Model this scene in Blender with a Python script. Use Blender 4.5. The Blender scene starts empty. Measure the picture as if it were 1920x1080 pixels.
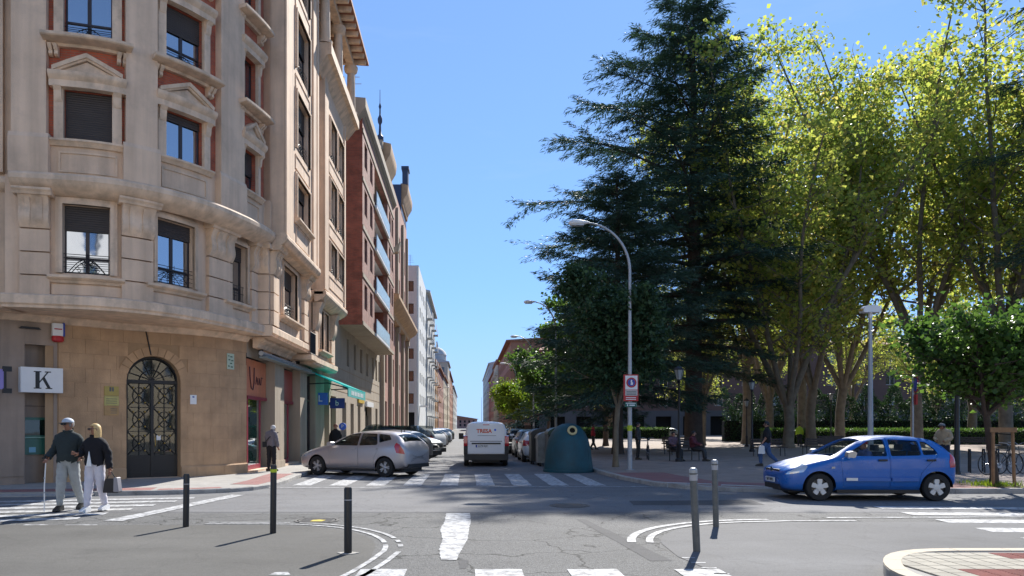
import bpy, bmesh, math, random
from mathutils import Vector, Matrix, noise
R = math.radians
random.seed(7)
scene = bpy.context.scene
C = scene.collection
# ---------------------------------------------------------------- camera
HC = 1.60
cam_d = bpy.data.cameras.new('camera'); cam = bpy.data.objects.new('camera', cam_d); C.objects.link(cam)
cam.location = (0, 0, HC); cam.rotation_euler = (R(90), 0, 0)
cam_d.sensor_width = 36; cam_d.lens = 36*1400/1920
cam_d.shift_x = 85/1920; cam_d.shift_y = 260/1920
cam_d.clip_end = 4000
scene.camera = cam
# ---------------------------------------------------------------- light
SUN_EL, SUN_AZ = R(38), R(19)          # azimuth measured from +Y towards +X
w = bpy.data.worlds.new('World'); scene.world = w; w.use_nodes = True
nt = w.node_tree; nt.nodes.clear()
sky = nt.nodes.new('ShaderNodeTexSky'); sky.sky_type = 'NISHITA'; sky.sun_disc = False
sky.sun_elevation = SUN_EL; sky.sun_rotation = SUN_AZ
sky.air_density = 0.65; sky.dust_density = 0.03; sky.ozone_density = 1.6; sky.altitude = 300
bg = nt.nodes.new('ShaderNodeBackground'); bg.inputs['Strength'].default_value = 0.15
ow = nt.nodes.new('ShaderNodeOutputWorld')
# the phone's tone curve keeps the bright horizon blue: the same soft shoulder on the whole dome
k1 = nt.nodes.new('ShaderNodeVectorMath'); k1.operation = 'MULTIPLY'; k1.inputs[1].default_value = (.86, .40, .18); nt.links.new(sky.outputs[0], k1.inputs[0])
k2 = nt.nodes.new('ShaderNodeVectorMath'); k2.operation = 'ADD'; k2.inputs[1].default_value = (1, 1, 1); nt.links.new(k1.outputs[0], k2.inputs[0])
k3 = nt.nodes.new('ShaderNodeVectorMath'); k3.operation = 'DIVIDE'; nt.links.new(sky.outputs[0], k3.inputs[0]); nt.links.new(k2.outputs[0], k3.inputs[1])
# pale haze low over the horizon, and faint high wisps of cloud
tcw = nt.nodes.new('ShaderNodeTexCoord'); sxw = nt.nodes.new('ShaderNodeSeparateXYZ'); nt.links.new(tcw.outputs['Generated'], sxw.inputs[0])
hz = nt.nodes.new('ShaderNodeMapRange'); hz.interpolation_type = 'SMOOTHSTEP'; hz.inputs['From Min'].default_value = -.02; hz.inputs['From Max'].default_value = .20; hz.inputs['To Min'].default_value = .62; hz.inputs['To Max'].default_value = 0; nt.links.new(sxw.outputs[2], hz.inputs['Value'])
mpw = nt.nodes.new('ShaderNodeMapping'); mpw.inputs['Scale'].default_value = (1.2, 1.6, 7.5); mpw.inputs['Rotation'].default_value = (0, .25, .3); nt.links.new(tcw.outputs['Generated'], mpw.inputs[0])
nzw = nt.nodes.new('ShaderNodeTexNoise'); nzw.inputs['Scale'].default_value = 1.7; nzw.inputs['Detail'].default_value = 9; nzw.inputs['Roughness'].default_value = .6; nt.links.new(mpw.outputs[0], nzw.inputs['Vector'])
wz = nt.nodes.new('ShaderNodeMapRange'); wz.inputs['From Min'].default_value = .52; wz.inputs['From Max'].default_value = .78; wz.inputs['To Max'].default_value = .26; nt.links.new(nzw.outputs['Fac'], wz.inputs['Value'])
mxw = nt.nodes.new('ShaderNodeMath'); mxw.operation = 'MAXIMUM'; nt.links.new(hz.outputs[0], mxw.inputs[0]); nt.links.new(wz.outputs[0], mxw.inputs[1])
cmx = nt.nodes.new('ShaderNodeMix'); cmx.data_type = 'RGBA'; nt.links.new(mxw.outputs[0], cmx.inputs['Factor']); nt.links.new(k3.outputs[0], cmx.inputs['A']); cmx.inputs['B'].default_value = (1.35, 1.75, 2.3, 1)
nt.links.new(cmx.outputs['Result'], bg.inputs[0]); nt.links.new(bg.outputs[0], ow.inputs[0])
sd = bpy.data.lights.new('sun', 'SUN'); sd.energy = 3.15; sd.angle = R(0.5); sd.color = (1.0, 0.955, 0.88)
sun = bpy.data.objects.new('sun', sd); C.objects.link(sun)
to_sun = Vector((math.sin(SUN_AZ)*math.cos(SUN_EL), math.cos(SUN_AZ)*math.cos(SUN_EL), math.sin(SUN_EL)))
sun.rotation_euler = to_sun.to_track_quat('Z', 'Y').to_euler(); sun.location = (20, 60, 60)
vs = scene.view_settings; vs.view_transform = 'Standard'; vs.look = 'None'; vs.gamma = 1; vs.use_curve_mapping = False
vs.exposure = 1.48

# ---------------------------------------------------------------- materials
def new_mat(name):
    m = bpy.data.materials.new(name); m.use_nodes = True
    n = m.node_tree; b = n.nodes['Principled BSDF']
    return m, n, b
def mat(name, col, rough=0.8, var=0.12, scale=1.5, bump=0.0, bscale=40, metal=0.0, spec=None, streak=0.0, dirt=None, coat=0, obj_var=0.0, dlo=.48):
    """procedural surface: noise-varied colour, optional vertical streaks of grime and fine relief"""
    m, n, b = new_mat(name); L = n.links; N = n.nodes
    tc = N.new('ShaderNodeTexCoord')
    geo = N.new('ShaderNodeNewGeometry')
    src = geo.outputs['Position']
    nz = N.new('ShaderNodeTexNoise'); nz.inputs['Scale'].default_value = scale; nz.inputs['Detail'].default_value = 6; nz.inputs['Roughness'].default_value = .62
    L.new(src, nz.inputs['Vector'])
    cr = N.new('ShaderNodeMapRange'); cr.inputs['From Min'].default_value = .3; cr.inputs['From Max'].default_value = .7
    cr.inputs['To Min'].default_value = 1-var; cr.inputs['To Max'].default_value = 1+var
    L.new(nz.outputs['Fac'], cr.inputs['Value'])
    fac = cr.outputs[0]
    if streak > 0:
        mp = N.new('ShaderNodeMapping'); mp.inputs['Scale'].default_value = (2.2, 2.2, .16); L.new(src, mp.inputs['Vector'])
        n2 = N.new('ShaderNodeTexNoise'); n2.inputs['Scale'].default_value = 1.6; n2.inputs['Detail'].default_value = 4; L.new(mp.outputs[0], n2.inputs['Vector'])
        c2 = N.new('ShaderNodeMapRange'); c2.inputs['From Min'].default_value = .35; c2.inputs['From Max'].default_value = .7
        c2.inputs['To Min'].default_value = 1+streak*.3; c2.inputs['To Max'].default_value = 1-streak
        L.new(n2.outputs['Fac'], c2.inputs['Value'])
        mm = N.new('ShaderNodeMath'); mm.operation = 'MULTIPLY'; L.new(fac, mm.inputs[0]); L.new(c2.outputs[0], mm.inputs[1]); fac = mm.outputs[0]
    if obj_var > 0:
        oi = N.new('ShaderNodeObjectInfo')
        c3 = N.new('ShaderNodeMapRange'); c3.inputs['To Min'].default_value = 1-obj_var; c3.inputs['To Max'].default_value = 1+obj_var
        L.new(oi.outputs['Random'], c3.inputs['Value'])
        mm = N.new('ShaderNodeMath'); mm.operation = 'MULTIPLY'; L.new(fac, mm.inputs[0]); L.new(c3.outputs[0], mm.inputs[1]); fac = mm.outputs[0]
    vm = N.new('ShaderNodeVectorMath'); vm.operation = 'SCALE'; vm.inputs[0].default_value = col[:3]
    L.new(fac, vm.inputs['Scale'])
    out = vm.outputs[0]
    if dirt:
        dc, amt, dsc = dirt
        n3 = N.new('ShaderNodeTexNoise'); n3.inputs['Scale'].default_value = dsc; n3.inputs['Detail'].default_value = 8; n3.inputs['Roughness'].default_value = .7; L.new(src, n3.inputs['Vector'])
        c4 = N.new('ShaderNodeMapRange'); c4.inputs['From Min'].default_value = dlo; c4.inputs['From Max'].default_value = dlo+.27*(1 if dlo > .45 else .6); c4.inputs['To Max'].default_value = amt
        L.new(n3.outputs['Fac'], c4.inputs['Value'])
        mx = N.new('ShaderNodeMix'); mx.data_type = 'RGBA'; L.new(c4.outputs[0], mx.inputs['Factor']); L.new(out, mx.inputs['A']); mx.inputs['B'].default_value = (*dc, 1)
        out = mx.outputs['Result']
    L.new(out, b.inputs['Base Color'])
    b.inputs['Roughness'].default_value = rough; b.inputs['Metallic'].default_value = metal
    if spec is not None: b.inputs['Specular IOR Level'].default_value = spec
    if coat: b.inputs['Coat Weight'].default_value = coat; b.inputs['Coat Roughness'].default_value = .04
    if bump > 0:
        n4 = N.new('ShaderNodeTexNoise'); n4.inputs['Scale'].default_value = bscale; n4.inputs['Detail'].default_value = 5; L.new(src, n4.inputs['Vector'])
        bp = N.new('ShaderNodeBump'); bp.inputs['Strength'].default_value = bump; bp.inputs['Distance'].default_value = .02
        L.new(n4.outputs['Fac'], bp.inputs['Height']); L.new(bp.outputs[0], b.inputs['Normal'])
    return m
def glass_mat(name, tint=(.02, .03, .04), trans=0.0, rough=.03, refl=0):
    m, n, b = new_mat(name)
    b.inputs['Base Color'].default_value = (*tint, 1); b.inputs['Roughness'].default_value = rough
    b.inputs['Specular IOR Level'].default_value = 1.0; b.inputs['IOR'].default_value = 1.6
    L = n.links; N = n.nodes
    if trans > 0:
        tr = N.new('ShaderNodeBsdfTransparent'); tr.inputs[0].default_value = (.92, .95, .94, 1)
        ms = N.new('ShaderNodeMixShader'); ms.inputs[0].default_value = trans
        L.new(b.outputs[0], ms.inputs[1]); L.new(tr.outputs[0], ms.inputs[2]); L.new(ms.outputs[0], N['Material Output'].inputs[0])
    g = N.new('ShaderNodeNewGeometry')
    nz = N.new('ShaderNodeTexNoise'); nz.inputs['Scale'].default_value = 1.3; L.new(g.outputs['Position'], nz.inputs['Vector'])
    bp = N.new('ShaderNodeBump'); bp.inputs['Strength'].default_value = .06; bp.inputs['Distance'].default_value = .05
    L.new(nz.outputs['Fac'], bp.inputs['Height']); L.new(bp.outputs[0], b.inputs['Normal'])
    if refl > 0:
        gl = N.new('ShaderNodeBsdfGlossy'); gl.inputs['Roughness'].default_value = rough; gl.inputs[0].default_value = (.9, .93, 1, 1); L.new(bp.outputs[0], gl.inputs['Normal'])
        ms = N.new('ShaderNodeMixShader'); ms.inputs[0].default_value = refl; L.new(b.outputs[0], ms.inputs[1]); L.new(gl.outputs[0], ms.inputs[2]); L.new(ms.outputs[0], N['Material Output'].inputs[0])
    return m
def brick_mat(name, c1, c2, mortar, bw=.24, bh=.062, vert_axis='Z', plane='auto', msize=.01):
    m, n, b = new_mat(name); L = n.links; N = n.nodes
    g = N.new('ShaderNodeNewGeometry'); sx = N.new('ShaderNodeSeparateXYZ'); L.new(g.outputs['Position'], sx.inputs[0])
    ad = N.new('ShaderNodeMath'); ad.operation = 'ADD'; L.new(sx.outputs[0], ad.inputs[0]); L.new(sx.outputs[1], ad.inputs[1])
    cb = N.new('ShaderNodeCombineXYZ'); L.new(ad.outputs[0], cb.inputs[0]); L.new(sx.outputs[2], cb.inputs[1])
    bt = N.new('ShaderNodeTexBrick'); L.new(cb.outputs[0], bt.inputs['Vector'])
    bt.inputs['Scale'].default_value = 1; bt.inputs['Brick Width'].default_value = bw; bt.inputs['Row Height'].default_value = bh
    bt.inputs['Mortar Size'].default_value = msize; bt.inputs['Mortar Smooth'].default_value = .3; bt.inputs['Bias'].default_value = 0
    bt.inputs['Color1'].default_value = (*c1, 1); bt.inputs['Color2'].default_value = (*c2, 1); bt.inputs['Mortar'].default_value = (*mortar, 1)
    nz = N.new('ShaderNodeTexNoise'); nz.inputs['Scale'].default_value = 2.5; nz.inputs['Detail'].default_value = 6; L.new(g.outputs['Position'], nz.inputs['Vector'])
    mr = N.new('ShaderNodeMapRange'); mr.inputs['From Min'].default_value = .3; mr.inputs['From Max'].default_value = .7; mr.inputs['To Min'].default_value = .7; mr.inputs['To Max'].default_value = 1.25
    L.new(nz.outputs['Fac'], mr.inputs['Value'])
    vm = N.new('ShaderNodeVectorMath'); vm.operation = 'SCALE'; L.new(bt.outputs['Color'], vm.inputs[0]); L.new(mr.outputs[0], vm.inputs['Scale'])
    L.new(vm.outputs[0], b.inputs['Base Color']); b.inputs['Roughness'].default_value = .85
    bp = N.new('ShaderNodeBump'); bp.inputs['Strength'].default_value = .4; bp.inputs['Distance'].default_value = .01; bp.invert = True
    L.new(bt.outputs['Fac'], bp.inputs['Height']); L.new(bp.outputs[0], b.inputs['Normal'])
    return m
def leaf_mat(name, cols, trans=.45, rough=.55, tint=(1.24, 1.22, .82)):
    """leaves: colour varies leaf by leaf (attribute 'tone'), light passes through the blade"""
    m, n, b = new_mat(name); L = n.links; N = n.nodes
    at = N.new('ShaderNodeAttribute'); at.attribute_name = 'tone'
    rp = N.new('ShaderNodeValToRGB'); e = rp.color_ramp.elements
    e[0].position = 0; e[0].color = (*cols[0], 1); e[1].position = 1; e[1].color = (*cols[-1], 1)
    for i, c in enumerate(cols[1:-1]):
        x = e.new((i+1)/(len(cols)-1)); x.color = (*c, 1)
    L.new(at.outputs['Fac'], rp.inputs[0]); L.new(rp.outputs[0], b.inputs['Base Color'])
    b.inputs['Roughness'].default_value = rough; b.inputs['Specular IOR Level'].default_value = .35
    tl = N.new('ShaderNodeBsdfTranslucent'); 
    vm = N.new('ShaderNodeVectorMath'); vm.operation = 'MULTIPLY'; vm.inputs[1].default_value = tint; L.new(rp.outputs[0], vm.inputs[0])
    L.new(vm.outputs[0], tl.inputs[0])
    ms = N.new('ShaderNodeMixShader'); ms.inputs[0].default_value = trans
    L.new(b.outputs[0], ms.inputs[1]); L.new(tl.outputs[0], ms.inputs[2]); L.new(ms.outputs[0], N['Material Output'].inputs[0])
    return m

# ---------------------------------------------------------------- mesh building
class MB:
    def __init__(s): s.v = []; s.f = []; s.m = []
    def add(s, vs, fs, mi=0):
        o = len(s.v); s.v += [tuple(p) for p in vs]; s.f += [tuple(i+o for i in f) for f in fs]; s.m += [mi]*len(fs); return s
    def box(s, x0, x1, y0, y1, z0, z1, mi=0, M=None):
        p = [(x0,y0,z0),(x1,y0,z0),(x1,y1,z0),(x0,y1,z0),(x0,y0,z1),(x1,y0,z1),(x1,y1,z1),(x0,y1,z1)]
        if M is not None: p = [M @ Vector(q) for q in p]
        return s.add(p, [(0,3,2,1),(4,5,6,7),(0,1,5,4),(1,2,6,5),(2,3,7,6),(3,0,4,7)], mi)
    def tube(s, pts, rad, n=8, mi=0, caps=True):
        pts = [Vector(p) for p in pts]; k = len(pts)
        if not hasattr(rad, '__len__'): rad = [rad]*k
        rings = []; up = None
        for i, p in enumerate(pts):
            d = (pts[min(i+1, k-1)]-pts[max(i-1, 0)])
            if d.length < 1e-9: d = Vector((0, 0, 1))
            d.normalize()
            if up is None:
                a = Vector((1, 0, 0)) if abs(d.x) < .8 else Vector((0, 1, 0)); up = (a - d*a.dot(d)).normalized()
            else:
                up = (up - d*up.dot(d)); up = up.normalized() if up.length > 1e-6 else Vector((1, 0, 0))
            q = d.cross(up)
            rings.append([p + (up*math.cos(2*math.pi*j/n) + q*math.sin(2*math.pi*j/n))*rad[i] for j in range(n)])
        vs = [q for r in rings for q in r]; fs = []
        for i in range(k-1):
            for j in range(n):
                a = i*n+j; b = i*n+(j+1) % n; fs.append((a, b, b+n, a+n))
        if caps: fs.append(tuple(range(n-1, -1, -1))); fs.append(tuple((k-1)*n+j for j in range(n)))
        return s.add(vs, fs, mi)
    def lathe(s, prof, n=24, M=None, mi=0):
        """prof: (radius, z) list turned about z"""
        vs = []; fs = []
        for (r, z) in prof:
            for j in range(n):
                a = 2*math.pi*j/n; p = Vector((r*math.cos(a), r*math.sin(a), z)); vs.append(M @ p if M is not None else p)
        for i in range(len(prof)-1):
            for j in range(n):
                a = i*n+j; b = i*n+(j+1) % n; fs.append((a, b, b+n, a+n))
        fs.append(tuple(range(n-1, -1, -1))); fs.append(tuple((len(prof)-1)*n+j for j in range(n)))
        return s.add(vs, fs, mi)
    def prism(s, poly, fn, a, b, mi=0):
        """poly: 2-D points; fn(u, v, w) -> 3-D point; extruded over w from a to b"""
        n = len(poly); vs = [fn(u, v, a) for u, v in poly] + [fn(u, v, b) for u, v in poly]
        fs = [tuple(range(n-1, -1, -1)), tuple(range(n, 2*n))] + [(i, (i+1) % n, (i+1) % n+n, i+n) for i in range(n)]
        return s.add(vs, fs, mi)
    def mesh(s, name, mats, smooth=None):
        me = bpy.data.meshes.new(name); me.from_pydata(s.v, [], s.f)
        for m in (mats if isinstance(mats, (list, tuple)) else [mats]): me.materials.append(m)
        if any(s.m): me.polygons.foreach_set('material_index', s.m)
        if smooth is not None:
            me.polygons.foreach_set('use_smooth', [True]*len(me.polygons))
            me.set_sharp_from_angle(angle=R(smooth))
        me.update(); return me
    def fixn(s): 
        s._fix = True; return s
    def build(s, name, mats, parent=None, smooth=None, origin=None, fix=True):
        if origin is not None:
            ox, oy, oz = origin; s.v = [(x-ox, y-oy, z-oz) for x, y, z in s.v]
        me = s.mesh(name, mats, None)
        if fix:
            bm = bmesh.new(); bm.from_mesh(me); bmesh.ops.recalc_face_normals(bm, faces=bm.faces); bm.to_mesh(me); bm.free()
        if smooth is not None:
            me.polygons.foreach_set('use_smooth', [True]*len(me.polygons)); me.set_sharp_from_angle(angle=R(smooth))
        return obj(name, me, parent)
def obj(name, me, parent=None, loc=None, rz=None, rot=None):
    o = bpy.data.objects.new(name, me); C.objects.link(o)
    if parent is not None: o.parent = parent
    if loc is not None: o.location = loc
    if rz is not None: o.rotation_euler = (0, 0, rz)
    if rot is not None: o.rotation_euler = rot
    return o
def thing(name, label, cat, loc=(0, 0, 0), rz=0, group=None):
    o = bpy.data.objects.new(name, None); o.empty_display_size = .2; C.objects.link(o)
    o.location = loc; o.rotation_euler = (0, 0, rz); tag(o, label, cat, group); return o
def tag(o, label=None, cat=None, group=None, kind=None):
    if label: o['label'] = label
    if cat: o['category'] = cat
    if group: o['group'] = group
    if kind: o['kind'] = kind
    return o
def kids(o): return [c for c in bpy.data.objects if c.parent == o]
def make_tree(o):
    return (o, [make_tree(c) for c in kids(o)])
def copy_node(node, parent=None):
    o, ch = node; c = o.copy(); C.objects.link(c); c.parent = parent
    for n in ch: copy_node(n, c)
    return c
def G(px, py, z=0):
    """a spot on the ground measured from the survey (1920-wide frame, horizon 800, vanishing point 875)"""
    s = (py-800)/(HC-z); return ((px-875)/s, 1400/s)

# a facade line: (s along, t outwards, z up) -> world
class Path:
    def __init__(p, pts, smooth=False, step=.15, flip=False):
        pts = [Vector((a, b)) for a, b in pts]
        if smooth:
            q = [pts[0]*2-pts[1]] + pts + [pts[-1]*2-pts[-2]]; out = []
            for i in range(1, len(q)-2):
                p0, p1, p2, p3 = q[i-1:i+3]; n = max(1, int((p2-p1).length/step))
                for k in range(n):
                    t = k/n; out.append(.5*((2*p1)+(-p0+p2)*t+(2*p0-5*p1+4*p2-p3)*t*t+(-p0+3*p1-3*p2+p3)*t**3))
            out.append(pts[-1]); pts = out
        p.pts = pts; p.s = [0]
        for a, b in zip(pts, pts[1:]): p.s.append(p.s[-1]+(b-a).length)
        p.len = p.s[-1]; p.smooth = smooth; p.flip = flip
        k = len(pts); p.tan = []
        for i in range(k):
            if smooth: d = pts[min(i+1, k-1)]-pts[max(i-1, 0)]
            else: d = pts[min(i+1, k-1)]-pts[min(i, k-2)]
            p.tan.append(d.normalized())
    def at(p, s):
        import bisect
        i = min(max(bisect.bisect_right(p.s, s)-1, 0), len(p.pts)-2)
        d = p.s[i+1]-p.s[i]; f = (s-p.s[i])/d
        P = p.pts[i]+(p.pts[i+1]-p.pts[i])*f
        T = (p.tan[i]*(1-f)+p.tan[i+1]*f).normalized() if (p.smooth and 0 <= f <= 1) else p.tan[i]
        Nn = Vector((T.y, -T.x))       # outward = to the right of travel
        if p.flip: Nn = -Nn
        return P, T, Nn
    def W(p, s, t, z):
        P, T, Nn = p.at(s); q = P+Nn*t; return Vector((q.x, q.y, z))
    def ang(p, s):
        P, T, Nn = p.at(s); return math.atan2(T.y, T.x)
    def s_of_px(p, px):
        """arc length at which the survey ray px meets the line"""
        k = (px-875)/1400; best = None
        n = int(p.len/.02)
        for i in range(n+1):
            P, T, Nn = p.at(i*.02); e = abs(P.x/P.y-k)
            if best is None or e < best[0]: best = (e, i*.02)
        return best[1]
    def steps(p, s0, s1):
        if not p.smooth:
            r = [s0]+[q for q in p.s if s0+1e-4 < q < s1-1e-4]+[s1]; return r
        n = max(1, int(math.ceil((s1-s0)/.25))); return [s0+(s1-s0)*i/n for i in range(n+1)]
    def offset(p, t):
        q = Path([(0, 0), (1, 0)]); q.flip = p.flip; q.smooth = p.smooth
        q.pts = [P+(Vector((T.y, -T.x))*(-1 if p.flip else 1))*t for P, T in zip(p.pts, p.tan)]
        q.s = [0]
        for a, b in zip(q.pts, q.pts[1:]): q.s.append(q.s[-1]+(b-a).length)
        q.len = q.s[-1]; q.tan = list(p.tan); return q
def pbox(mb, P, s0, s1, t0, t1, z0, z1, mi=0):
    """solid that follows the facade line"""
    return sweep(mb, P, s0, s1, [(t0, z0), (t1, z0), (t1, z1), (t0, z1)], mi)
def sweep(mb, P, s0, s1, prof, mi=0):
    """closed profile in (t, z) carried along the facade line"""
    st = P.steps(s0, s1); n = len(prof); vs = []; fs = []
    for s in st:
        for (t, z) in prof: vs.append(P.W(s, t, z))
    for i in range(len(st)-1):
        for j in range(n):
            a = i*n+j; b = i*n+(j+1) % n; fs.append((a, b, b+n, a+n))
    fs.append(tuple(range(n))); fs.append(tuple((len(st)-1)*n+j for j in range(n)))
    return mb.add(vs, fs, mi)
def pwall(mb, P, s0, s1, z0, z1, ops=(), t=0, depth=.3, mi=0):
    """wall sheet with rectangular openings (a, b, c, d) and their reveals"""
    ss = sorted(set([s0, s1]+[min(max(v, s0), s1) for o in ops for v in o[:2]])); zs = sorted(set([z0, z1]+[min(max(v, z0), z1) for o in ops for v in o[2:4]]))
    for a, b in zip(ss, ss[1:]):
        if b-a < 1e-5: continue
        for c, d in zip(zs, zs[1:]):
            if d-c < 1e-5: continue
            ms, mz = (a+b)/2, (c+d)/2
            if any(o[0] < ms < o[1] and o[2] < mz < o[3] for o in ops): continue
            st = P.steps(a, b)
            for u, v in zip(st, st[1:]):
                mb.add([P.W(u, t, c), P.W(v, t, c), P.W(v, t, d), P.W(u, t, d)], [(0, 1, 2, 3)], mi)
    for o in ops:
        a, b, c, d = o[:4]
        q = [(a, c), (b, c), (b, d), (a, d)]
        for i in range(4):
            (u, c0), (v, c1) = q[i], q[(i+1) % 4]
            mb.add([P.W(u, t, c0), P.W(v, t, c1), P.W(v, t-depth, c1), P.W(u, t-depth, c0)], [(3, 2, 1, 0)], mi)
    return mb
def text_mesh(s, size, name='lettering', extrude=.003, bold=0.0):
    cu = bpy.data.curves.new(name, 'FONT'); cu.body = s; cu.size = size; cu.extrude = extrude; cu.align_x = 'CENTER'; cu.align_y = 'CENTER'; cu.offset = bold
    cu.resolution_u = 3
    o = bpy.data.objects.new(name, cu); C.objects.link(o)
    dg = bpy.context.evaluated_depsgraph_get(); me = bpy.data.meshes.new_from_object(o.evaluated_get(dg))
    bpy.data.objects.remove(o); bpy.data.curves.remove(cu); me.name = name; return me
def text(s, size, m, parent, loc, rot, name='lettering', sx=1.0, bold=0.0):
    me = text_mesh(s, size, name, bold=bold); me.materials.clear(); me.materials.append(m)
    o = obj(name, me, parent, loc=loc, rot=rot); o.scale = (sx, 1, 1); return o

M = {}
M['stone'] = mat('pale_render_stone', (.74, .535, .375), .85, .10, .8, .25, 30, streak=.20, dirt=((.2, .16, .13), .28, 1.1))
M['stone_trim'] = mat('carved_stone', (.76, .56, .395), .8, .10, 1.2, .2, 40, streak=.24, dirt=((.19, .155, .12), .5, 2.2))
M['sand'] = mat('sandstone', (.47, .30, .17), .85, .22, 1.3, .3, 30, streak=.10, obj_var=.05)
M['sandjoint'] = mat('sandstone_joint', (.39, .255, .145), .9, .1)
M['marble'] = mat('grey_brown_marble', (.31, .235, .18), .5, .15, 1.0, .05, 30, streak=.25)
M['brick'] = brick_mat('red_brick', (.52, .115, .05), (.38, .08, .045), (.30, .15, .10))
M['brick_dark'] = brick_mat('dark_red_brick', (.34, .085, .05), (.24, .065, .042), (.19, .11, .08), .25, .07)
M['brick_pink'] = brick_mat('pink_brick', (.36, .17, .13), (.3, .14, .105), (.3, .2, .16), .25, .07)
M['beige'] = mat('beige_stone', (.38, .31, .23), .85, .1, .7, .2, 20, streak=.15)
M['frame'] = mat('dark_brown_window_frame', (.035, .022, .02), .4, .1)
M['shutter'] = mat('dark_shutter', (.055, .045, .042), .5, .1, 3)
M['iron'] = mat('black_wrought_iron', (.012, .012, .014), .45, .1)
M['glass'] = glass_mat('window_glass', (.02, .03, .04), 0, .03, refl=.4)
M['glass_dark'] = glass_mat('shop_glass', (.012, .02, .018), .25)
M['curtain'] = mat('net_curtain', (.55, .55, .5), .9, .1)
M['white'] = mat('white_paint', (.78, .78, .77), .5, .04)
M['road_paint'] = mat('worn_road_paint', (.50, .505, .51), .8, .16, 3, .25, 60, dirt=((.16, .16, .165), .9, 7.5), dlo=.43)
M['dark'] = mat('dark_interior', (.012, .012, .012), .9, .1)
M['interior'] = mat('room_wall', (.10, .085, .07), .9, .1)
M['red'] = mat('red_paint', (.45, .02, .025), .45, .08)
M['blue'] = mat('blue_paint', (.015, .05, .33), .45, .08)
M['black'] = mat('black_plastic', (.012, .012, .013), .45, .1)
M['grey_metal'] = mat('galvanised_steel', (.36, .38, .40), .45, .12, 5, metal=.3)
M['steel'] = mat('stainless_steel', (.5, .5, .5), .25, .05, metal=1)
M['gold'] = mat('brass_plate', (.45, .30, .08), .35, .15, 4, metal=.6)
M['concrete'] = mat('kerb_concrete', (.36, .345, .32), .9, .15, 3, .3, 50, dirt=((.12, .11, .1), .7, 2.5))
M['kerb_dark'] = mat('dark_kerb_stone', (.13, .125, .12), .9, .2, 3, .3, 50)
M['rubber'] = mat('tyre_rubber', (.012, .012, .012), .75, .15)
M['chrome'] = mat('chrome', (.6, .6, .6), .12, .02, metal=1)
M['wood'] = mat('stake_wood', (.24, .14, .07), .8, .2, 8, .3, 60)
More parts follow.
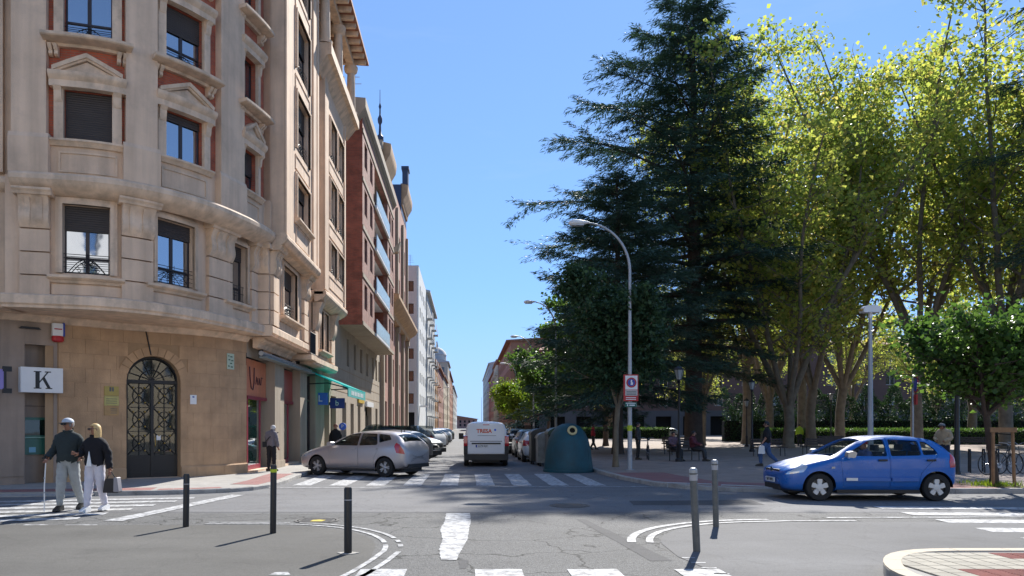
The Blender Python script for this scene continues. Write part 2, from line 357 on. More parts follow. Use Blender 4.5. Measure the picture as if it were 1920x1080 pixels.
# ================================================================ GROUND
def flat(name, pts, z, m, kind='structure', parent=None, z0=None):
    """a sheet (or, with z0, a solid slab) over a ground polygon"""
    mb = MB(); n = len(pts)
    if z0 is None: mb.add([(x, y, z) for x, y in pts], [tuple(range(n))])
    else: mb.prism(pts, lambda u, v, w: (u, v, w), z0, z)
    o = mb.build(name, m, parent)
    if parent is None: o['kind'] = kind
    return o
def asphalt(name, col, crack=0.0, grain=.5, patch=.15, rough=.9, seam=0):
    m, n, b = new_mat(name); L = n.links; N = n.nodes
    g = N.new('ShaderNodeNewGeometry'); P = g.outputs['Position']
    def noi(sc, det=6, ro=.6):
        x = N.new('ShaderNodeTexNoise'); x.inputs['Scale'].default_value = sc; x.inputs['Detail'].default_value = det; x.inputs['Roughness'].default_value = ro
        L.new(P, x.inputs['Vector']); return x.outputs['Fac']
    def mr(v, a, b_, c, d):
        x = N.new('ShaderNodeMapRange'); x.inputs['From Min'].default_value = a; x.inputs['From Max'].default_value = b_; x.inputs['To Min'].default_value = c; x.inputs['To Max'].default_value = d
        L.new(v, x.inputs['Value']); return x.outputs[0]
    def mul(a, b_):
        x = N.new('ShaderNodeMath'); x.operation = 'MULTIPLY'; L.new(a, x.inputs[0]); L.new(b_, x.inputs[1]); return x.outputs[0]
    big = mr(noi(.35, 7, .6), .3, .7, 1-patch, 1+patch)
    mp = N.new('ShaderNodeMapping'); mp.inputs['Scale'].default_value = (.25, 1.1, 1); L.new(P, mp.inputs[0])
    nn = N.new('ShaderNodeTexNoise'); nn.inputs['Scale'].default_value = 1.2; nn.inputs['Detail'].default_value = 5; L.new(mp.outputs[0], nn.inputs['Vector'])
    wear = mr(nn.outputs['Fac'], .3, .7, .92, 1.08)
    vo = N.new('ShaderNodeTexVoronoi'); vo.inputs['Scale'].default_value = 70; L.new(P, vo.inputs['Vector'])
    mot = mr(noi(16, 3, .8), .3, .7, 1-grain*.32, 1+grain*.32); stain = mr(noi(.9, 8, .75), .55, .72, 1, .80)
    gr = mr(vo.outputs['Distance'], 0, .7, 1+grain, 1-grain*.5)
    f = mul(mul(mul(big, wear), gr), mul(mot, stain))
    if crack > 0:
        nz = N.new('ShaderNodeTexNoise'); nz.inputs['Scale'].default_value = 1.3; nz.inputs['Detail'].default_value = 6; L.new(P, nz.inputs['Vector'])
        va = N.new('ShaderNodeVectorMath'); va.operation = 'SCALE'; va.inputs['Scale'].default_value = .9; L.new(nz.outputs['Color'], va.inputs[0])
        vb = N.new('ShaderNodeVectorMath'); vb.operation = 'ADD'; L.new(P, vb.inputs[0]); L.new(va.outputs[0], vb.inputs[1])
        v2 = N.new('ShaderNodeTexVoronoi'); v2.feature = 'DISTANCE_TO_EDGE'; v2.inputs['Scale'].default_value = .62; L.new(vb.outputs[0], v2.inputs['Vector'])
        c = mr(v2.outputs['Distance'], .002, .014, 1-crack, 1)
        v3 = N.new('ShaderNodeTexVoronoi'); v3.feature = 'DISTANCE_TO_EDGE'; v3.inputs['Scale'].default_value = 1.9; L.new(vb.outputs[0], v3.inputs['Vector'])
        msk = mr(noi(.5, 3, .5), .5, .6, 0, 1)
        c3 = mr(v3.outputs['Distance'], .0, .014, 1-crack*.7, 1)
        mx = N.new('ShaderNodeMix'); mx.data_type = 'FLOAT'; L.new(msk, mx.inputs['Factor']); mx.inputs['A'].default_value = 1; L.new(c3, mx.inputs['B'])
        f = mul(f, mul(c, mx.outputs[0]))
    vm = N.new('ShaderNodeVectorMath'); vm.operation = 'SCALE'; vm.inputs[0].default_value = col; L.new(f, vm.inputs['Scale'])
    L.new(vm.outputs[0], b.inputs['Base Color']); b.inputs['Roughness'].default_value = rough; b.inputs['Specular IOR Level'].default_value = .3
    bp = N.new('ShaderNodeBump'); bp.inputs['Strength'].default_value = .35; bp.inputs['Distance'].default_value = .008
    L.new(f, bp.inputs['Height']); L.new(bp.outputs[0], b.inputs['Normal'])
    return m
M['asphalt'] = asphalt('cross_street_asphalt', (.172, .172, .176), .25, .35, .12)
M['asphalt_old'] = asphalt('old_cracked_asphalt', (.136, .136, .134), .75, .75, .12)
M['asphalt_dark'] = asphalt('smooth_dark_asphalt', (.108, .105, .098), .10, .22, .2)
M['asphalt_mid'] = asphalt('smooth_grey_asphalt', (.138, .138, .14), .12, .22, .18)
M['plaza'] = mat('plaza_paving_grit', (.31, .245, .205), .9, .15, .8, .3, 40, dirt=((.09, .085, .08), .6, 2.2))
M['side'] = mat('pavement_tiles_grey', (.34, .325, .30), .9, .12, 1.2, .2, 40, dirt=((.17, .16, .15), .6, 3))
M['tactile'] = mat('red_tactile_paving', (.27, .12, .11), .85, .15, 1.4, .3, 60, dirt=((.22, .15, .14), .8, 4))
M['paver'] = mat('beige_concrete_paver', (.34, .315, .26), .9, .12, 4, .3, 60, obj_var=.12)
M['paver_red'] = mat('red_ribbed_paver', (.33, .13, .11), .9, .14, 5, .3, 60, obj_var=.15)
M['earth'] = mat('earth', (.12, .09, .06), .95, .25, 4, .5, 40)

flat('ground', [(-1500, -60), (1500, -60), (1500, 2500), (-1500, 2500)], -.03, mat('distant_ground', (.14, .135, .125), .95, .15, .05))
flat('road', [(-60, 13.82), (60, 13.82), (60, 19.95), (5.0, 19.95), (4.6, 700), (-5.2, 700), (-5.2, 19.95), (-60, 19.95)], -.002, M['asphalt'])
flat('old_road', [(-40, -30), (40, -30), (40, 13.812), (-40, 13.812)], -.002, M['asphalt_old'])
# the two smooth corner aprons between the road mouths, flush with the carriageway
def arc(cx, cy, rx, ry, a0, a1, n=24): return [(cx+rx*math.cos(R(a0+(a1-a0)*i/n)), cy+ry*math.sin(R(a0+(a1-a0)*i/n))) for i in range(n+1)]
AP_L = [(-30, 12.15)]+[(-3.2, 12.12)]+arc(-3.2, 9.65, 2.0, 2.45, 90, 0, 18)+[(-1.15, 8.6), (-1.5, 7.4), (-1.9, 5.5), (-2.2, -2), (-30, -2)]
flat('corner_apron', AP_L, .003, M['asphalt_dark'])
AP_R = [(30, 12.55), (5.4, 12.5)]+arc(5.3, 9.9, 2.65, 2.55, 92, 175, 18)+[(2.6, 9.2), (2.75, 8.0), (2.9, 6), (3.0, -2), (30, -2)]
flat('corner_apron', AP_R, .003, M['asphalt_mid'])

# painted markings --------------------------------------------------------------
def paint(polys, name='road_marking', label=None, m=None, z=.006):
    mb = MB()
    for p in polys: mb.add([(x, y, z) for x, y in p], [tuple(range(len(p)))])
    o = mb.build(name, m or M['road_paint']); o['kind'] = 'structure'; return o
def wob(a, b, n=10, amp=.015, rnd=random.Random(3)):
    """slightly worn edge from a to b"""
    return [(a[0]+(b[0]-a[0])*i/n+rnd.uniform(-amp, amp), a[1]+(b[1]-a[1])*i/n+rnd.uniform(-amp, amp)) for i in range(n+1)]
def strip(a, b, w, amp=.012, n=10):
    d = Vector((b[0]-a[0], b[1]-a[1])).normalized(); nx, ny = -d.y*w/2, d.x*w/2
    return wob((a[0]+nx, a[1]+ny), (b[0]+nx, b[1]+ny), n, amp)+wob((b[0]-nx, b[1]-ny), (a[0]-nx, a[1]-ny), n, amp)
def band(path, w0, w1):
    """ribbon beside a polyline between offsets w0 and w1"""
    q = Path(path); A = q.offset(w0).pts; B = q.offset(w1).pts
    return A, B
def ribbon(path, w0, w1, name='road_marking', gaps=(), m=None, z=.006):
    A, B = band(path, w0, w1); mb = MB()
    for i in range(len(A)-1):
        if i in gaps: continue
        mb.add([(A[i].x, A[i].y, z), (A[i+1].x, A[i+1].y, z), (B[i+1].x, B[i+1].y, z), (B[i].x, B[i].y, z)], [(0, 1, 2, 3)])
    o = mb.build(name, m or M['road_paint']); o['kind'] = 'structure'; return o
# far crossing over the street
for k in range(-5, 5):
    x = k-.48
    if k < -3: paint([strip((x, 20.25), (x-.05, 24.9), .5)], 'crossing_stripe')
    else:      paint([strip((x, 20.2), (x, 25.2), .5)], 'crossing_stripe')
paint([strip((-5.6, 19.45), (5.0, 19.95), .13, .006, 30)], 'give_way_line')
# crossing the couple is on, over the left side street
for i, y in enumerate([12.95, 13.65, 14.4, 15.15, 15.95, 16.7]):
    xr = -6.75+.13*i
    paint([strip((xr, y+.05), (xr-4.3, y-.95), .36)], 'crossing_stripe')
paint([strip((-6.0, 12.65), (-5.35, 17.5), .34)], 'edge_line')
rr = random.Random(9)
for i in range(7):
    x = -10.6+i*.68
    paint([strip((x, 12.12), (x+rr.uniform(.25, .55), 12.14), .07, .02, 4)], 'worn_dash')
# right-hand crossing
for i, y in enumerate([10.55, 11.55, 12.65, 13.7, 14.75]):
    paint([strip((7.95+.04*i, y), (13.2, y-.35), .46)], 'crossing_stripe')
paint([strip((6.3, 13.1), (16, 13.35), .1, .03, 24)], 'edge_line')
# lane line, the near crossing
rr = random.Random(5)
L_ = [(-.38, 13.78), (-.37, 12.6), (-.41, 11.6), (-.34, 10.6), (-.36, 9.7), (-.31, 8.96)]; R_ = [(-.12, 8.94), (-.06, 9.8), (.02, 10.6), (.03, 11.5), (.07, 12.7), (.06, 13.8)]
def rough(p, n=14, amp=.009):
    out = []
    for a, b in zip(p, p[1:]): out += wob(a, b, n, amp, rr)[:-1]
    return out+[p[-1]]
paint([rough(L_)+rough(R_)], 'lane_line')
for x0, x1 in ((.09, .61), (1.13, 1.68), (2.32, 2.84), (-1.2, -.68)):
    paint([wob((x0, 8.36), (x1, 8.37), 8, .015)+wob((x1, 5.2), (x0, 5.2), 8, .01)], 'crossing_stripe')
# double arcs round the aprons
PL = [(-4.3, 12.22), (-3.2, 12.22)]+arc(-3.2, 9.65, 2.1, 2.55, 88, -2, 22)+[(-1.18, 8.9), (-1.3, 8.2), (-1.45, 7.6)]
PL = [(x, y) for x, y in PL]
ribbon(PL, 0.0, -.07, gaps=(20,), name='kerb_line')
ribbon(PL, -.2, -.27, gaps=(3, 18, 20, 22, 23), name='kerb_line')
PR = [(6.6, 12.6), (5.4, 12.6)]+arc(5.3, 9.9, 2.75, 2.65, 92, 172, 18)
ribbon(PR, .0, .1, name='kerb_line'); ribbon(PR, .24, .36, name='kerb_line', gaps=(0, 1))
for i in range(7):
    paint([strip((2.62+.02*i, 9.1-.33*i), (2.78+.02*i, 9.09-.33*i), .05, .01, 3)], 'worn_dash')
paint([[G(x, y) for x, y in ((503, 1079), (515, 1074), (540, 1073), (545, 1079))]], 'worn_patch')
M['patch'] = asphalt('tar_patch', (.085, .085, .088), .2, .3, .2)
for q in ([(-9, 14.02), (9, 13.98), (9, 13.93), (-9, 13.96)], [(3.4, 15.2), (6.1, 15.3), (6.2, 16.3), (3.5, 16.1)], [(-2.9, 22.2), (-1.4, 22.2), (-1.4, 24.6), (-2.9, 24.5)], [(-.1, 9.0), (.02, 8.95), (.0, 8.4), (-.08, 8.4)], [(2.2, 8.9), (2.45, 8.9), (2.05, 12.9), (1.9, 12.9)]):
    pts = []
    for a, b in zip(q, q[1:]+q[:1]): pts += wob(a, b, 8, .012)[:-1]
    o = flat('tar_patch', pts, .001, M['patch'])
# manhole covers
def manhole(x, y, r, ring, patch=None, label=''):
    t = thing('manhole_cover', label, 'manhole cover', (x, y, 0))
    mb = MB(); mb.lathe([(r+.05, .004), (r+.05, .008), (r, .008), (r, .004)], 32); mb.build('rim', ring, t)
    mb = MB(); mb.lathe([(r-.02, .0), (r-.02, .007), (.01, .007)], 32)
    for i in range(-3, 4): mb.box(-r*.8, r*.8, i*r*.24-.015, i*r*.24+.015, .007, .011)
    mb.build('lid', M['kerb_dark'], t)
    if patch: flat('paint_splash', [(-.08, -.2), (.12, -.2), (.16, -.02), (.03, .04), (-.06, -.02)], .0135, patch, parent=t)
M['yellow_paint'] = mat('yellow_paint', (.55, .42, .05), .8, .2, 8)
manhole(*G(594, 976), .33, M['kerb_dark'], M['yellow_paint'], 'round manhole cover with yellow paint on it, beside the tallest left bollard')
manhole(*G(1068, 948), .36, M['kerb_dark'], None, 'plain round manhole cover in the road ahead of the far crossing')

# left pavement -----------------------------------------------------------------
KL = [(-30, 12.0), (-13.5, 16.2), (-10.8, 16.9), (-8.6, 17.25), (-7.2, 17.55), (-6.35, 17.85), (-5.75, 18.2), (-5.35, 18.75), (-5.15, 19.5), (-5.1, 21), (-5.25, 23), (-5.3, 25), (-5.3, 500)]
SW = Path(KL)
def side_poly(off, back=[(-9, 500), (-9, 30), (-14, 24), (-30, 20)]):
    return [(p.x, p.y) for p in SW.offset(off).pts]+back
def kerb_run(path, w, z, m, name='kerb_stone', step=1.0, parent=None, upto=60, gap=.008, z0=-.02, seg_min=0):
    """each kerb stone is its own block"""
    s = seg_min; out = []
    while s < upto:
        e = s+step; mb = MB(); sweep(mb, path, s+gap/2, min(e, path.len)-gap/2, [(0, z0), (0, z-.02), (-.02, z), (-w, z), (-w, z0)]); out.append(mb.build(name, m, parent)); s = e
    return out
pav = flat('pavement', side_poly(-.15), .09, M['side'], z0=-.02); 
SS = Path([(x, y) for x, y in KL], False)
def arclen_to(P, x, y): return min(((q-Vector((x, y))).length, s) for q, s in zip(P.pts, P.s))[1]
ks = arclen_to(SW, -8.6, 17.25); ke = arclen_to(SW, -5.3, 25)
kerb_run(SW, .15, .10, M['concrete'], parent=pav, seg_min=ks, upto=ke+40, step=.9)
mb = MB(); sweep(mb, SW, 0.0, ks-.01, [(0, -.02), (0, .02), (-.25, .085), (-.25, -.02)]); mb.build('dropped_kerb', M['side'], pav)
mb = MB(); sweep(mb, SW, ke+40.9, SW.len, [(0, -.02), (0, .1), (-.15, .1), (-.15, -.02)]); mb.build('far_kerb', M['concrete'], pav)
# red tactile strips on the corner (each tile its own piece near the kerb)
def tile_field(P, s0, s1, t0, t1, z, m, parent, sx=.4, name='tactile_tile', gap=.012):
    s = s0
    while s < s1-.05:
        t = t0
        while t > t1+.05:
            mb = MB(); a, b = s+gap/2, min(s+sx, s1)-gap/2; c, d = t-gap/2, max(t-sx, t1)+gap/2
            pbox(mb, P, a, b, d, c, z-.02, z); mb.build(name, m, parent); t -= sx
        s += sx
tile_field(SW, arclen_to(SW, -10.8, 16.9)-.6, ks+1.2, -.27, -1.05, .094, M['tactile'], pav)
tile_field(SW, arclen_to(SW, -5.35, 18.75)+.6, ke-1.0, -.27, -1.05, .094, M['tactile'], pav)
tile_field(SW, ks+1.3, ks+2.9, -.27, -.66, .094, M['tactile'], pav)

# right plaza -------------------------------------------------------------------
KR = [(70, 17.9), (11.7, 17.9), (8.0, 17.95), (6.6, 18.3), (5.6, 19.1), (5.0, 20.4), (4.65, 22.5), (4.5, 25.5), (4.5, 500)]
SR = Path(KR, flip=True)
SR = Path(list(reversed(KR)))   # travelling towards the camera, outward is the street side
pl = flat('plaza', [(p.x, p.y) for p in SR.offset(-.15).pts]+[(70, 140), (30, 170), (12, 500)], .10, M['plaza'], z0=-.02)
s_turn = arclen_to(SR, 4.5, 25.5); s_end = arclen_to(SR, 11.7, 17.9)
kerb_run(SR, .15, .115, M['concrete'], parent=pl, seg_min=s_turn-30, upto=s_end+18, step=1.0)
mb = MB(); sweep(mb, SR, 0, s_turn-30.01, [(0, -.02), (0, .11), (-.15, .11), (-.15, -.02)]); mb.build('far_kerb', M['concrete'], pl)
mb = MB(); pbox(mb, SR, s_turn+1.2, s_end+1.5, -1.9, -.18, .09, .104); mb.build('tactile_band', M['tactile'], pl)
# raised tree pits with low grass
# near right island -------------------------------------------------------------
isl = thing('traffic_island', 'raised paved kerb corner with pale rounded kerbstones and red ribbed pavers at the lower right', 'traffic island', (6.2, 7.6, 0))
IP = Path([(9.5, 8.75), (6.2, 8.75), (5.5, 8.71), (5.14, 8.55), (4.88, 8.3), (4.65, 7.92), (4.5, 7.5), (4.5, 7.1), (4.8, 6.8), (5.3, 6.6), (6.0, 6.5), (9.5, 6.5)], smooth=True, step=.1, flip=True)
def iloc(o): return o
ox = (6.2, 7.6, 0)
apr = [(p.x, p.y) for p in IP.offset(.27).pts]; mb = MB(); mb.prism(apr, lambda u, v, w: (u, v, w), -.02, .012); mb.build('gutter_slab', M['concrete'], isl, origin=ox)
base = [(p.x, p.y) for p in IP.offset(-.2).pts]; mb = MB(); mb.prism(base, lambda u, v, w: (u, v, w), -.02, .125); mb.build('bedding', M['side'], isl, origin=ox)
M['kerb_pale'] = mat('pale_kerbstone', (.50, .43, .33), .85, .08, 3, .25, 60, dirt=((.25, .22, .18), .4, 3))
s = 0
while s < IP.len-.02:
    e = min(s+.62, IP.len); mb = MB(); sweep(mb, IP, s+.004, e-.004, [(0.0, -.02), (-.0, .115), (-.03, .145), (-.2, .145), (-.2, -.02)]); mb.build('kerbstone', M['kerb_pale'], isl, origin=ox, smooth=40); s = e
def inside_isl(x, y, marg):
    q = IP.offset(-marg).pts; c = False; j = len(q)-1
    for i in range(len(q)):
        if (q[i].y > y) != (q[j].y > y) and x < (q[j].x-q[i].x)*(y-q[i].y)/(q[j].y-q[i].y)+q[i].x: c = not c
        j = i
    return c
cnt = 0
pbm = MB(); pbm.box(-.093, .093, -.093, .093, -.02, .012); pme = pbm.mesh('paver', M['paver'])
rbm = MB(); rbm.box(-.093, .093, -.093, .093, -.02, .006)
for i in range(5): rbm.box(-.093, .093, -.085+i*.04-.008, -.085+i*.04+.008, .006, .012)
rme = rbm.mesh('tactile_paver', M['paver_red'])
ry_, rx_ = 6.75, 4.7
y = 6.75
while y < 8.6:
    x = 4.72
    while x < 7.9:
        if inside_isl(x-.09, y-.09, .21) and inside_isl(x+.09, y+.09, .21) and inside_isl(x-.09, y+.09, .21) and inside_isl(x+.09, y-.09, .21):
            red = (y < 7.72 and x > 5.0) or (y > 8.2 and x > 6.1) or x > 7.4
            grate = 7.72 <= y < 8.15 and x > 6.1
            if not grate: obj('red_paver' if red else 'paver', rme if red else pme, isl, loc=(x-ox[0], y-ox[1], .13))
        x += .2
    y += .2
gm = MB(); rg = random.Random(2)
for i in range(170):
    x, y = rg.uniform(6.1, 7.3), rg.uniform(7.68, 8.12); a = rg.uniform(0, 3.14); r = rg.uniform(.02, .045)
    gm.box(-r, r, -r*.7, r*.7, .12, .14+rg.uniform(0, .02), M=Matrix.Translation((x-ox[0], y-ox[1], 0)) @ Matrix.Rotation(a, 4, 'Z'))
o = gm.build('pebble_setting', mat('grey_blue_pebbles', (.20, .23, .25), .7, .4, 18), isl); o['kind'] = 'stuff'
# ================================================================ CORNER BUILDING
L1pts = [(-11.44, 18.3), (-10.72, 18.48), (-9.62, 18.77), (-8.96, 19.1), (-8.31, 19.65), (-7.82, 20.35), (-7.48, 21.06), (-6.97, 22.5), (-6.63, 23.8), (-6.55, 24.35)]
L2pts = [(-11.25, 18.3), (-10.3, 18.47), (-9.5, 18.65), (-8.8, 18.95), (-8.1, 19.5), (-7.5, 20.2), (-7.0, 21.05), (-6.55, 22.3), (-6.28, 23.4), (-6.2, 24.2)]
L1 = Path(L1pts, True); L2 = Path(L2pts, True)
W1 = L1.offset(-.34); W2 = L2.offset(-.34)
for q in (W1, W2): q.smooth = True
FA = Path([(-26, 15.2), (-11.55, 18.95)])             # plain side-street front, left of the turret
GWs = Path([(-13.2, 18.15), (-12.03, 19.3), (-10.6, 20.66), (-9.8, 21.5), (-8.52, 22.4), (-7.67, 23.4), (-7.22, 24.5)], True)
GL = Path([(-26, 14.9), (-13.2, 18.15)])
ST = Path([(-7.22, 24.5), (-7.22, 37.5)])             # ground floor on the street
B0 = (-9, 26, 0)
bld = thing('corner_building', 'ornate pale stone corner block with rounded brick-panelled turret above the arched iron door', 'building', B0)
def part(mb, name, m, parent=None, smooth=None): return mb.build(name, m, parent or bld, smooth=smooth, origin=B0)
TOP = 20.5
# ---- window maker (one mesh per size, shared)
_wc = {}
def win_meshes(w, h, sh, mull, transom, arch=False):
    key = (round(w, 3), round(h, 3), round(sh, 2), mull, round(transom, 2), arch)
    if key in _wc: return _wc[key]
    f = MB(); fw = .055
    f.box(-w/2, -w/2+fw, -.03, .04, 0, h); f.box(w/2-fw, w/2, -.03, .04, 0, h); f.box(-w/2+fw, w/2-fw, -.03, .04, 0, fw); f.box(-w/2+fw, w/2-fw, -.03, .04, h-fw, h)
    for i in range(mull):
        x = -w/2+w*(i+1)/(mull+1); f.box(x-.045, x+.045, -.028, .038, fw, h-fw)
    if transom > 0: f.box(-w/2+fw, w/2-fw, -.025, .035, transom-.03, transom+.03)
    p = MB(); p.box(-w/2+fw, w/2-fw, .0, .012, fw, h-fw)
    c = MB(); c.box(-w/2+fw, w/2-fw, .06, .065, fw, h-fw)
    s = None
    if sh > 0:
        s = MB(); n = max(2, int(h*sh/.055)); prof = []
        for i in range(n):
            z0 = h-h*sh+i*(h*sh/n); z1 = z0+h*sh/n
            prof.append([(-w/2+.02, -.05, z0), (w/2-.02, -.05, z0), (w/2-.02, -.062, (z0+z1)/2), (-w/2+.02, -.062, (z0+z1)/2), (w/2-.02, -.05, z1-.006), (-w/2+.02, -.05, z1-.006)])
            s.add(prof[-1], [(0, 1, 2, 3), (3, 2, 4, 5)])
        s.box(-w/2+.02, w/2-.02, -.048, -.035, h-h*sh, h)
        s = s.mesh('shutter', M['shutter'])
    r = (f.mesh('window', M['frame']), p.mesh('pane', M['glass']), s); _wc[key] = r; return r
def rail_mesh(w, h, fancy=True, key={}):
    k = (round(w, 2), round(h, 2), fancy)
    if k in key: return key[k]
    m = MB(); y = -.16; rr = .009
    for z in (0.04, h*.55 if not fancy else h*.8, h): m.tube([(-w/2, 0.02, z), (-w/2, y, z), (w/2, y, z), (w/2, .02, z)], rr, 4)
    if fancy:
        for z in (h*.35, h*.58): m.tube([(-w/2, y, z), (w/2, y, z)], rr*.8, 4)
        for sgn in (-1, 1):
            pts = [(sgn*w*.38*(1-t), y-.005, .04+h*.75*math.sin(t*1.5)) for t in [i/8 for i in range(9)]]; m.tube(pts, rr*1.2, 4)
            c = [(sgn*(.09+.06*math.cos(a)), y-.01, h*.62+.06*math.sin(a)) for a in [i*.7 for i in range(9)]]; m.tube(c, rr*1.2, 4)
            c = [(sgn*(.22+.04*math.cos(a)), y-.01, h*.3+.04*math.sin(a)) for a in [i*.8 for i in range(8)]]; m.tube(c, rr, 4)
        m.tube([(0, y, .02), (0, y, h*1.1)], rr*1.2, 4)
    else:
        n = int(w/.1)
        for i in range(1, n): m.tube([(-w/2+w*i/n, y, .04), (-w/2+w*i/n, y, h)], rr*.8, 4)
    r = m.mesh('railing', M['iron']); key[k] = r; return r
def window(P, s, z, w, h, parent, sh=.2, mull=1, transom=0, t=-.24, rail=None, glass=None, curtain=False, origin=B0):
    me, pa, su = win_meshes(w, h, sh, mull, transom)
    q = P.W(s, t, z); a = P.ang(s)
    o = obj('window', me, parent, loc=(q.x-origin[0], q.y-origin[1], q.z-origin[2]), rz=a)
    g = obj('pane', pa, o)
    if su: obj('shutter', su, o)
    if rail: r = obj('railing', rail_mesh(w+.04, *rail), o, loc=(0, .04-(0), 0)); r.location = (0, .2+t+.02 if False else 0.02, 0)
    return o
def dark_back(mb, P, s0, s1, z0, z1, t=-.34): return pbox(mb, P, s0, s1, t-.02, t, z0, z1)

# ---- first-floor turret wall -------------------------------------------------
def pxs(P, a, b): return P.s_of_px(a), P.s_of_px(b)
wa, wb, wc = pxs(W1, 118, 206), pxs(W1, 292, 362), pxs(W1, 427, 461)
ops1 = [(wa[0], wa[1], 5.5, 7.25), (wb[0], wb[1], 5.5, 7.25), (wc[0], wc[1], 5.5, 7.25)]
mb = MB(); pwall(mb, W1, 0, W1.len, 4.55, 7.9, ops1, depth=.34)
part(mb, 'first_floor_wall', M['stone'])
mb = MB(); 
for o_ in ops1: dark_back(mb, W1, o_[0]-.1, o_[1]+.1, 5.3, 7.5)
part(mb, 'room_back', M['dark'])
# the plain front to the left
mb = MB(); pwall(mb, FA, 0, FA.len, 4.5, TOP, [(FA.len-2.9, FA.len-1.7, z, z+1.6) for z in (5.5, 8.8, 11.7, 14.6)], depth=.3); part(mb, 'side_wall', M['stone'])
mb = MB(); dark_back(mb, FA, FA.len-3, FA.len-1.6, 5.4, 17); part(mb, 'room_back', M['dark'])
for z in (5.5, 8.8, 11.7, 14.6): window(FA, FA.len-2.3, z, 1.2, 1.6, bld, .3)
mb = MB(); pbox(mb, FA, FA.len-.9, FA.len-.15, 0, .16, 8.0, TOP); part(mb, 'pilaster', M['stone'])
LCOR1 = [(-.5, 4.55), (-.06, 4.56), (-.05, 4.62), (.0, 4.66), (.0, 4.86), (-.05, 4.9), (-.5, 4.93)]
for P_, s1_, tt in ((L1, L1.len, 0), (FA, FA.len+.1, .2)):
    mb = MB(); sweep(mb, P_, 0, s1_, [(t+tt, z) for t, z in LCOR1]); part(mb, 'string_course', M['stone_trim'], smooth=30)
LCOR2 = [(-.5, 7.42), (-.34, 7.45), (-.26, 7.5), (-.14, 7.56), (-.05, 7.64), (-.02, 7.70), (.0, 7.73), (.0, 7.84), (-.04, 7.9), (-.5, 7.93)]
for P_, s1_, tt in ((L2, L2.len, 0), (FA, FA.len+.1, .2)):
    mb = MB(); sweep(mb, P_, 0, s1_, [(t+tt, z) for t, z in LCOR2]); part(mb, 'string_course', M['stone_trim'], smooth=30)
# first-floor pilasters: four blocks with open joints and a scroll bracket above
def scroll_prof(z0, z1, d0, d1):
    pr = [(-.05, z0), (d0, z0)]
    for i in range(13):
        u = i/12; pr.append((d0+(d1-d0)*(u*u*(3-2*u))+.07*math.sin(u*math.pi*2.0), z0+(z1-z0)*u))
    return pr+[(-.05, z1)]
def rusticated(P, s0, s1, cap_off=.0, z0=4.93, m=None):
    zs = [z0, 5.42, 6.0, 6.58]
    for i in range(3):
        mb = MB(); pbox(mb, P, s0, s1, -.05, .12, zs[i], zs[i+1]-.035); part(mb, 'block', M['stone'])
    mb = MB(); sweep(mb, P, s0, s1, scroll_prof(6.58, 7.36, .12, .30)); part(mb, 'scroll_bracket', M['stone_trim'], smooth=50)
    wdt = (s1-s0)
    mb = MB()
    for k in (.2, .6): sweep(mb, P, s0+wdt*k, s0+wdt*(k+.2), [(t+.025, z) for t, z in scroll_prof(6.62, 7.3, .12, .30)])
    part(mb, 'scroll_ribs', M['stone_trim'], smooth=50)
    mb = MB(); sweep(mb, P, s0-.1, s1+.1, [(-.05, 7.36), (.34, 7.36), (.37, 7.42), (.42, 7.47), (.42, 7.52), (-.05, 7.52)]); part(mb, 'capital', M['stone_trim'])
for a, b in ((40, 95), (226, 283), (386, 430), (466, 492)):
    s0, s1 = pxs(W1, a, b); rusticated(W1, s0, s1)
def surround(P, o_, m=None, w=.17, parent=None, origin=B0):
    mb = MB(); a, b, c, d = o_
    for k, (ww, tt) in enumerate(((w, .05), (w*.55, .085))):
        pbox(mb, P, a-ww, a, -.02, tt, c, d); pbox(mb, P, b, b+ww, -.02, tt, c, d); pbox(mb, P, a-ww, b+ww, -.02, tt+.001, d, d+ww)
    return mb.build('window_surround', M['stone_trim'], parent or bld, origin=origin)
def sill(P, a, b, z, out=.22, th=.12, name='window_sill', origin=B0, parent=None, m=None):
    mb = MB(); sweep(mb, P, a, b, [(-.1, z-th-.06), (.06, z-th-.06), (.1, z-th), (out-.03, z-th*.7), (out, z-th*.5), (out, z), (-.1, z+.01)]); return mb.build(name, m or M['stone_trim'], parent or bld, smooth=25, origin=origin)
for o_ in ops1:
    surround(W1, o_); ww = o_[1]-o_[0]
    sill(W1, o_[0]-.32, min(o_[1]+.32, W1.len-.05), 5.42)
    mb = MB(); pbox(mb, W1, o_[0]-.26, o_[1]+.26, -.02, .05, 4.95, 5.2); part(mb, 'apron_panel', M['stone'])
window(W1, sum(wa)/2, 5.5, wa[1]-wa[0], 1.75, bld, .36, 1, .42, t=-.22, rail=(.5, True))
window(W1, sum(wb)/2, 5.5, wb[1]-wb[0], 1.75, bld, .24, 1, .42, t=-.22, rail=(.5, True))
window(W1, sum(wc)/2, 5.5, wc[1]-wc[0], 1.75, bld, .26, 1, .42, t=-.22, rail=(.5, False))

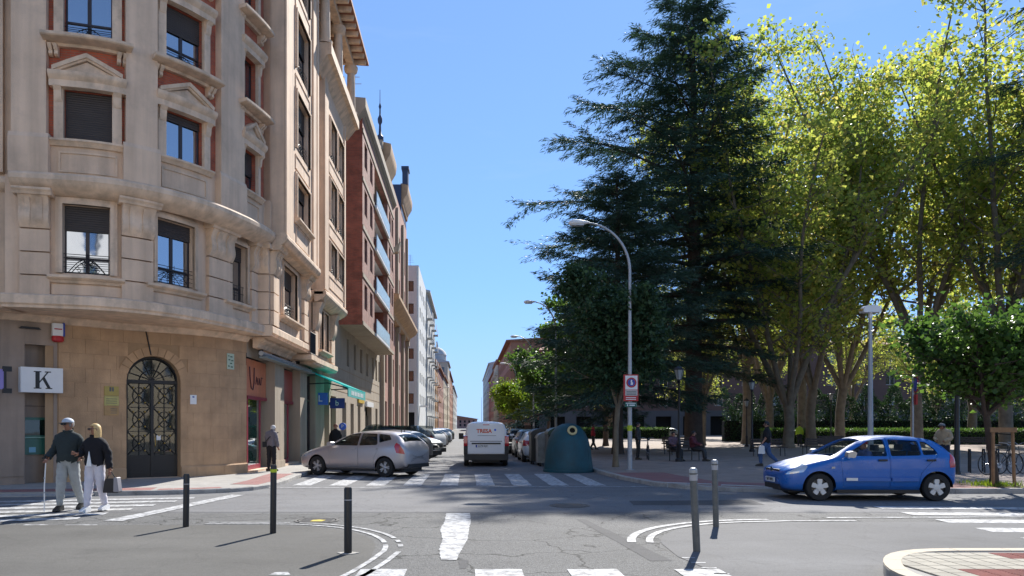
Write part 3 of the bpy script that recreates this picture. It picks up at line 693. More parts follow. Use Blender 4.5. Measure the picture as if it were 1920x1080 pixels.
# ---- upper turret ------------------------------------------------------------
ua, ub, uc = pxs(W2, 119, 210), pxs(W2, 311, 381), pxs(W2, 455, 482)
levels = [(8.84, 10.13), (11.4, 13.0), (14.2, 15.8), (17.0, 18.6)]
ops2 = [(u[0], u[1], c, d) for u in (ua, ub, uc) for (c, d) in levels]
mb = MB(); pwall(mb, W2, 0, W2.len, 7.9, 8.8, (), depth=.3); part(mb, 'parapet_wall', M['stone'])
mb = MB(); pwall(mb, W2, 0, W2.len, 8.8, TOP, ops2, t=-.05, depth=.3); part(mb, 'brick_wall', M['brick'])
mb = MB()
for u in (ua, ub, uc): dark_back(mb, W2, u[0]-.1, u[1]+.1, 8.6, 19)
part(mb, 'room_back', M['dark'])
pil = [(24, 90), (234, 291), (407, 450), (497, 508)]
for a, b in pil:
    s0, s1 = pxs(W2, a, b); mb = MB(); pbox(mb, W2, s0, s1, -.06, .16, 8.86, TOP); part(mb, 'pilaster', M['stone'])
    mb = MB(); pbox(mb, W2, s0-.06, min(s1+.06, W2.len-.01), -.06, .21, 7.93, 8.80); sweep(mb, W2, s0-.06, min(s1+.06, W2.len-.01), [(-.06, 8.80), (.21, 8.80), (.16, 8.92), (-.06, 8.92)]); part(mb, 'pilaster_base', M['stone'])
def pediment(P, s, z, w, h):
    mb = MB()
    pr = lambda k, z0: [(-w/2*k, z0), (w/2*k, z0), (0, z0+h*k)]
    st = 8
    # tympanum
    fn = lambda u, v, t: P.W(s+u, t, v)
    mb.add([P.W(s-w/2*.8, .08, z+.03), P.W(s, .08, z+.03), P.W(s, .08, z+h*.8)], [(0, 1, 2)]); mb.add([P.W(s, .08, z+.03), P.W(s+w/2*.8, .08, z+.03), P.W(s, .08, z+h*.8)], [(0, 1, 2)])
    th = .1
    for sg in (-1, 1):
        for (o0, o1, tt) in ((0, th, .2), (-.05, 0, .14)):
            k = 4; vs = []; fs = []
            for i in range(k+1):
                u = i/k; x = sg*w/2*(1-u); zz = z+h*u
                for (dz, t) in ((o0, -.02), (o0, tt), (o1, tt+.02), (o1, -.02)): vs.append(P.W(s+x, t, zz+dz))
            for i in range(k):
                for j in range(4): fs.append((i*4+j, i*4+(j+1) % 4, i*4+(j+1) % 4+4, i*4+j+4))
            fs.append((0, 1, 2, 3)); mb.add(vs, fs)
    return part(mb, 'pediment', M['stone_trim'])
def bracket_pair(P, s, z, n=2):
    mb = MB()
    for k in range(n):
        x = s+(k-.5)*.13; sweep(mb, P, x-.045, x+.045, [(-.05, z-.26), (.04, z-.26), (.09, z-.22), (.08, z-.14), (.16, z-.08), (.2, z), (-.05, z)])
    return part(mb, 'bracket_pair', M['stone_trim'], smooth=40)
def tw(u, li, shutter, rail, mull=1, transom=0):
    c, d = levels[li]; s = sum(u)/2; w_ = u[1]-u[0]
    jw = .22 if w_ > .9 else .17
    for x in (u[0]-jw, u[1]):
        mb = MB()
        pbox(mb, W2, x, x+jw, -.06, .05, c-.02, d+.0)
        sweep(mb, W2, x+.02, x+jw-.02, [(-.05, d-.35), (.06, d-.35), (.1, d-.28), (.12, d-.1), (.2, d), (-.05, d)])
        part(mb, 'window_jamb', M['stone_trim'], smooth=30)
    mb = MB(); sweep(mb, W2, u[0]-jw-.08, u[1]+jw+.08, [(-.06, d), (.16, d), (.16, d+.16), (.24, d+.24), (.26, d+.30), (.26, d+.36), (-.06, d+.38)]); part(mb, 'entablature', M['stone_trim'], smooth=30)
    if li % 2 == 0: pediment(W2, s, d+.38, w_+2*jw+.0, .38)
    window(W2, s, c, w_, d-c, bld, shutter, mull, transom, t=-.24, rail=rail)
for u, shs in ((ua, (1.0, 0, .4, .3)), (ub, (.17, .42, .3, .3)), (uc, (.55, .0, .3, .3))):
    for li in range(4):
        rail = (.42, True) if li == 1 else None
        tw(u, li, shs[li], rail, 1, .5 if li == 1 else 0)
        c = levels[li][0]; jw = .3
        if li == 0: sill(W2, u[0]-.3, u[1]+.3, c-.01, .16, .1)
        else:
            sill(W2, u[0]-.42, min(u[1]+.42, W2.len-.02), c-.03, .42, .14, 'balcony_slab')
            for sx in (u[0]-.22, u[1]+.22): bracket_pair(W2, sx, c-.22)
    # sunk panel under the lowest sill: raised border
    mb = MB(); a, b = u[0]-.02, u[1]+.02
    for q in ((a-.1, b+.1, 8.02, 8.07), (a-.1, b+.1, 8.5, 8.55), (a-.1, a-.05, 8.07, 8.5), (b+.05, b+.1, 8.07, 8.5)): pbox(mb, W2, q[0], q[1], -.01, .03, q[2], q[3])
    part(mb, 'panel_border', M['stone_trim'])
# caps so the turret and the block are closed solids
def cap(name, pts, z, m): 
    mb = MB(); mb.add([(x, y, z) for x, y in pts], [tuple(range(len(pts)))]); return part(mb, name, m)
M['rooftile'] = mat('clay_roof_tile', (.30, .13, .08), .85, .25, 3, .5, 30)
cap('roof_slab', [(p.x, p.y) for p in W2.pts]+[(-6.2, 37.5), (-20, 37.5), (-26, 30), (-26, 15.2), (-11.55, 18.95)], TOP, M['rooftile'])

# ---- street bays -------------------------------------------------------------
SU = Path([(-6.9, 24.2), (-6.9, 37.5)])       # recessed upper street wall
opsU = [(29.98-24.2, 31.0-24.2, c, c+2.0) for c in (4.75, 8.0, 10.9, 13.8)]
mb = MB(); pwall(mb, SU, 0, SU.len, 4.5, 16.6, opsU, depth=.3); part(mb, 'street_wall', M['stone'])
mb = MB(); dark_back(mb, SU, 5.5, 7.1, 4.6, 16.2); part(mb, 'room_back', M['dark'])
for o_ in opsU: window(SU, (o_[0]+o_[1])/2, o_[2], .98, 2.0, bld, .2, 1)
BYA = dict(y0=24.4, y1=29.75, x1=-6.42, xu=-5.95, led=(4.9, 7.9))
def bay(y0, y1, xf, z0, z1, ops, m, name):
    """box bay: front towards the street with both cheeks"""
    P = Path([(-6.9, y0), (xf, y0), (xf, y1), (-6.9, y1)]); off = abs(-6.9-xf)
    mb = MB(); pwall(mb, P, 0, off, z0, z1); pwall(mb, P, off, off+y1-y0, z0, z1, [(off+a-y0, off+b-y0, c, d) for a, b, c, d in ops], depth=.28); pwall(mb, P, off+y1-y0, P.len, z0, z1)
    part(mb, name, m)
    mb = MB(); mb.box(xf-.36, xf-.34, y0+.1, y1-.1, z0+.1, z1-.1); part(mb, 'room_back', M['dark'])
    return P, off
def bay_ledge(y0, y1, xf, prof, out=.1, name='string_course'):
    P = Path([(-6.9, y0-out), (xf+out, y0-out), (xf+out, y1+out), (-6.9, y1+out)]); mb = MB()
    mb2 = MB()
    A = Path([(xf, y0-out), (xf, y1+out)]); sweep(mb2, A, 0, A.len, [(t+out+.0, z) for t, z in prof])
    Bc = Path([(-6.9, y0), (xf-.0, y0)]); sweep(mb2, Bc, 0, Bc.len-.001, [(t+out, z) for t, z in prof])
    part(mb2, name, M['stone_trim'], smooth=30)
def grooved_panel(P, s0, s1, z0, z1, t=0, w=.035, d=.03):
    mb = MB()
    for q in ((s0, s1, z0, z0+w), (s0, s1, z1-w, z1), (s0, s0+w, z0+w, z1-w), (s1-w, s1, z0+w, z1-w)): pbox(mb, P, q[0], q[1], -.01+t, t+d, q[2], q[3])
    part(mb, 'panel_border', M['stone_trim'])
# bay A ------------------------------------------------------
y0, y1 = 24.4, 29.75
P, off = bay(y0, y1, -6.42, 4.55, 7.9, [(25.95, 28.05, 5.5, 7.25)], M['stone'], 'bay_wall')
PF = Path([(-6.42, y0), (-6.42, y1)])
for s0, s1 in ((.0, .72), (4.62, 5.35)): rusticated(PF, s0, s1)
# the bracket on the left cheek
PCh = Path([(-6.95, y0), (-6.42, y0)]); rusticated(PCh, .08, .52)
o_ = (1.55, 3.65, 5.5, 7.25); surround(PF, o_); sill(PF, 1.1, 4.1, 5.42, .26); window(PF, 2.6, 5.5, 2.1, 1.75, bld, .35, 1, 0, t=-.22, rail=(.5, True))
bay_ledge(y0, y1, -6.42, LCOR1, .12)
P, off = bay(y0, y1, -5.95, 7.9, TOP, [(26.0, 28.15, c, d) for c, d in ((8.85, 10.34), (11.3, 13.3), (14.1, 16.1), (17.0, 19.0))], M['stone'], 'bay_wall')
PU = Path([(-5.95, y0), (-5.95, y1)])
bay_ledge(y0, y1, -5.95, LCOR2, .12)
cap('bay_soffit', [(-6.95, y0-.1), (-5.9, y0-.1), (-5.9, y1+.1), (-6.95, y1+.1)], 7.5, M['stone'])
for i, (c, d) in enumerate(((8.85, 10.34), (11.3, 13.3), (14.1, 16.1), (17.0, 19.0))):
    surround(PU, (1.6, 3.75, c, d), w=.13); window(PU, 2.675, c, 2.15, d-c, bld, .4 if i else .3, 1, 0, t=-.22, rail=(.6, True) if i else None)
    if i: grooved_panel(PU, 1.5, 3.85, c-.72, c-.22)
    else: sill(PU, 1.35, 4.0, c-.03, .2); grooved_panel(PU, 1.6, 3.75, 8.0, 8.62)
mb = MB(); 
for s0, s1 in ((0.0, .98), (4.3, 4.85), (5.05, 5.35)): pbox(mb, PU, s0, s1, -.01, .07, 7.93, TOP)
part(mb, 'pilaster', M['stone'])
# small balcony between bays
bal = MB(); bal.box(-7.3, -6.2, 29.85, 31.0, 4.3, 4.5); part(bal, 'balcony_slab', M['stone_trim'])
rl = MB()
for k in range(11): rl.tube([(-6.26, 29.92+k*.1, 4.5), (-6.26, 29.92+k*.1, 5.4)], .012, 4)
for z in (4.55, 5.4): rl.tube([(-6.26, 29.9, z), (-6.26, 30.96, z)], .02, 4)
part(rl, 'balcony_railing', M['iron'])
# bay B ------------------------------------------------------
y0, y1 = 31.1, 36.4
P, off = bay(y0, y1, -6.42, 4.2, 7.35, [(32.2, 33.2, 5.0, 6.7), (33.45, 34.45, 5.0, 6.7)], M['stone'], 'bay_wall')
PF = Path([(-6.42, y0), (-6.42, y1)])
for s0, s1 in ((.0, .6), (3.75, 4.35)): 
    mb = MB(); pbox(mb, PF, s0, s1, -.02, .12, 4.6, 5.6); part(mb, 'block', M['stone']); mb = MB(); sweep(mb, PF, s0, s1, scroll_prof(5.64, 6.8, .12, .42)); part(mb, 'scroll_bracket', M['stone_trim'], smooth=50)
for a in (1.1, 2.35): surround(PF, (a, a+1.0, 5.0, 6.7), w=.1); window(PF, a+.5, 5.0, 1.0, 1.7, bld, .2, 1, t=-.2, rail=(.5, True))
sill(PF, .9, 3.6, 4.92, .25)
bay_ledge(y0-.1, y1, -6.42, [(t, z-.35) for t, z in LCOR1], .12)
P, off = bay(y0, y1, -5.95, 7.3, 16.3, [(a, a+1.55, c, d) for a in (32.35, 34.3) for c, d in ((8.35, 9.6), (10.6, 12.35), (13.35, 15.0))], M['stone'], 'bay_wall')
PU = Path([(-5.95, y0), (-5.95, y1)])
bay_ledge(y0, y1, -5.95, [(t, z-.62) for t, z in LCOR2], .12)
for c, d in ((8.35, 9.6), (10.6, 12.35), (13.35, 15.0)):
    for a in (1.25, 3.2): surround(PU, (a, a+1.55, c, d), w=.09); window(PU, a+.775, c, 1.55, d-c, bld, .25, 1, t=-.2, rail=(.45, True))
    grooved_panel(PU, 1.1, 4.9, c-.75, c-.2)
mb = MB()
for s0, s1 in ((0.0, .8), (5.0, 5.3)): pbox(mb, PU, s0, s1, -.01, .06, 7.35, 16.2)
part(mb, 'pilaster', M['stone'])
# end wall, top loggia with columns and deep tiled eaves
mb = MB(); mb.add([(-6.9, 37.5, 0), (-20, 37.5, 0), (-20, 37.5, 17.5), (-6.9, 37.5, 17.5)], [(0, 1, 2, 3)]); part(mb, 'party_wall', M['beige'])
PP = Path([(-6.9, 30.0), (-6.9, 37.7)])
mb = MB(); sweep(mb, PP, 0, PP.len, [(-.2, 15.9), (.9, 16.05), (1.3, 16.55), (1.47, 16.6), (1.47, 17.0), (1.3, 17.05), (-.2, 17.05)]); part(mb, 'loggia_parapet', M['stone_trim'], smooth=30)
mb = MB(); mb.box(-9.5, -7.0, 29.6, 37.5, 17.0, 19.9); part(mb, 'attic_wall', M['interior'])
for yy in (30.3, 33.4, 37.1):
    mb = MB(); mb.lathe([(.3, 0), (.3, .12), (.22, .16), (.2, 1.5), (.18, 2.0), (.3, 2.1), (.34, 2.22), (.34, 2.35)], 20, Matrix.Translation((-5.75, yy, 17.1))); part(mb, 'column', M['stone_trim'], smooth=40)
mb = MB(); mb.box(-5.92, -5.58, 29.6, 37.4, 19.45, 19.75); part(mb, 'loggia_beam', M['stone_trim'])
mb = MB(); mb.prism([(-4.95, 19.85), (-4.95, 20.0), (-9.5, 21.4), (-9.5, 20.1)], lambda u, v, w_: (u, w_, v), 24.0, 37.8); part(mb, 'eave', M['rooftile'])
for k in range(12):
    yy = 29.8+k*.68; mb = MB(); mb.prism([(-5.05, 19.68), (-5.0, 19.9), (-7.0, 20.4), (-7.0, 19.7)], lambda u, v, w_: (u, w_, v), yy-.09, yy+.09); part(mb, 'rafter', M['stone_trim'])

# ---- ground floor ------------------------------------------------------------
sd0, sd1 = pxs(GWs, 237, 339); sc = (sd0+sd1)/2; rd = (sd1-sd0)/2; zs_ = 3.68-rd; ZB = .09
s_m0, s_m1 = pxs(GWs, 4, 107)    # marble part
sB = GWs.s_of_px(108); sJ = GWs.s_of_px(150)
# backing sheet with the door opening
mb = MB(); pwall(mb, GWs, sB-.3, GWs.len, 0, 4.56, [(sd0, sd1, -.1, zs_+rd)], t=-.02, depth=.4)
n = 12
for i in range(n):
    a0, a1 = math.pi*i/n, math.pi*(i+1)/n
    p0 = (sc-rd*math.cos(a0), zs_+rd*math.sin(a0)); p1 = (sc-rd*math.cos(a1), zs_+rd*math.sin(a1))
    mb.add([GWs.W(p0[0], -.02, p0[1]), GWs.W(p1[0], -.02, p1[1]), GWs.W(p1[0], -.02, zs_+rd), GWs.W(p0[0], -.02, zs_+rd)], [(0, 1, 2, 3)])
    mb.add([GWs.W(p0[0], -.02, p0[1]), GWs.W(p1[0], -.02, p1[1]), GWs.W(p1[0], -.42, p1[1]), GWs.W(p0[0], -.42, p0[1])], [(0, 1, 2, 3)])
part(mb, 'ground_floor_wall', M['sandjoint'])
rows = [.42+.4*i for i in range(11)]; rs = random.Random(4)
for i, z in enumerate(rows):
    z1 = min(z+.4, 4.53)
    if z1-z < .05: continue
    s = sB+.02-(i % 2)*.33
    while s < GWs.len-.01:
        e = s+rs.choice([.62, .68, .74]); a, b = max(s, sB+.02), min(e, GWs.len)
        if b-a > .06:
            segs = [(a, b)]
            if z < zs_+rd+.2:
                zz = max(z, zs_); hw = math.sqrt(max(0, (rd+.24)**2-(zz-zs_)**2)) if z >= zs_ else rd
                if z < zs_+rd+.2 and hw > 0:
                    out = []
                    for (u, v) in segs:
                        if v <= sc-hw or u >= sc+hw: out.append((u, v))
                        else:
                            if u < sc-hw-.05: out.append((u, sc-hw))
                            if v > sc+hw+.05: out.append((sc+hw, v))
                    segs = out
            for u, v in segs:
                mb = MB(); pbox(mb, GWs, u+.0025, v-.0025, -.03, rs.uniform(.0, .003), z+.0025, z1-.0025); part(mb, 'stone', M['sand'])
        s = e
s = sB
while s < GWs.len-.02:        # plinth stones
    e = min(s+.95, GWs.len); segs = [(s, e)]
    if not (e <= sd0 or s >= sd1): segs = [q for q in ((s, min(e, sd0-.01)), (max(s, sd1+.01), e)) if q[1]-q[0] > .05]
    for u, v in segs: mb = MB(); sweep(mb, GWs, u+.003, v-.003, [(-.03, 0), (.05, 0), (.05, .38), (.02, .42), (-.03, .42)]); part(mb, 'plinth_stone', M['sand'])
    s = e
# voussoirs
nv = 13
for i in range(nv):
    a0, a1 = math.pi*i/nv+.012, math.pi*(i+1)/nv-.012; mb = MB(); vs = []
    for t in (-.03, .006):
        for (r_, a) in ((rd+.0, a0), (rd+.26, a0), (rd+.26, a1), (rd+.0, a1)): vs.append(GWs.W(sc-r_*math.cos(a), t, zs_+r_*math.sin(a)))
    mb.add(vs, [(0, 1, 2, 3), (4, 7, 6, 5), (0, 4, 5, 1), (1, 5, 6, 2), (2, 6, 7, 3), (3, 7, 4, 0)]); part(mb, 'voussoir', M['sand'])
# side return and lower street moulding
s_u0 = GWs.s_of_px(150)
for q, a, b in ((GWs, 0, GWs.len),):
    mb = MB(); sweep(mb, q, a, b, [(-.05, 4.36), (.06, 4.38), (.12, 4.46), (.2, 4.53), (.2, 4.56), (-.05, 4.56)]); part(mb, 'bed_mould', M['stone_trim'], smooth=30)
# soffit between ledge and ground wall
mb = MB(); A = L1.offset(-.3); N_ = 40; vs = []
for i in range(N_+1):
    u = i/N_; p = A.W(A.len*u, 0, 4.562); q = GWs.W(GWs.len*u, -.1, 4.562) if True else None; vs += [p, q]
mb.add(vs, [(2*i, 2*i+2, 2*i+3, 2*i+1) for i in range(N_)]); part(mb, 'soffit', M['stone'])
cap('soffit', [(-7.4, 24.3), (-6.3, 24.3), (-6.3, 36.5), (-7.4, 36.5)], 4.53, M['stone'])
mb = MB(); sweep(mb, Path([(-6.95, 24.6), (-6.95, 29.3)]), 0, 4.7, [(-.1, 4.2), (.05, 4.22), (.12, 4.35), (.3, 4.45), (.3, 4.52), (-.1, 4.52)]); part(mb, 'bed_mould', M['stone_trim'], smooth=30)
cap('soffit', [(-26, 14.6), (-11.4, 18.35), (-11.4, 19.4), (-26, 19.4)], 4.53, M['stone'])
# marble bank front left of the stonework, with the cash-machine niche
sn0, sn1 = pxs(GWs, 47, 101)
mb = MB(); pwall(mb, GWs, 0, sB-.01, 0, 4.56, [(sn0, sn1, -.1, 3.78)], depth=.35); pwall(mb, GL, 0, GL.len, 0, 4.56, [(GL.len-4.2, GL.len-1.2, .5, 3.6)], depth=.35); part(mb, 'marble_wall', M['marble'])
mb = MB(); pbox(mb, GWs, sn0, sn1, -.4, -.36, 0, 3.8); part(mb, 'niche_back', M['marble'])
mb = MB(); pbox(mb, GL, GL.len-4.2, GL.len-1.2, -.4, -.36, .5, 3.6); part(mb, 'bank_window', M['glass_dark'])
mb = MB(); pbox(mb, GWs, 0.02, sn0-.02, .0, .03, .3, 4.3); part(mb, 'marble_pilaster', M['marble'])
mb = MB(); 
for z in (1.15, 2.15, 3.0): pbox(mb, GWs, sn0+.02, sn1-.02, -.362, -.345, z, z+.01)
part(mb, 'marble_joint', M['dark'])

# iron double door -------------------------------------------------------------
q0 = GWs.W(sc, -.34, 0); da = GWs.ang(sc)
door = obj('entrance_door', None, bld, loc=(q0.x-B0[0], q0.y-B0[1], 0), rz=da)
def dpart(mb, name, m, smooth=None): return mb.build(name, m, door, smooth=smooth)
arcp = [(-rd*math.cos(math.pi*i/20), zs_+rd*math.sin(math.pi*i/20)) for i in range(21)]
mb = MB(); mb.prism([(-rd, 0)]+arcp+[(rd, 0)], lambda u, v, w_: (u, w_, v), .06, .08); dpart(mb, 'dark_glass', M['glass_dark'])
mb = MB()
mb.box(-rd, -rd+.08, -.04, .05, 0, zs_); mb.box(rd-.08, rd, -.04, .05, 0, zs_); mb.box(-.04, .04, -.06, .05, 0, zs_); mb.box(-rd, rd, -.05, .05, zs_-.05, zs_+.05)
mb.box(-rd, rd, -.03, .05, .08, .75); mb.box(-rd+.08, rd-.08, -.045, -.03, .2, .25)
mb.tube([(u, 0, v) for u, v in [(-(rd-.04)*math.cos(math.pi*i/20), zs_+(rd-.04)*math.sin(math.pi*i/20)) for i in range(21)]], .045, 6); dpart(mb, 'door_frame', M['iron'])
M['iron_grey'] = mat('weathered_iron', (.05, .05, .055), .5, .2, 8)
for sg in (-1, 1):
    mb = MB(); x0, x1 = (.04, rd-.08); hz = (zs_-.05-.75)/3
    for r_ in range(3):
        z0 = .75+r_*hz; z1 = z0+hz
        a, b = sg*x0, sg*x1; c = (a+b)/2
        for p in (((a, z0), (b, z1)), ((a, z1), (b, z0)), ((c, z0), (c, z1)), ((a, z1), (b, z1))): mb.tube([(p[0][0], -.01, p[0][1]), (p[1][0], -.01, p[1][1])], .010, 4)
        mb.tube([(c+.17*math.cos(t), -.012, (z0+z1)/2+.24*math.sin(t)) for t in [i*math.pi/6 for i in range(13)]], .009, 4)
    dpart(mb, 'door_grille', M['iron_grey'])
    mb = MB()
    for r_ in range(3):
        z0 = .75+r_*hz; c = sg*(x0+x1)/2
        for (x, z) in ((c, z0+hz/2), (c-.16, z0+hz*.2), (c+.16, z0+hz*.2), (c-.16, z0+hz*.82), (c+.16, z0+hz*.82)): mb.lathe([(.028, 0), (.02, .015), (.005, .02)], 8, Matrix.Translation((x, -.02, z)) @ Matrix.Rotation(R(90), 4, 'X'))
    dpart(mb, 'rosettes', M['gold'])
mb = MB()
for i in range(1, 8):
    a = math.pi*i/8; mb.tube([(0, -.01, zs_+.05), (-(rd-.06)*math.cos(a), -.01, zs_+(rd-.06)*math.sin(a))], .010, 4)
mb.tube([(-.35*math.cos(math.pi*i/12), -.01, zs_+.35*math.sin(math.pi*i/12)) for i in range(13)], .012, 4); dpart(mb, 'fanlight_grille', M['iron_grey'])
mb = MB(); mb.box(.12, .24, -.03, -.012, 1.2, 1.34); dpart(mb, 'notice', M['white'])
mb = MB(); mb.tube([(.08, -.06, 1.0), (.08, -.09, 1.05), (.08, -.09, 1.25), (.08, -.06, 1.3)], .012, 6); dpart(mb, 'handle', M['gold'])
mb = MB(); pbox(mb, GWs, sd0+.02, sd1-.02, -.5, .1, 0, .1); part(mb, 'doorstep', M['stone_trim'])
# wall fittings ----------------------------------------------------------------
def on_wall(P, px, z, t=.0): 
    s = P.s_of_px(px); q = P.W(s, t, z); return (q.x, q.y, q.z), P.ang(s)
def wallthing(name, label, cat, P, px, z, t=.01):
    loc, a = on_wall(P, px, z, t); return thing(name, label, cat, loc, a)
t = wallthing('nameplate', 'brass plaque of three stacked plates left of the arched door', 'plaque', GWs, 209, 1.92)
M['brass2'] = mat('pale_brass_plate', (.50, .42, .14), .4, .15, 6, metal=.3); M['brass3'] = mat('copper_plate', (.42, .25, .10), .4, .15, 6, metal=.3)
for i, (mm, z0) in enumerate(((M['gold'], .56), (M['brass2'], .28), (M['brass3'], 0))):
    mb = MB(); mb.box(-.2, .2, -.02, 0, z0, z0+.265); pl_ = mb.build('plate', mm, t)
    if i == 0:
        mb = MB(); mb.box(-.06, -.01, -.026, -.02, .68, .80); mb.box(.01, .06, -.026, -.02, .68, .80); mb.build('emblem', M['kerb_dark'], pl_)
    else:
        mb = MB()
        for k in range(3): mb.box(-.15+(.12 if i == 2 else 0), .15, -.023, -.02, z0+.06+k*.06, z0+.075+k*.06)
        mb.build('engraved_lines', M['kerb_dark'], pl_)
t = wallthing('street_name_sign', 'small pale green enamel street sign high on the wall right of the door', 'street sign', GWs, 431, 3.42)
M['enamel'] = mat('pale_green_enamel', (.50, .58, .45), .4, .05)
M['sign_green'] = mat('dark_green_print', (.03, .10, .05), .5)
mb = MB(); mb.box(-.16, .16, -.02, 0, 0, .5); mb.build('plate', M['enamel'], t)
mb = MB()
for (x0, x1, z) in ((-.11, -.06, .40), (-.02, .08, .38), (-.10, -.02, .28), (.02, .12, .26), (-.03, .06, .17), (-.12, -.05, .08), (.0, .1, .06)): mb.box(x0, x1, -.025, -.02, z, z+.035)
mb.build('lettering', M['sign_green'], t)
t = wallthing('notice_sheet', 'small white paper notice on the stone right of the arched door', 'notice', GWs, 362, 2.28)
mb = MB(); mb.box(-.1, .1, -.015, 0, 0, .28); mb.build('sheet', M['white'], t)
mb = MB(); mb.box(-.03, .03, -.018, -.015, .2, .24); mb.build('print', M['blue'], t)
t = wallthing('alarm_box', 'white alarm box with a red siren lamp beneath, high above the K sign', 'alarm', GWs, 107, 3.88, .04)
mb = MB(); mb.box(-.14, .14, -.12, 0, .16, .5); mb.build('housing', M['white'], t)
mb = MB(); mb.box(.115, .16, -.125, 0, .16, .52); mb.build('side_panel', M['blue'], t)
mb = MB(); mb.lathe([(.10, 0), (.15, .03), (.15, .12), (.13, .16)], 16, Matrix.Translation((0, -.06, 0)) @ Matrix.Scale(.7, 4, (0, 1, 0))); mb.build('siren_lamp', M['red'], t, smooth=40)
mb = MB(); mb.box(-.10, .09, -.124, -.12, .33, .36); mb.build('lettering', M['red'], t)
t = wallthing('bank_sign', 'square white lightbox sign with a black letter K on the marble front', 'sign', GWs, 74, 2.5, .16)
mb = MB(); mb.box(-.5, .5, -.12, .12, 0, .66); mb.build('lightbox', M['white'], t)
mb = MB()
for q in ([(-.16, .10), (-.06, .10), (-.06, .56), (-.16, .56)], [(-.20, .10), (-.02, .10), (-.02, .125), (-.20, .125)], [(-.20, .535), (-.02, .535), (-.02, .56), (-.20, .56)], [(-.06, .30), (.13, .56), (.165, .56), (-.06, .25)], [(.0, .36), (.13, .11), (.21, .11), (.05, .42)], [(.06, .535), (.21, .535), (.21, .56), (.06, .56)], [(.08, .10), (.24, .10), (.24, .125), (.08, .125)]): mb.prism(q, lambda u, v, w_: (u, w_, v), -.126, -.122)
mb.build('letter_k', M['black'], t)
t = wallthing('cash_machine', 'green-edged cash machine sunk in the marble niche below the K sign', 'cash machine', GWs, 76, .85, -.33)
mb = MB(); mb.box(-.42, .36, -.03, .05, 0, 1.0); mb.build('fascia', mat('atm_green', (.03, .14, .11), .3, .1), t)
mb = MB(); mb.box(-.30, .3, -.045, -.03, .52, .93); mb.build('screen', M['glass_dark'], t)
mb = MB(); mb.tube([(-.36, -.06, .02), (-.36, -.06, .42), (-.32, -.06, .46), (.34, -.06, .46)], .018, 6); mb.build('rim_light', mat('pale_green_trim', (.25, .45, .38), .3), t)
mb = MB(); mb.box(-.2, -.04, -.05, -.03, .06, .2); mb.build('card_slot', mat('pale_blue_plastic', (.15, .4, .55), .3), t)
t = wallthing('wall_lamp', 'short black hooded wall lamp near the left edge above the marble', 'wall lamp', GWs, 54, 4.18, .02)
mb = MB(); mb.prism([(-.26, 0), (-.2, .05), (.2, .05), (.26, 0)], lambda u, v, w_: (u, w_, v), -.1, 0); mb.build('hood', M['iron'], t)
t = wallthing('projecting_sign', 'black bracket sign projecting from the bank front at the left edge', 'sign', GWs, 2, 2.45, .3)
mb = MB(); mb.box(-.08, .12, -.25, -.17, 0, .12); mb.box(-.08, .12, -.25, -.17, .55, .68); mb.box(-.06, 0, -.25, -.17, .12, .55); mb.build('bracket', M['black'], t)
mb = MB(); mb.box(-.5, -.06, -.24, -.18, .1, .6); mb.build('panel', mat('violet_panel', (.25, .2, .5), .3), t)
cab = MB(); pts = [GWs.W(GWs.s_of_px(268)+.01*math.sin(i*2.1), .03+.01*math.sin(i), 4.5-i*.09) for i in range(9)]; pts = [GWs.W(GWs.s_of_px(272)+.02*i, .03, 4.5-i*.1) for i in range(9)]
cab.tube(pts, .018, 5); part(cab, 'cable', M['black'])

# street shop fronts -----------------------------------------------------------
Y0 = 24.5
bays_ = [(24.56, 26.95), (28.3, 31.05), (32.35, 34.2), (36.3, 37.4)]
mb = MB(); pwall(mb, ST, 0, ST.len, 3.9, 4.55, (), depth=.1); part(mb, 'ground_floor_wall', M['beige'])
for a, b in ((26.95, 28.3), (31.05, 32.35), (34.2, 36.3)):
    mb = MB(); mb.box(-8.3, -6.92, a, b, 0, 3.95); mb.box(-8.3, -6.88, a-.02, b+.02, 0, .35); part(mb, 'shop_pillar', M['beige'])
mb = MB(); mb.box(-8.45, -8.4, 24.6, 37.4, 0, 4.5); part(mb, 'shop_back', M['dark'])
for a, b in bays_:
    mb = MB(); mb.box(-8.3, -6.95, a+.01, b-.03, .0, .16); part(mb, 'doorstep', M['stone_trim'])
M['mag'] = mat('dark_red_frame', (.28, .025, .05), .4)
M['salmon'] = mat('salmon_sign', (.60, .20, .10), .45, .15, 2)
def shop(a, b, kind):
    if kind in (0, 1):
        mb = MB(); mb.box(-7.32, -7.24, a+.02, b-.03, 2.62, 3.85); sg = part(mb, 'shop_sign', M['salmon'] if kind == 0 else mat('rust_sign', (.36, .07, .055), .5))
        for q in ((-7.3, -7.22, a+.02, a+.1, .16, 2.6), (-7.3, -7.22, b-.85, b-.77, .16, 2.6), (-7.32, -7.2, a+.02, b-.03, 2.52, 2.63), (-7.3, -7.22, a+.1, b-.85, .16, .32)):
            mb = MB(); mb.box(*q); part(mb, 'shop_frame', M['mag'])
        mb = MB(); mb.box(-7.27, -7.25, a+.1, b-.85, .3, 2.53); part(mb, 'shop_window', M['glass_shop'])
    else:
        mb = MB(); mb.box(-7.27, -7.25, a+.02, b-.03, .16, 3.88); part(mb, 'shop_window', M['glass_shop'])
        for q in ((a, a+.07), (b-.1, b-.03)): mb = MB(); mb.box(-7.25, -7.18, q[0], q[1], .16, 3.9); part(mb, 'shop_frame', M['frame'])
        mb = MB(); mb.box(-7.25, -7.18, a, b-.03, 2.75, 2.83); part(mb, 'shop_frame', M['frame'])
M['glass_shop'] = glass_mat('reflecting_shop_glass', (.012, .03, .028), 0, .02, refl=.35)
for i, (a, b) in enumerate(bays_): shop(a, b, i)
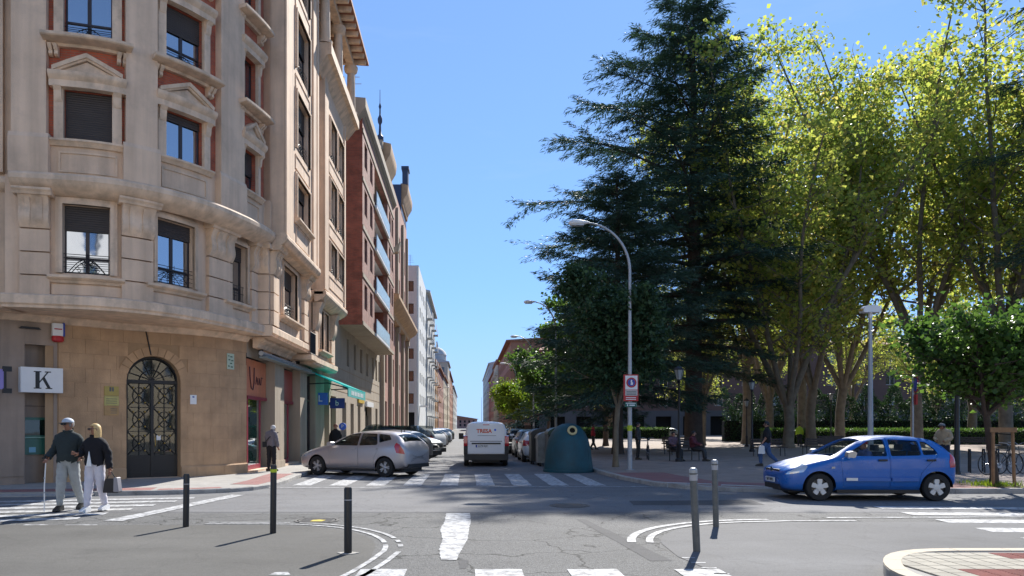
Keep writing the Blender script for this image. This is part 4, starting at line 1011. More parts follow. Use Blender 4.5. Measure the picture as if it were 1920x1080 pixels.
# swirl lettering on the first sign
mb = MB()
def brush(pts, r=.02): mb.tube([(-7.235, y, z) for y, z in pts], r, 5)
brush([(24.85, 3.6), (24.92, 3.2), (25.05, 2.9), (25.25, 2.85), (25.38, 3.1), (25.4, 3.6)], .03); brush([(25.6, 3.05), (25.68, 3.3), (25.8, 3.05), (25.86, 3.28)]); brush([(25.95, 3.05), (26.05, 3.28), (26.12, 3.05)]); brush([(26.22, 3.05), (26.28, 3.32), (26.45, 3.3)])
part(mb, 'lettering', mat('dark_sign_script', (.08, .02, .02), .5))
aw = thing('shop_awning', 'long rolled grey awning box with thin arms above the first shops', 'awning', (-6.95, 25, 3.9))
mb = MB(); mb.tube([(0.08, 24.95-25, 4.05-3.9), (0.08, 32.8-25, 4.05-3.9)], .085, 8); mb.build('awning_box', M['grey_metal'], aw, smooth=40)
mb = MB(); mb.box(.02, .3, -.05, 7.8, .0, .05); mb.build('folded_cloth', mat('grey_green_awning', (.22, .26, .26), .7), aw)
for yy in (0.0, 3.9, 7.6):
    mb = MB(); mb.box(-.02, .12, yy, yy+.07, .0, .28); mb.build('bracket', M['black'], aw)
for yy in (27.0, 30.8):
    t = thing('wall_floodlight', 'small white floodlight fixed under the bay %s' % ('nearer the corner' if yy < 28 else 'further down the street'), 'light', (-7.2, yy, 4.15))
    mb = MB(); mb.box(0, .25, -.12, .12, -.02, .22); mb.build('lamp_housing', M['black'], t)
    mb = MB(); mb.lathe([(.03, 0), (.09, .06), (.09, .1)], 12, Matrix.Translation((.12, -.14, .06)) @ Matrix.Rotation(R(90), 4, 'X')); mb.build('lamp_glass', M['white'], t)
# turquoise awning further down
M['turq'] = leaf_mat('turquoise_canvas', [(.05, .66, .62), (.05, .66, .62)], .6, .8, (1.1, 1.1, 1.15)); 
aw2 = thing('turquoise_awning', 'bright turquoise canvas awning let out over the pavement', 'awning', (-7.2, 33.2, 4.0))
mb = MB(); mb.prism([(0, .12), (0.05, .16), (1.95, -.62), (1.93, -.67)], lambda u, v, w_: (u, w_, v), 0, 5.6); mb.build('canopy', M['turq'], aw2)
M['turq_d'] = mat('turquoise_valance', (.03, .36, .33), .8, .05)
mb = MB(); mb.box(1.90, 1.94, 0, 5.6, -1.05, -.66); mb.build('valance', M['turq_d'], aw2)
text('TABERNA', .34, M['white'], aw2, (1.945, 2.8, -.86), (R(90), 0, R(90)), 'lettering') if False else None
mb = MB()
for k in range(8): mb.box(1.941, 1.946, .9+k*.5, 1.2+k*.5, -.95, -.76)
mb.build('lettering', M['white'], aw2)
for yy in (.1, 5.4):
    mb = MB(); mb.tube([(0, yy, -.5), (1.0, yy, -.45), (1.9, yy, -.68)], .03, 6); mb.build('awning_arm', M['black'], aw2)
def boxsign(y, z, wd, h, txt, m, label, x=-7.2):
    t = thing('projecting_sign', label, 'sign', (x, y, z)); mb = MB(); mb.box(.05, wd+.05, -.12, .12, 0, h); mb.build('lightbox', m, t)
    text(txt, h*.75, M['white'], t, (wd/2+.05, -.125, h*.5), (R(90), 0, 0), 'letter')
    mb = MB(); mb.box(0, .06, -.04, .04, h*.3, h*.6); mb.build('wall_bracket', M['black'], t)
M['blue2'] = mat('bright_blue_sign', (.03, .13, .60), .4, .05); M['blue3'] = mat('navy_sign', (.02, .04, .25), .4, .05)
boxsign(34.9, 2.62, .66, .56, 'L', M['blue2'], 'bright blue box sign with a white L on the shop front')
boxsign(36.7, 2.5, .7, .5, 'b', M['blue3'], 'dark navy box sign with a white b beside the turquoise awning', -6.75)
# ================================================================ STREET ROWS
_pw = {}
M['glass_far'] = glass_mat('far_window_glass', (.02, .025, .03), 0, .05, refl=.04)
M['glass_far'].node_tree.nodes['Principled BSDF'].inputs['Specular IOR Level'].default_value = .45
def plain_window(w, h, frame, sh=0.0, glass=None):
    key = (w, h, frame.name, sh)
    if key in _pw: return _pw[key]
    f = MB(); fw = .06
    f.box(-w/2, -w/2+fw, -.03, .04, 0, h); f.box(w/2-fw, w/2, -.03, .04, 0, h); f.box(-w/2+fw, w/2-fw, -.03, .04, 0, fw); f.box(-w/2+fw, w/2-fw, -.03, .04, h-fw, h); f.box(-.03, .03, -.028, .038, fw, h-fw)
    p = MB(); p.box(-w/2+fw, w/2-fw, 0, .02, fw, h-fw)
    s = None
    if sh: s = MB(); s.box(-w/2+.01, w/2-.01, -.06, -.035, h*(1-sh), h); s = s.mesh('shutter', M['shutter'])
    _pw[key] = (f.mesh('window', frame), p.mesh('pane', M['glass_far']), s); return _pw[key]
def put_window(P, s, z, w, h, par, origin, frame=None, sh=0, t=-.2, panes=True):
    me, pa, su = plain_window(w, h, frame or M['frame'], sh)
    q = P.W(s, t, z); o = obj('window', me, par, loc=(q.x-origin[0], q.y-origin[1], q.z-origin[2]), rz=P.ang(s))
    obj('pane', pa, o)
    if su: obj('shutter', su, o)
    return o
# ---- red-brick block with the jutting balconies ------------------------------
O = (-9, 48, 0)
rb = thing('red_brick_apartment_block', 'dark red brick apartment block jutting over a beige base, with wrapped balconies', 'building', O)
def rp(mb, name, m, smooth=None, par=None): return mb.build(name, m, par or rb, smooth=smooth, origin=O)
RX, RY0, RY1, RZ0, FP = -5.72, 41.0, 58.4, 7.2, 2.65
base = Path([(-7.0, 37.5), (-7.0, 60.5)])
so = [(43.6, 44.5), (46.3, 47.3), (49.0, 50.1), (52.0, 53.2), (55.2, 56.3), (57.3, 58.3), (59.2, 59.9)]
shopo = [(38.4, 40.0, -.1, 3.2), (42.0, 43.4, -.1, 3.0), (45.0, 46.3, -.1, 3.0), (48.0, 49.2, -.1, 3.0), (51.5, 55.0, -.1, 3.0), (57.3, 58.6, -.1, 3.0)]
mb = MB(); pwall(mb, base, 0, base.len, 0, 7.3, [(a-37.5, b-37.5, 5.15, 6.75) for a, b in so]+[(a-37.5, b-37.5, c, d) for a, b, c, d in shopo], depth=.35); rp(mb, 'stone_base', M['beige'])
mb = MB(); mb.box(-7.45, -7.4, 37.6, 60.4, 0, 7.2); rp(mb, 'room_back', M['dark'])
for a, b in so: put_window(base, (a+b)/2-37.5, 5.15, b-a, 1.6, rb, O, t=-.2)
for i, (a, b, c, d) in enumerate(shopo):
    mb = MB(); mb.box(-7.3, -7.25, a, b, .1, d-.6 if i == 4 else d); rp(mb, 'shop_window', M['glass_dark'])
mb = MB()
for z in (3.55, 4.2, 4.8): mb.box(-7.005, -6.985, 37.5, 60.5, z, z+.02)
rp(mb, 'stone_joint', M['sandjoint'])
mb = MB(); mb.box(-7.0, -6.85, 51.5, 55.0, 3.0, 3.35); rp(mb, 'shop_sign', M['white'])
mb = MB(); mb.box(-7.0, -6.9, 47.9, 50.4, 3.15, 3.7); rp(mb, 'shop_sign', mat('yellow_sign', (.6, .4, .05), .5))
# cheek (towards the camera) and the front over the street
CH = Path([(-9.0, RY0), (RX, RY0)]); FR = Path([(RX, RY0), (RX, RY1)]); ZT = RZ0+FP*3+1.9
nfl = 4; ZT = RZ0+nfl*FP
mb = MB(); pwall(mb, CH, 0, CH.len, RZ0, ZT+.9); rp(mb, 'brick_cheek', M['brick_dark'])
LG0, LG1 = 5.3, 13.0     # balcony recess along the front
wins = []
for f in range(nfl):
    z = RZ0+.25+f*FP
    for s in (.8, 3.2, 14.0, 15.8): wins.append((s, s+1.2, z+.75, z+2.15))
ops = wins+[(LG0, LG1, RZ0+.2+f*FP, RZ0+(f+1)*FP) for f in range(nfl)]
mb = MB(); pwall(mb, FR, 0, FR.len, RZ0, ZT+.9, ops, depth=.3); rp(mb, 'brick_front', M['brick_pink'])
for (a, b, c, d) in wins: put_window(FR, (a+b)/2, c, b-a, d-c, rb, O, t=-.15, sh=0)
mb = MB(); mb.box(RX-.42, RX-.4, RY0+.3, RY0+LG0-.05, RZ0+.1, ZT); mb.box(RX-.42, RX-.4, RY0+LG1+.05, RY1-.3, RZ0+.1, ZT); rp(mb, 'room_back', M['dark'])
mb = MB(); mb.box(RX-1.5, RX-1.4, RY0+LG0, RY0+LG1, RZ0, ZT); mb.box(RX-1.4, RX-.3, RY0+LG0-.1, RY0+LG0, RZ0, ZT); mb.box(RX-1.4, RX-.3, RY0+LG1, RY0+LG1+.1, RZ0, ZT); rp(mb, 'loggia_wall', M['brick_dark'])
for f in range(nfl+1):
    mb = MB(); pbox(mb, FR, 0, FR.len, -.02, .05, RZ0+f*FP, RZ0+f*FP+.22); rp(mb, 'floor_band', M['beige'])
M['wrap'] = mat('pale_blue_wrapped_sheeting', (.42, .55, .60), .35, .3, 5, .8, 12)
for f in range(nfl):
    z = RZ0+f*FP
    mb = MB(); mb.box(RX-1.4, RX+.16, RY0+LG0, RY0+LG1, z+.02, z+.2); rp(mb, 'balcony_slab', M['white'])
    mb = MB(); mb.box(RX+.1, RX+.17, RY0+LG0, RY0+LG1, z+.2, z+1.0); rp(mb, 'balcony_screen', M['wrap'])
    mb = MB(); mb.tube([(RX+.13, RY0+LG0, z+1.05), (RX+.13, RY0+LG1, z+1.05)], .04, 6); rp(mb, 'handrail', M['grey_metal'])
mb = MB(); mb.add([(-7.0, RY0, RZ0), (RX, RY0, RZ0), (RX, RY1, RZ0), (-7.0, RY1, RZ0)], [(0, 1, 2, 3)]); rp(mb, 'overhang_soffit', M['beige'])
mb = MB(); pwall(mb, Path([(-7.0, 60.5), (-16, 60.5)]), 0, 9, 0, 18); pwall(mb, Path([(RX, RY1), (-7, RY1)]), 0, 1.28, RZ0, ZT+.9); pwall(mb, Path([(-16, 38.2), (-9, 38.2)]), 0, 7, 15, 18.5); rp(mb, 'end_wall', M['beige'])
# attic terrace with the long parapet eave
mb = MB(); mb.box(-9, RX-.02, RY0+.01, RY1, ZT+.9, ZT+1.0); rp(mb, 'terrace_slab', M['beige'])
mb = MB(); mb.box(-8.9, -7.0, RY0+.6, RY1, ZT+1.0, ZT+1.0+1.35); rp(mb, 'attic_wall', M['sand'])
mb = MB(); mb.box(-9.0, RX+.05, RY0-.08, RY0+.25, ZT+.9, ZT+1.2); mb.box(RX-.3, RX+.12, RY0+.25, RY1, ZT+.9, ZT+1.15); rp(mb, 'parapet', M['kerb_dark'])
mb = MB(); mb.prism([(RX+.25, 19.4), (RX+.25, 18.9), (RX-.2, 18.3), (-9, 18.3), (-9, 19.7)], lambda u, v, w_: (u, w_, v), RY0-.6, RY1); rp(mb, 'attic_eave', M['beige'])
mb = MB(); mb.tube([(-6.6, 44, 19.4), (-6.6, 44, 22.5)], .03, 5); mb.tube([(-6.9, 44, 21.8), (-6.2, 44, 21.8)], .02, 4); mb.tube([(-6.8, 44, 22.2), (-6.3, 44, 22.2)], .02, 4); rp(mb, 'aerial', M['grey_metal'])
M['bluetop'] = mat('dark_roof_turret', (.03, .045, .09), .5)
# little domed lanterns seen over the roofs
for (x, y, z, k) in ((-6.9, 39.3, 17.6, 1.0), (-7.15, 61.6, 26.2, .6)):
    t = thing('roof_finial', 'dark slender roof finial with beaded stem, %s' % ('behind the tiled eave of the corner block' if y < 50 else 'rising above the long stone roof line'), 'finial', (x, y, z-1))
    mb = MB(); mb.lathe([(.5*k, 0), (.5*k, .3), (.2*k, .5), (.14*k, 1.3), (.3*k, 1.5), (.34*k, 1.8), (.12*k, 2.1), (.1*k, 2.6), (.2*k, 2.8), (.05*k, 3.1), (.02, 4.2)], 14); mb.build('stem', M['bluetop'], t, smooth=40)
    mb = MB(); mb.box(-.4*k, .4*k, -.4*k, .4*k, -.8, 0); mb.build('base', M['beige'], t)
# ---- church-like stone front -------------------------------------------------
O = (-8, 73, 0)
ch = thing('pilastered_stone_building', 'tall pilastered pink and sand stone front with two heavy cornices beyond the red brick block', 'building', O)
def cp(mb, name, m, smooth=None, par=None): return mb.build(name, m, par or ch, smooth=smooth, origin=O)
CP = Path([(-7.0, 60.5), (-7.0, 87.0)])
M['pinkwall'] = mat('pink_render', (.40, .20, .15), .85, .12, .8, .2, 20, streak=.1)
ho = [(a, a+1.7, z, z+2.6) for a in (3.2, 9.5, 15.8, 22.2) for z in (1.2, 5.4, 14.2, 18.6)]
mb = MB(); pwall(mb, CP, 0, CP.len, 0, 24.3, ho, depth=.35); cp(mb, 'front_wall', M['pinkwall'])
mb = MB(); mb.box(-7.5, -7.45, 60.7, 86.8, .5, 23); cp(mb, 'room_back', M['dark'])
for (a, b, c, d) in ho: put_window(CP, (a+b)/2, c, b-a, d-c, ch, O, t=-.25)
for a in (.2, 6.6, 13.0, 19.4, 25.2):
    mb = MB(); pbox(mb, CP, a, a+.75, -.02, .28, .9, 11.4); pbox(mb, CP, a-.1, a+.85, -.02, .4, 0, .9); pbox(mb, CP, a-.08, a+.83, -.02, .4, 10.9, 11.4); cp(mb, 'pilaster', M['beige'])
    mb = MB(); pbox(mb, CP, a+.05, a+.7, -.02, .25, 12.6, 23.2); cp(mb, 'upper_pilaster', M['beige'])
co = [(-.1, 11.4), (.4, 11.45), (.5, 11.8), (1.0, 12.1), (1.3, 12.5), (1.3, 12.8), (-.1, 13.0)]
mb = MB(); sweep(mb, CP, 2.4, CP.len-.4, co); cp(mb, 'lower_cornice', M['sand'], smooth=30)
co2 = [(-.1, 22.9), (.2, 22.95), (.3, 23.5), (.85, 24.2), (.95, 24.7), (.95, 25.1), (-.1, 25.3)]
for a, b in ((1.5, 6.5), (19.5, 26.0)): mb = MB(); sweep(mb, CP, a, b, [(t_*.75, z_+(0 if a < 10 else 2.4)) for t_, z_ in co2]); cp(mb, 'upper_cornice', M['sand'], smooth=30)
mb = MB(); mb.box(-14, -7.0, 60.6, 86.9, 24.3, 24.5); mb.box(-14, -7.1, 60.51, 60.6, 0, 24.3); mb.box(-14, -7.1, 86.9, 87.0, 0, 24.3); cp(mb, 'roof_and_ends', M['rooftile'])
mb = MB(); mb.box(-6.9, -6.3, 80, 81.5, 27.6, 29.2); mb.box(-7.0, -6.2, 79.9, 81.6, 29.2, 29.5); mb.box(-9, -7.0, 79.8, 86.6, 24.4, 27.5); cp(mb, 'chimney', M['bluetop'])
mb = MB(); mb.prism([(0, 0), (1.3, .3), (1.5, 1.1), (.8, .5), (0, 1.2)], lambda u, v, w_: (-6.9+u, w_, 15.6+v), 60.9, 61.6); cp(mb, 'carved_ornament', M['beige'])
# ---- white apartment building facing down the street -------------------------
O = (-8, 100, 0)
wbld = thing('white_apartment_building', 'white rendered apartment building with dark square windows in bands and a chimney', 'building', O)
M['wrend'] = mat('white_render', (.62, .62, .60), .8, .05, .6); M['grend'] = mat('pale_grey_render', (.46, .46, .44), .85, .06, .6, streak=.1)
def wp(mb, name, m, smooth=None, par=None): return mb.build(name, m, par or wbld, smooth=smooth, origin=O)
FC = Path([(-9.2, 93), (-6.4, 93)]); SC = Path([(-6.0, 93.5), (-6.0, 110)])
fo = [(.35, 2.6, 3.9+2.8*i+.55, 3.9+2.8*i+1.85) for i in range(6)]
mb = MB(); pwall(mb, FC, 0, FC.len, 0, 21.6, fo+[(.2, 2.7, -.1, 3.4)], depth=.3); 
PC = Path([(-6.4, 93), (-6.12, 93.12), (-6.0, 93.5)], True, .08); pwall(mb, PC, 0, PC.len, 0, 21.6)
so_ = [(a, a+1.6, 3.9+2.8*i+.55, 3.9+2.8*i+1.85) for i in range(6) for a in (2, 6, 10, 13.5)]
pwall(mb, SC, 0, SC.len, 0, 21.6, so_, depth=.3); wp(mb, 'front_wall', M['wrend'])
for (a, b, c, d) in fo:
    for k in range(2): put_window(FC, a+(b-a)*(.25+.5*k), c, (b-a)/2-.02, d-c, wbld, O)
for (a, b, c, d) in so_: put_window(SC, (a+b)/2, c, b-a, d-c, wbld, O)
mb = MB(); mb.box(-9.3, -6.4, 93.4, 93.45, 0, 21); mb.box(-6.5, -6.45, 94, 109.8, 3, 21); wp(mb, 'room_back', M['dark'])
mb = MB(); mb.box(-14, -6.01, 93.5, 110, 21.6, 21.8); wp(mb, 'roof_slab', M['grend'])
mb = MB(); mb.box(-8.2, -7.5, 94, 95, 21.8, 23.6); wp(mb, 'chimney', M['brick_dark'])
mb = MB(); mb.box(-6.0, -4.9, 95, 96.2, 4.1, 4.3); wp(mb, 'canopy', M['white'])
# ---- generic houses down both sides -----------------------------------------
def house(name, label, side, x, y0, y1, h, m, floors, roof=None, cols=None, back=10, eave=.5, balcony=False, win=(1.1, 1.6), frontwin=False):
    O = (x, (y0+y1)/2, 0); hb = thing(name, label, 'building', O)
    P = Path([(x, y0), (x, y1)]) if side < 0 else Path([(x, y1), (x, y0)])
    L_ = y1-y0; n = cols or max(2, int(L_/3.2)); fh = (h-1.0)/floors; ww, wh = win; ops = []
    for f in range(floors):
        for i in range(n):
            s = L_*(i+.5)/n; z = f*fh+(fh-wh)*.5+.2; ops.append((s-ww/2, s+ww/2, z if f else .1, z+wh if f else 2.9))
    mb = MB(); pwall(mb, P, 0, L_, 0, h, ops, depth=.25); s_ = 1 if side > 0 else -1; xb = x+s_*back
    mb.add([(x, y1, 0), (xb, y1, 0), (xb, y1, h), (x, y1, h)], [(0, 1, 2, 3)])
    fo = []
    FP_ = Path([(x, y0), (xb, y0)]) if side > 0 else Path([(xb, y0), (x, y0)])
    if frontwin:
        m_ = int(back/3)
        for f in range(floors):
            for i in range(m_): s = back*(i+.5)/m_; z = f*fh+(fh-wh)*.5+.2; fo.append((s-ww/2, s+ww/2, z, z+wh))
    pwall(mb, FP_, 0, back, 0, h, fo, depth=.25)
    mb.build('wall', m, hb, origin=O)
    mb = MB(); mb.box(min(x+s_*.4, x+s_*.45), max(x+s_*.4, x+s_*.45), y0+.3, y1-.3, 0, h-.5)
    if frontwin: mb.box(min(x+s_*.6, xb), max(x+s_*.6, xb), y0+.4, y0+.42, 0, h-.5)
    mb.build('room_back', M['dark'], hb, origin=O)
    for (a, b, c, d) in ops: put_window(P, (a+b)/2, c, b-a, d-c, hb, O, t=-.15)
    for (a, b, c, d) in fo: put_window(FP_, (a+b)/2, c, b-a, d-c, hb, O, t=-.15)
    mb = MB(); a0, a1 = x-s_*eave, xb+s_*.1
    mb.box(min(a0, a1), max(a0, a1), y0-.3, y1-.02, h, h+.3)
    mb.prism([(a0, h+.3), (a1, h+.3), ((a0+a1)/2, h+1.6)], lambda u, v, w_: (u, w_, v), y0-.3, y1-.02); mb.build('roof', roof or M['rooftile'], hb, origin=O)
    if balcony:
        for f in range(1, floors):
            for i in range(0, n, 2):
                s = L_*(i+.5)/n; mb = MB(); pbox(mb, P, s-1, s+1, .002, .8, f*fh+.15, f*fh+.3); pbox(mb, P, s-1, s+1, .76, .8, f*fh+.3, f*fh+1.2); mb.build('balcony', m, hb, origin=O)
    return hb
M['ochre'] = mat('ochre_render', (.42, .23, .10), .85, .1, .5); M['cream'] = mat('cream_render', (.52, .45, .34), .85, .1, .5); M['rose'] = mat('rose_brick', (.38, .2, .16), .85, .12, .5); M['terr'] = mat('terracotta_render', (.40, .19, .12), .85, .12, .5)
house('grey_apartment_building', 'pale grey apartment block with projecting white bays next to the white building', -1, -5.9, 111, 138, 21.5, M['grend'], 7, M['grend'], balcony=True)
house('ochre_house', 'narrow ochre house front on the left side of the street beyond the grey block', -1, -6.1, 139, 158, 13.8, M['ochre'], 4, balcony=True)
house('rose_brick_house', 'rose brick row with small windows after the ochre house', -1, -6.2, 159, 198, 14.6, M['rose'], 5)
house('cream_house', 'cream plaster row further along the left side of the street', -1, -6.2, 199, 236, 15.2, M['cream'], 5)
tb = house('domed_tower_building', 'cream corner building crowned by a small green dome far down the left side', -1, -6.0, 237, 262, 22.0, M['cream'], 7, M['grend'], balcony=False, frontwin=True)
mb = MB(); mb.lathe([(3.0, 0), (3.0, 2.2), (3.2, 2.4), (2.6, 3.6), (1.6, 4.5), (.5, 5.0), (.3, 6.0), (.1, 7.0)], 16, Matrix.Translation((-3.6, -8, 22.3))); mb.build('dome', M['grend'], tb, smooth=40)
house('brown_house', 'brown brick building beyond the domed tower', -1, -6.2, 263, 330, 21.0, M['terr'], 7)
house('pale_block', 'pale block last before the far end on the left side', -1, -6.0, 331, 460, 19.5, M['grend'], 6, M['grend'])
house('red_brick_corner_house', 'red brick corner house with wide eaves partly behind the conifers', 1, 8.4, 142, 196, 17.8, M['terr'], 5, back=40, eave=.9, frontwin=True, win=(1.6, 2.0))
house('cream_corner_house', 'cream house with stone balconies behind the red brick corner house', 1, 8.2, 197, 226, 19.0, M['cream'], 6, balcony=True, frontwin=True)
house('pink_house', 'pink plaster terrace on the right side of the street near its far end', 1, 9.0, 227, 300, 19.5, M['rose'], 6)
house('grey_end_house', 'tall pale grey house closing the right side of the street', 1, 9.2, 301, 420, 27.0, M['grend'], 8, M['grend'], frontwin=True)
O = (0, 640, 0)
eb = thing('far_red_roofed_building', 'low pinkish building with red roof closing the far end of the street', 'building', O)
mb = MB(); mb.box(-30, 9, 0, 20, 0, 8); mb.build('wall', M['rose'], eb)
mb = MB(); mb.prism([(-31, 8), (10, 8), (10, 8.2), (-10.5, 11.5)], lambda u, v, w_: (u, w_, v), -1, 21); mb.build('roof', M['rooftile'], eb)
mb = MB()
for i in range(10):
    for z in (2, 5): mb.box(-29+i*3.8, -27.4+i*3.8, -.06, -.01, z, z+2)
o_ = mb.build('windows_row', M['dark'], eb); o_['kind'] = 'stuff'
for i, (x, y, h) in enumerate(((13, 560, 9), (10.5, 545, 12))):
    pass
ms = thing('thin_mast', 'very thin tall mast standing above the far end of the street', 'mast', (12.4, 620, 0))
mb = MB(); mb.tube([(0, 0, 0), (0, 0, 26)], [.25, .12], 5); mb.build('pole', M['grey_metal'], ms)
# park-side background: long arcade building beyond the trees
O = (60, 128, 0)
pb = thing('arcade_building', 'long grey arcaded building seen dimly between the trunks beyond the park', 'building', O)
AP = Path([(120, 118), (13, 126)], flip=False)
AP = Path([(13, 134), (150, 112)])
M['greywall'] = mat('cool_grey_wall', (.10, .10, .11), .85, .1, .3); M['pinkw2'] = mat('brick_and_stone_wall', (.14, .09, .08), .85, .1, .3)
ops = [(s, s+2.6, -.1, 3.4) for s in [2+i*4.6 for i in range(29)]]+[(s, s+1.4, z, z+2) for s in [2.6+i*4.6 for i in range(29)] for z in (5.2, 8.6, 12)]
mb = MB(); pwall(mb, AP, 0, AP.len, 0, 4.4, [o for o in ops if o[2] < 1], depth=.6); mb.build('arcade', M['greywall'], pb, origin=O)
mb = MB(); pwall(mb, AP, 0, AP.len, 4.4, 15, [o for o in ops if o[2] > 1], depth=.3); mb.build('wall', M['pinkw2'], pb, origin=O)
mb = MB(); pbox(mb, AP, 0, AP.len, -1.2, -1.1, 0, 14.8); mb.build('room_back', M['dark'], pb, origin=O)
mb = MB(); sweep(mb, AP, 0, AP.len, [(-8, 15), (.8, 15), (.8, 15.3), (-8, 17)]); mb.build('roof', M['rooftile'], pb, origin=O)
for o_ in ops:
    if o_[2] > 1: put_window(AP, (o_[0]+o_[1])/2, o_[2], 1.4, 2.0, pb, O, t=-.2, frame=M['white'])
# buildings across the junction behind the viewer: they show in the window panes and bounce daylight
def back_house(x0, x1, y, h, m, lab):
    O = ((x0+x1)/2, y, 0); hb = thing('house_across_junction', lab, 'building', O)
    P = Path([(x1, y), (x0, y)]); n = int((x1-x0)/3); ops = [((i+.5)*(x1-x0)/n-.6, (i+.5)*(x1-x0)/n+.6, z, z+1.8) for i in range(n) for z in [1+3*f for f in range(int(h/3))]]
    mb = MB(); pwall(mb, P, 0, x1-x0, 0, h, ops, depth=.3); mb.box(x0, x1, y-10, y-.5, 0, h); mb.build('wall', m, hb, origin=O)
    mb = MB(); mb.box(x0+.1, x1-.1, y-.49, y-.45, .1, h-.2); mb.build('dark_windows', M['glass'], hb, origin=O)
back_house(-34, -12, -24, 22.5, M['cream'], 'cream house across the junction behind the viewer on the left')
back_house(-11.5, 6, -26, 20, M['wrend'], 'white house across the junction straight behind the viewer')
back_house(15, 44, -24, 19, M['cream'], 'long cream house across the junction behind the viewer on the right')

# roof aerials along the left side
for i, (x, y, z) in enumerate(((-7.5, 99, 21.8), (-7.2, 116, 22.0), (-7.5, 129, 22.0), (-7.4, 168, 15.2), (-7.4, 212, 15.8), (12, 205, 19.4), (12.5, 160, 18.2))):
    t = thing('roof_aerial', 'thin television aerial on the roof of %s' % ['the white apartment building', 'the grey apartment block, near end', 'the grey apartment block, far end', 'the rose brick row', 'the cream row on the left', 'the cream corner house on the right', 'the red brick corner house'][i], 'aerial', (x, y, z))
    mb = MB(); mb.tube([(0, 0, 0), (0, 0, 2.6)], .035, 5)
    for k in range(4): mb.tube([(-.5+.08*k, 0, 1.6+.28*k), (.5-.08*k, 0, 1.6+.28*k)], .02, 4)
    mb.build('mast', M['grey_metal'], t)
# ================================================================ TREES
import numpy as np
M['bark_plane'] = mat('mottled_plane_bark', (.16, .132, .095), .9, .3, 3, .5, 20, dirt=((.22, .19, .13), .8, 2.0))
M['bark_dark'] = mat('dark_conifer_bark', (.06, .045, .035), .95, .25, 4, .6, 25)
M['leaf_plane'] = leaf_mat('plane_leaves', [(.11, .17, .045), (.21, .29, .07), (.33, .39, .10), (.44, .45, .125), (.46, .36, .13)], .70, .42)
M['leaf_green'] = leaf_mat('green_leaves', [(.04, .09, .025), (.075, .15, .035), (.12, .21, .045)], .5, .45)
M['leaf_lime'] = leaf_mat('lime_leaves', [(.06, .13, .015), (.13, .2, .02), (.22, .27, .03)], .55, .5)
M['needle'] = leaf_mat('cedar_needles', [(.024, .056, .036), (.042, .084, .056), (.068, .12, .080)], .2, .6, (1.2, 1.3, .9))
M['needle2'] = leaf_mat('young_conifer_needles', [(.02, .048, .024), (.034, .075, .034), (.055, .11, .045)], .25, .6)
def leaf_mesh(name, pos, nrm, axis, ln, wd, tone, m, fold=.25, kind='leaf'):
    """many single leaves, each a folded blade of two triangles pairs"""
    pos = np.array(pos); n = len(pos); nrm = np.array(nrm); axis = np.array(axis)
    ln = np.array(ln)[:, None]; wd = np.array(wd)[:, None]
    side = np.cross(nrm, axis); side /= (np.linalg.norm(side, axis=1, keepdims=True)+1e-9)
    up = np.cross(axis, side)
    a = pos; b = pos+axis*ln*.5+side*wd*.5+up*wd*fold; c = pos+axis*ln; d = pos+axis*ln*.5-side*wd*.5+up*wd*fold
    V = np.stack([a, b, c, d], 1).reshape(-1, 3)
    idx = np.arange(n)*4
    F = np.stack([idx, idx+1, idx+2, idx, idx+2, idx+3], 1).reshape(-1)
    me = bpy.data.meshes.new(name); me.vertices.add(n*4); me.vertices.foreach_set('co', V.astype(np.float32).ravel())
    me.loops.add(n*6); me.loops.foreach_set('vertex_index', F.astype(np.int32)); me.polygons.add(n*2)
    me.polygons.foreach_set('loop_start', np.arange(n*2, dtype=np.int32)*3)
    me.update(calc_edges=True); me.materials.append(m)
    at = me.attributes.new('tone', 'FLOAT', 'POINT'); at.data.foreach_set('value', np.repeat(np.array(tone, dtype=np.float32), 4))
    me.validate(); return me
def unit(v): return v/(np.linalg.norm(v, axis=1, keepdims=True)+1e-9)
class Twig: pass
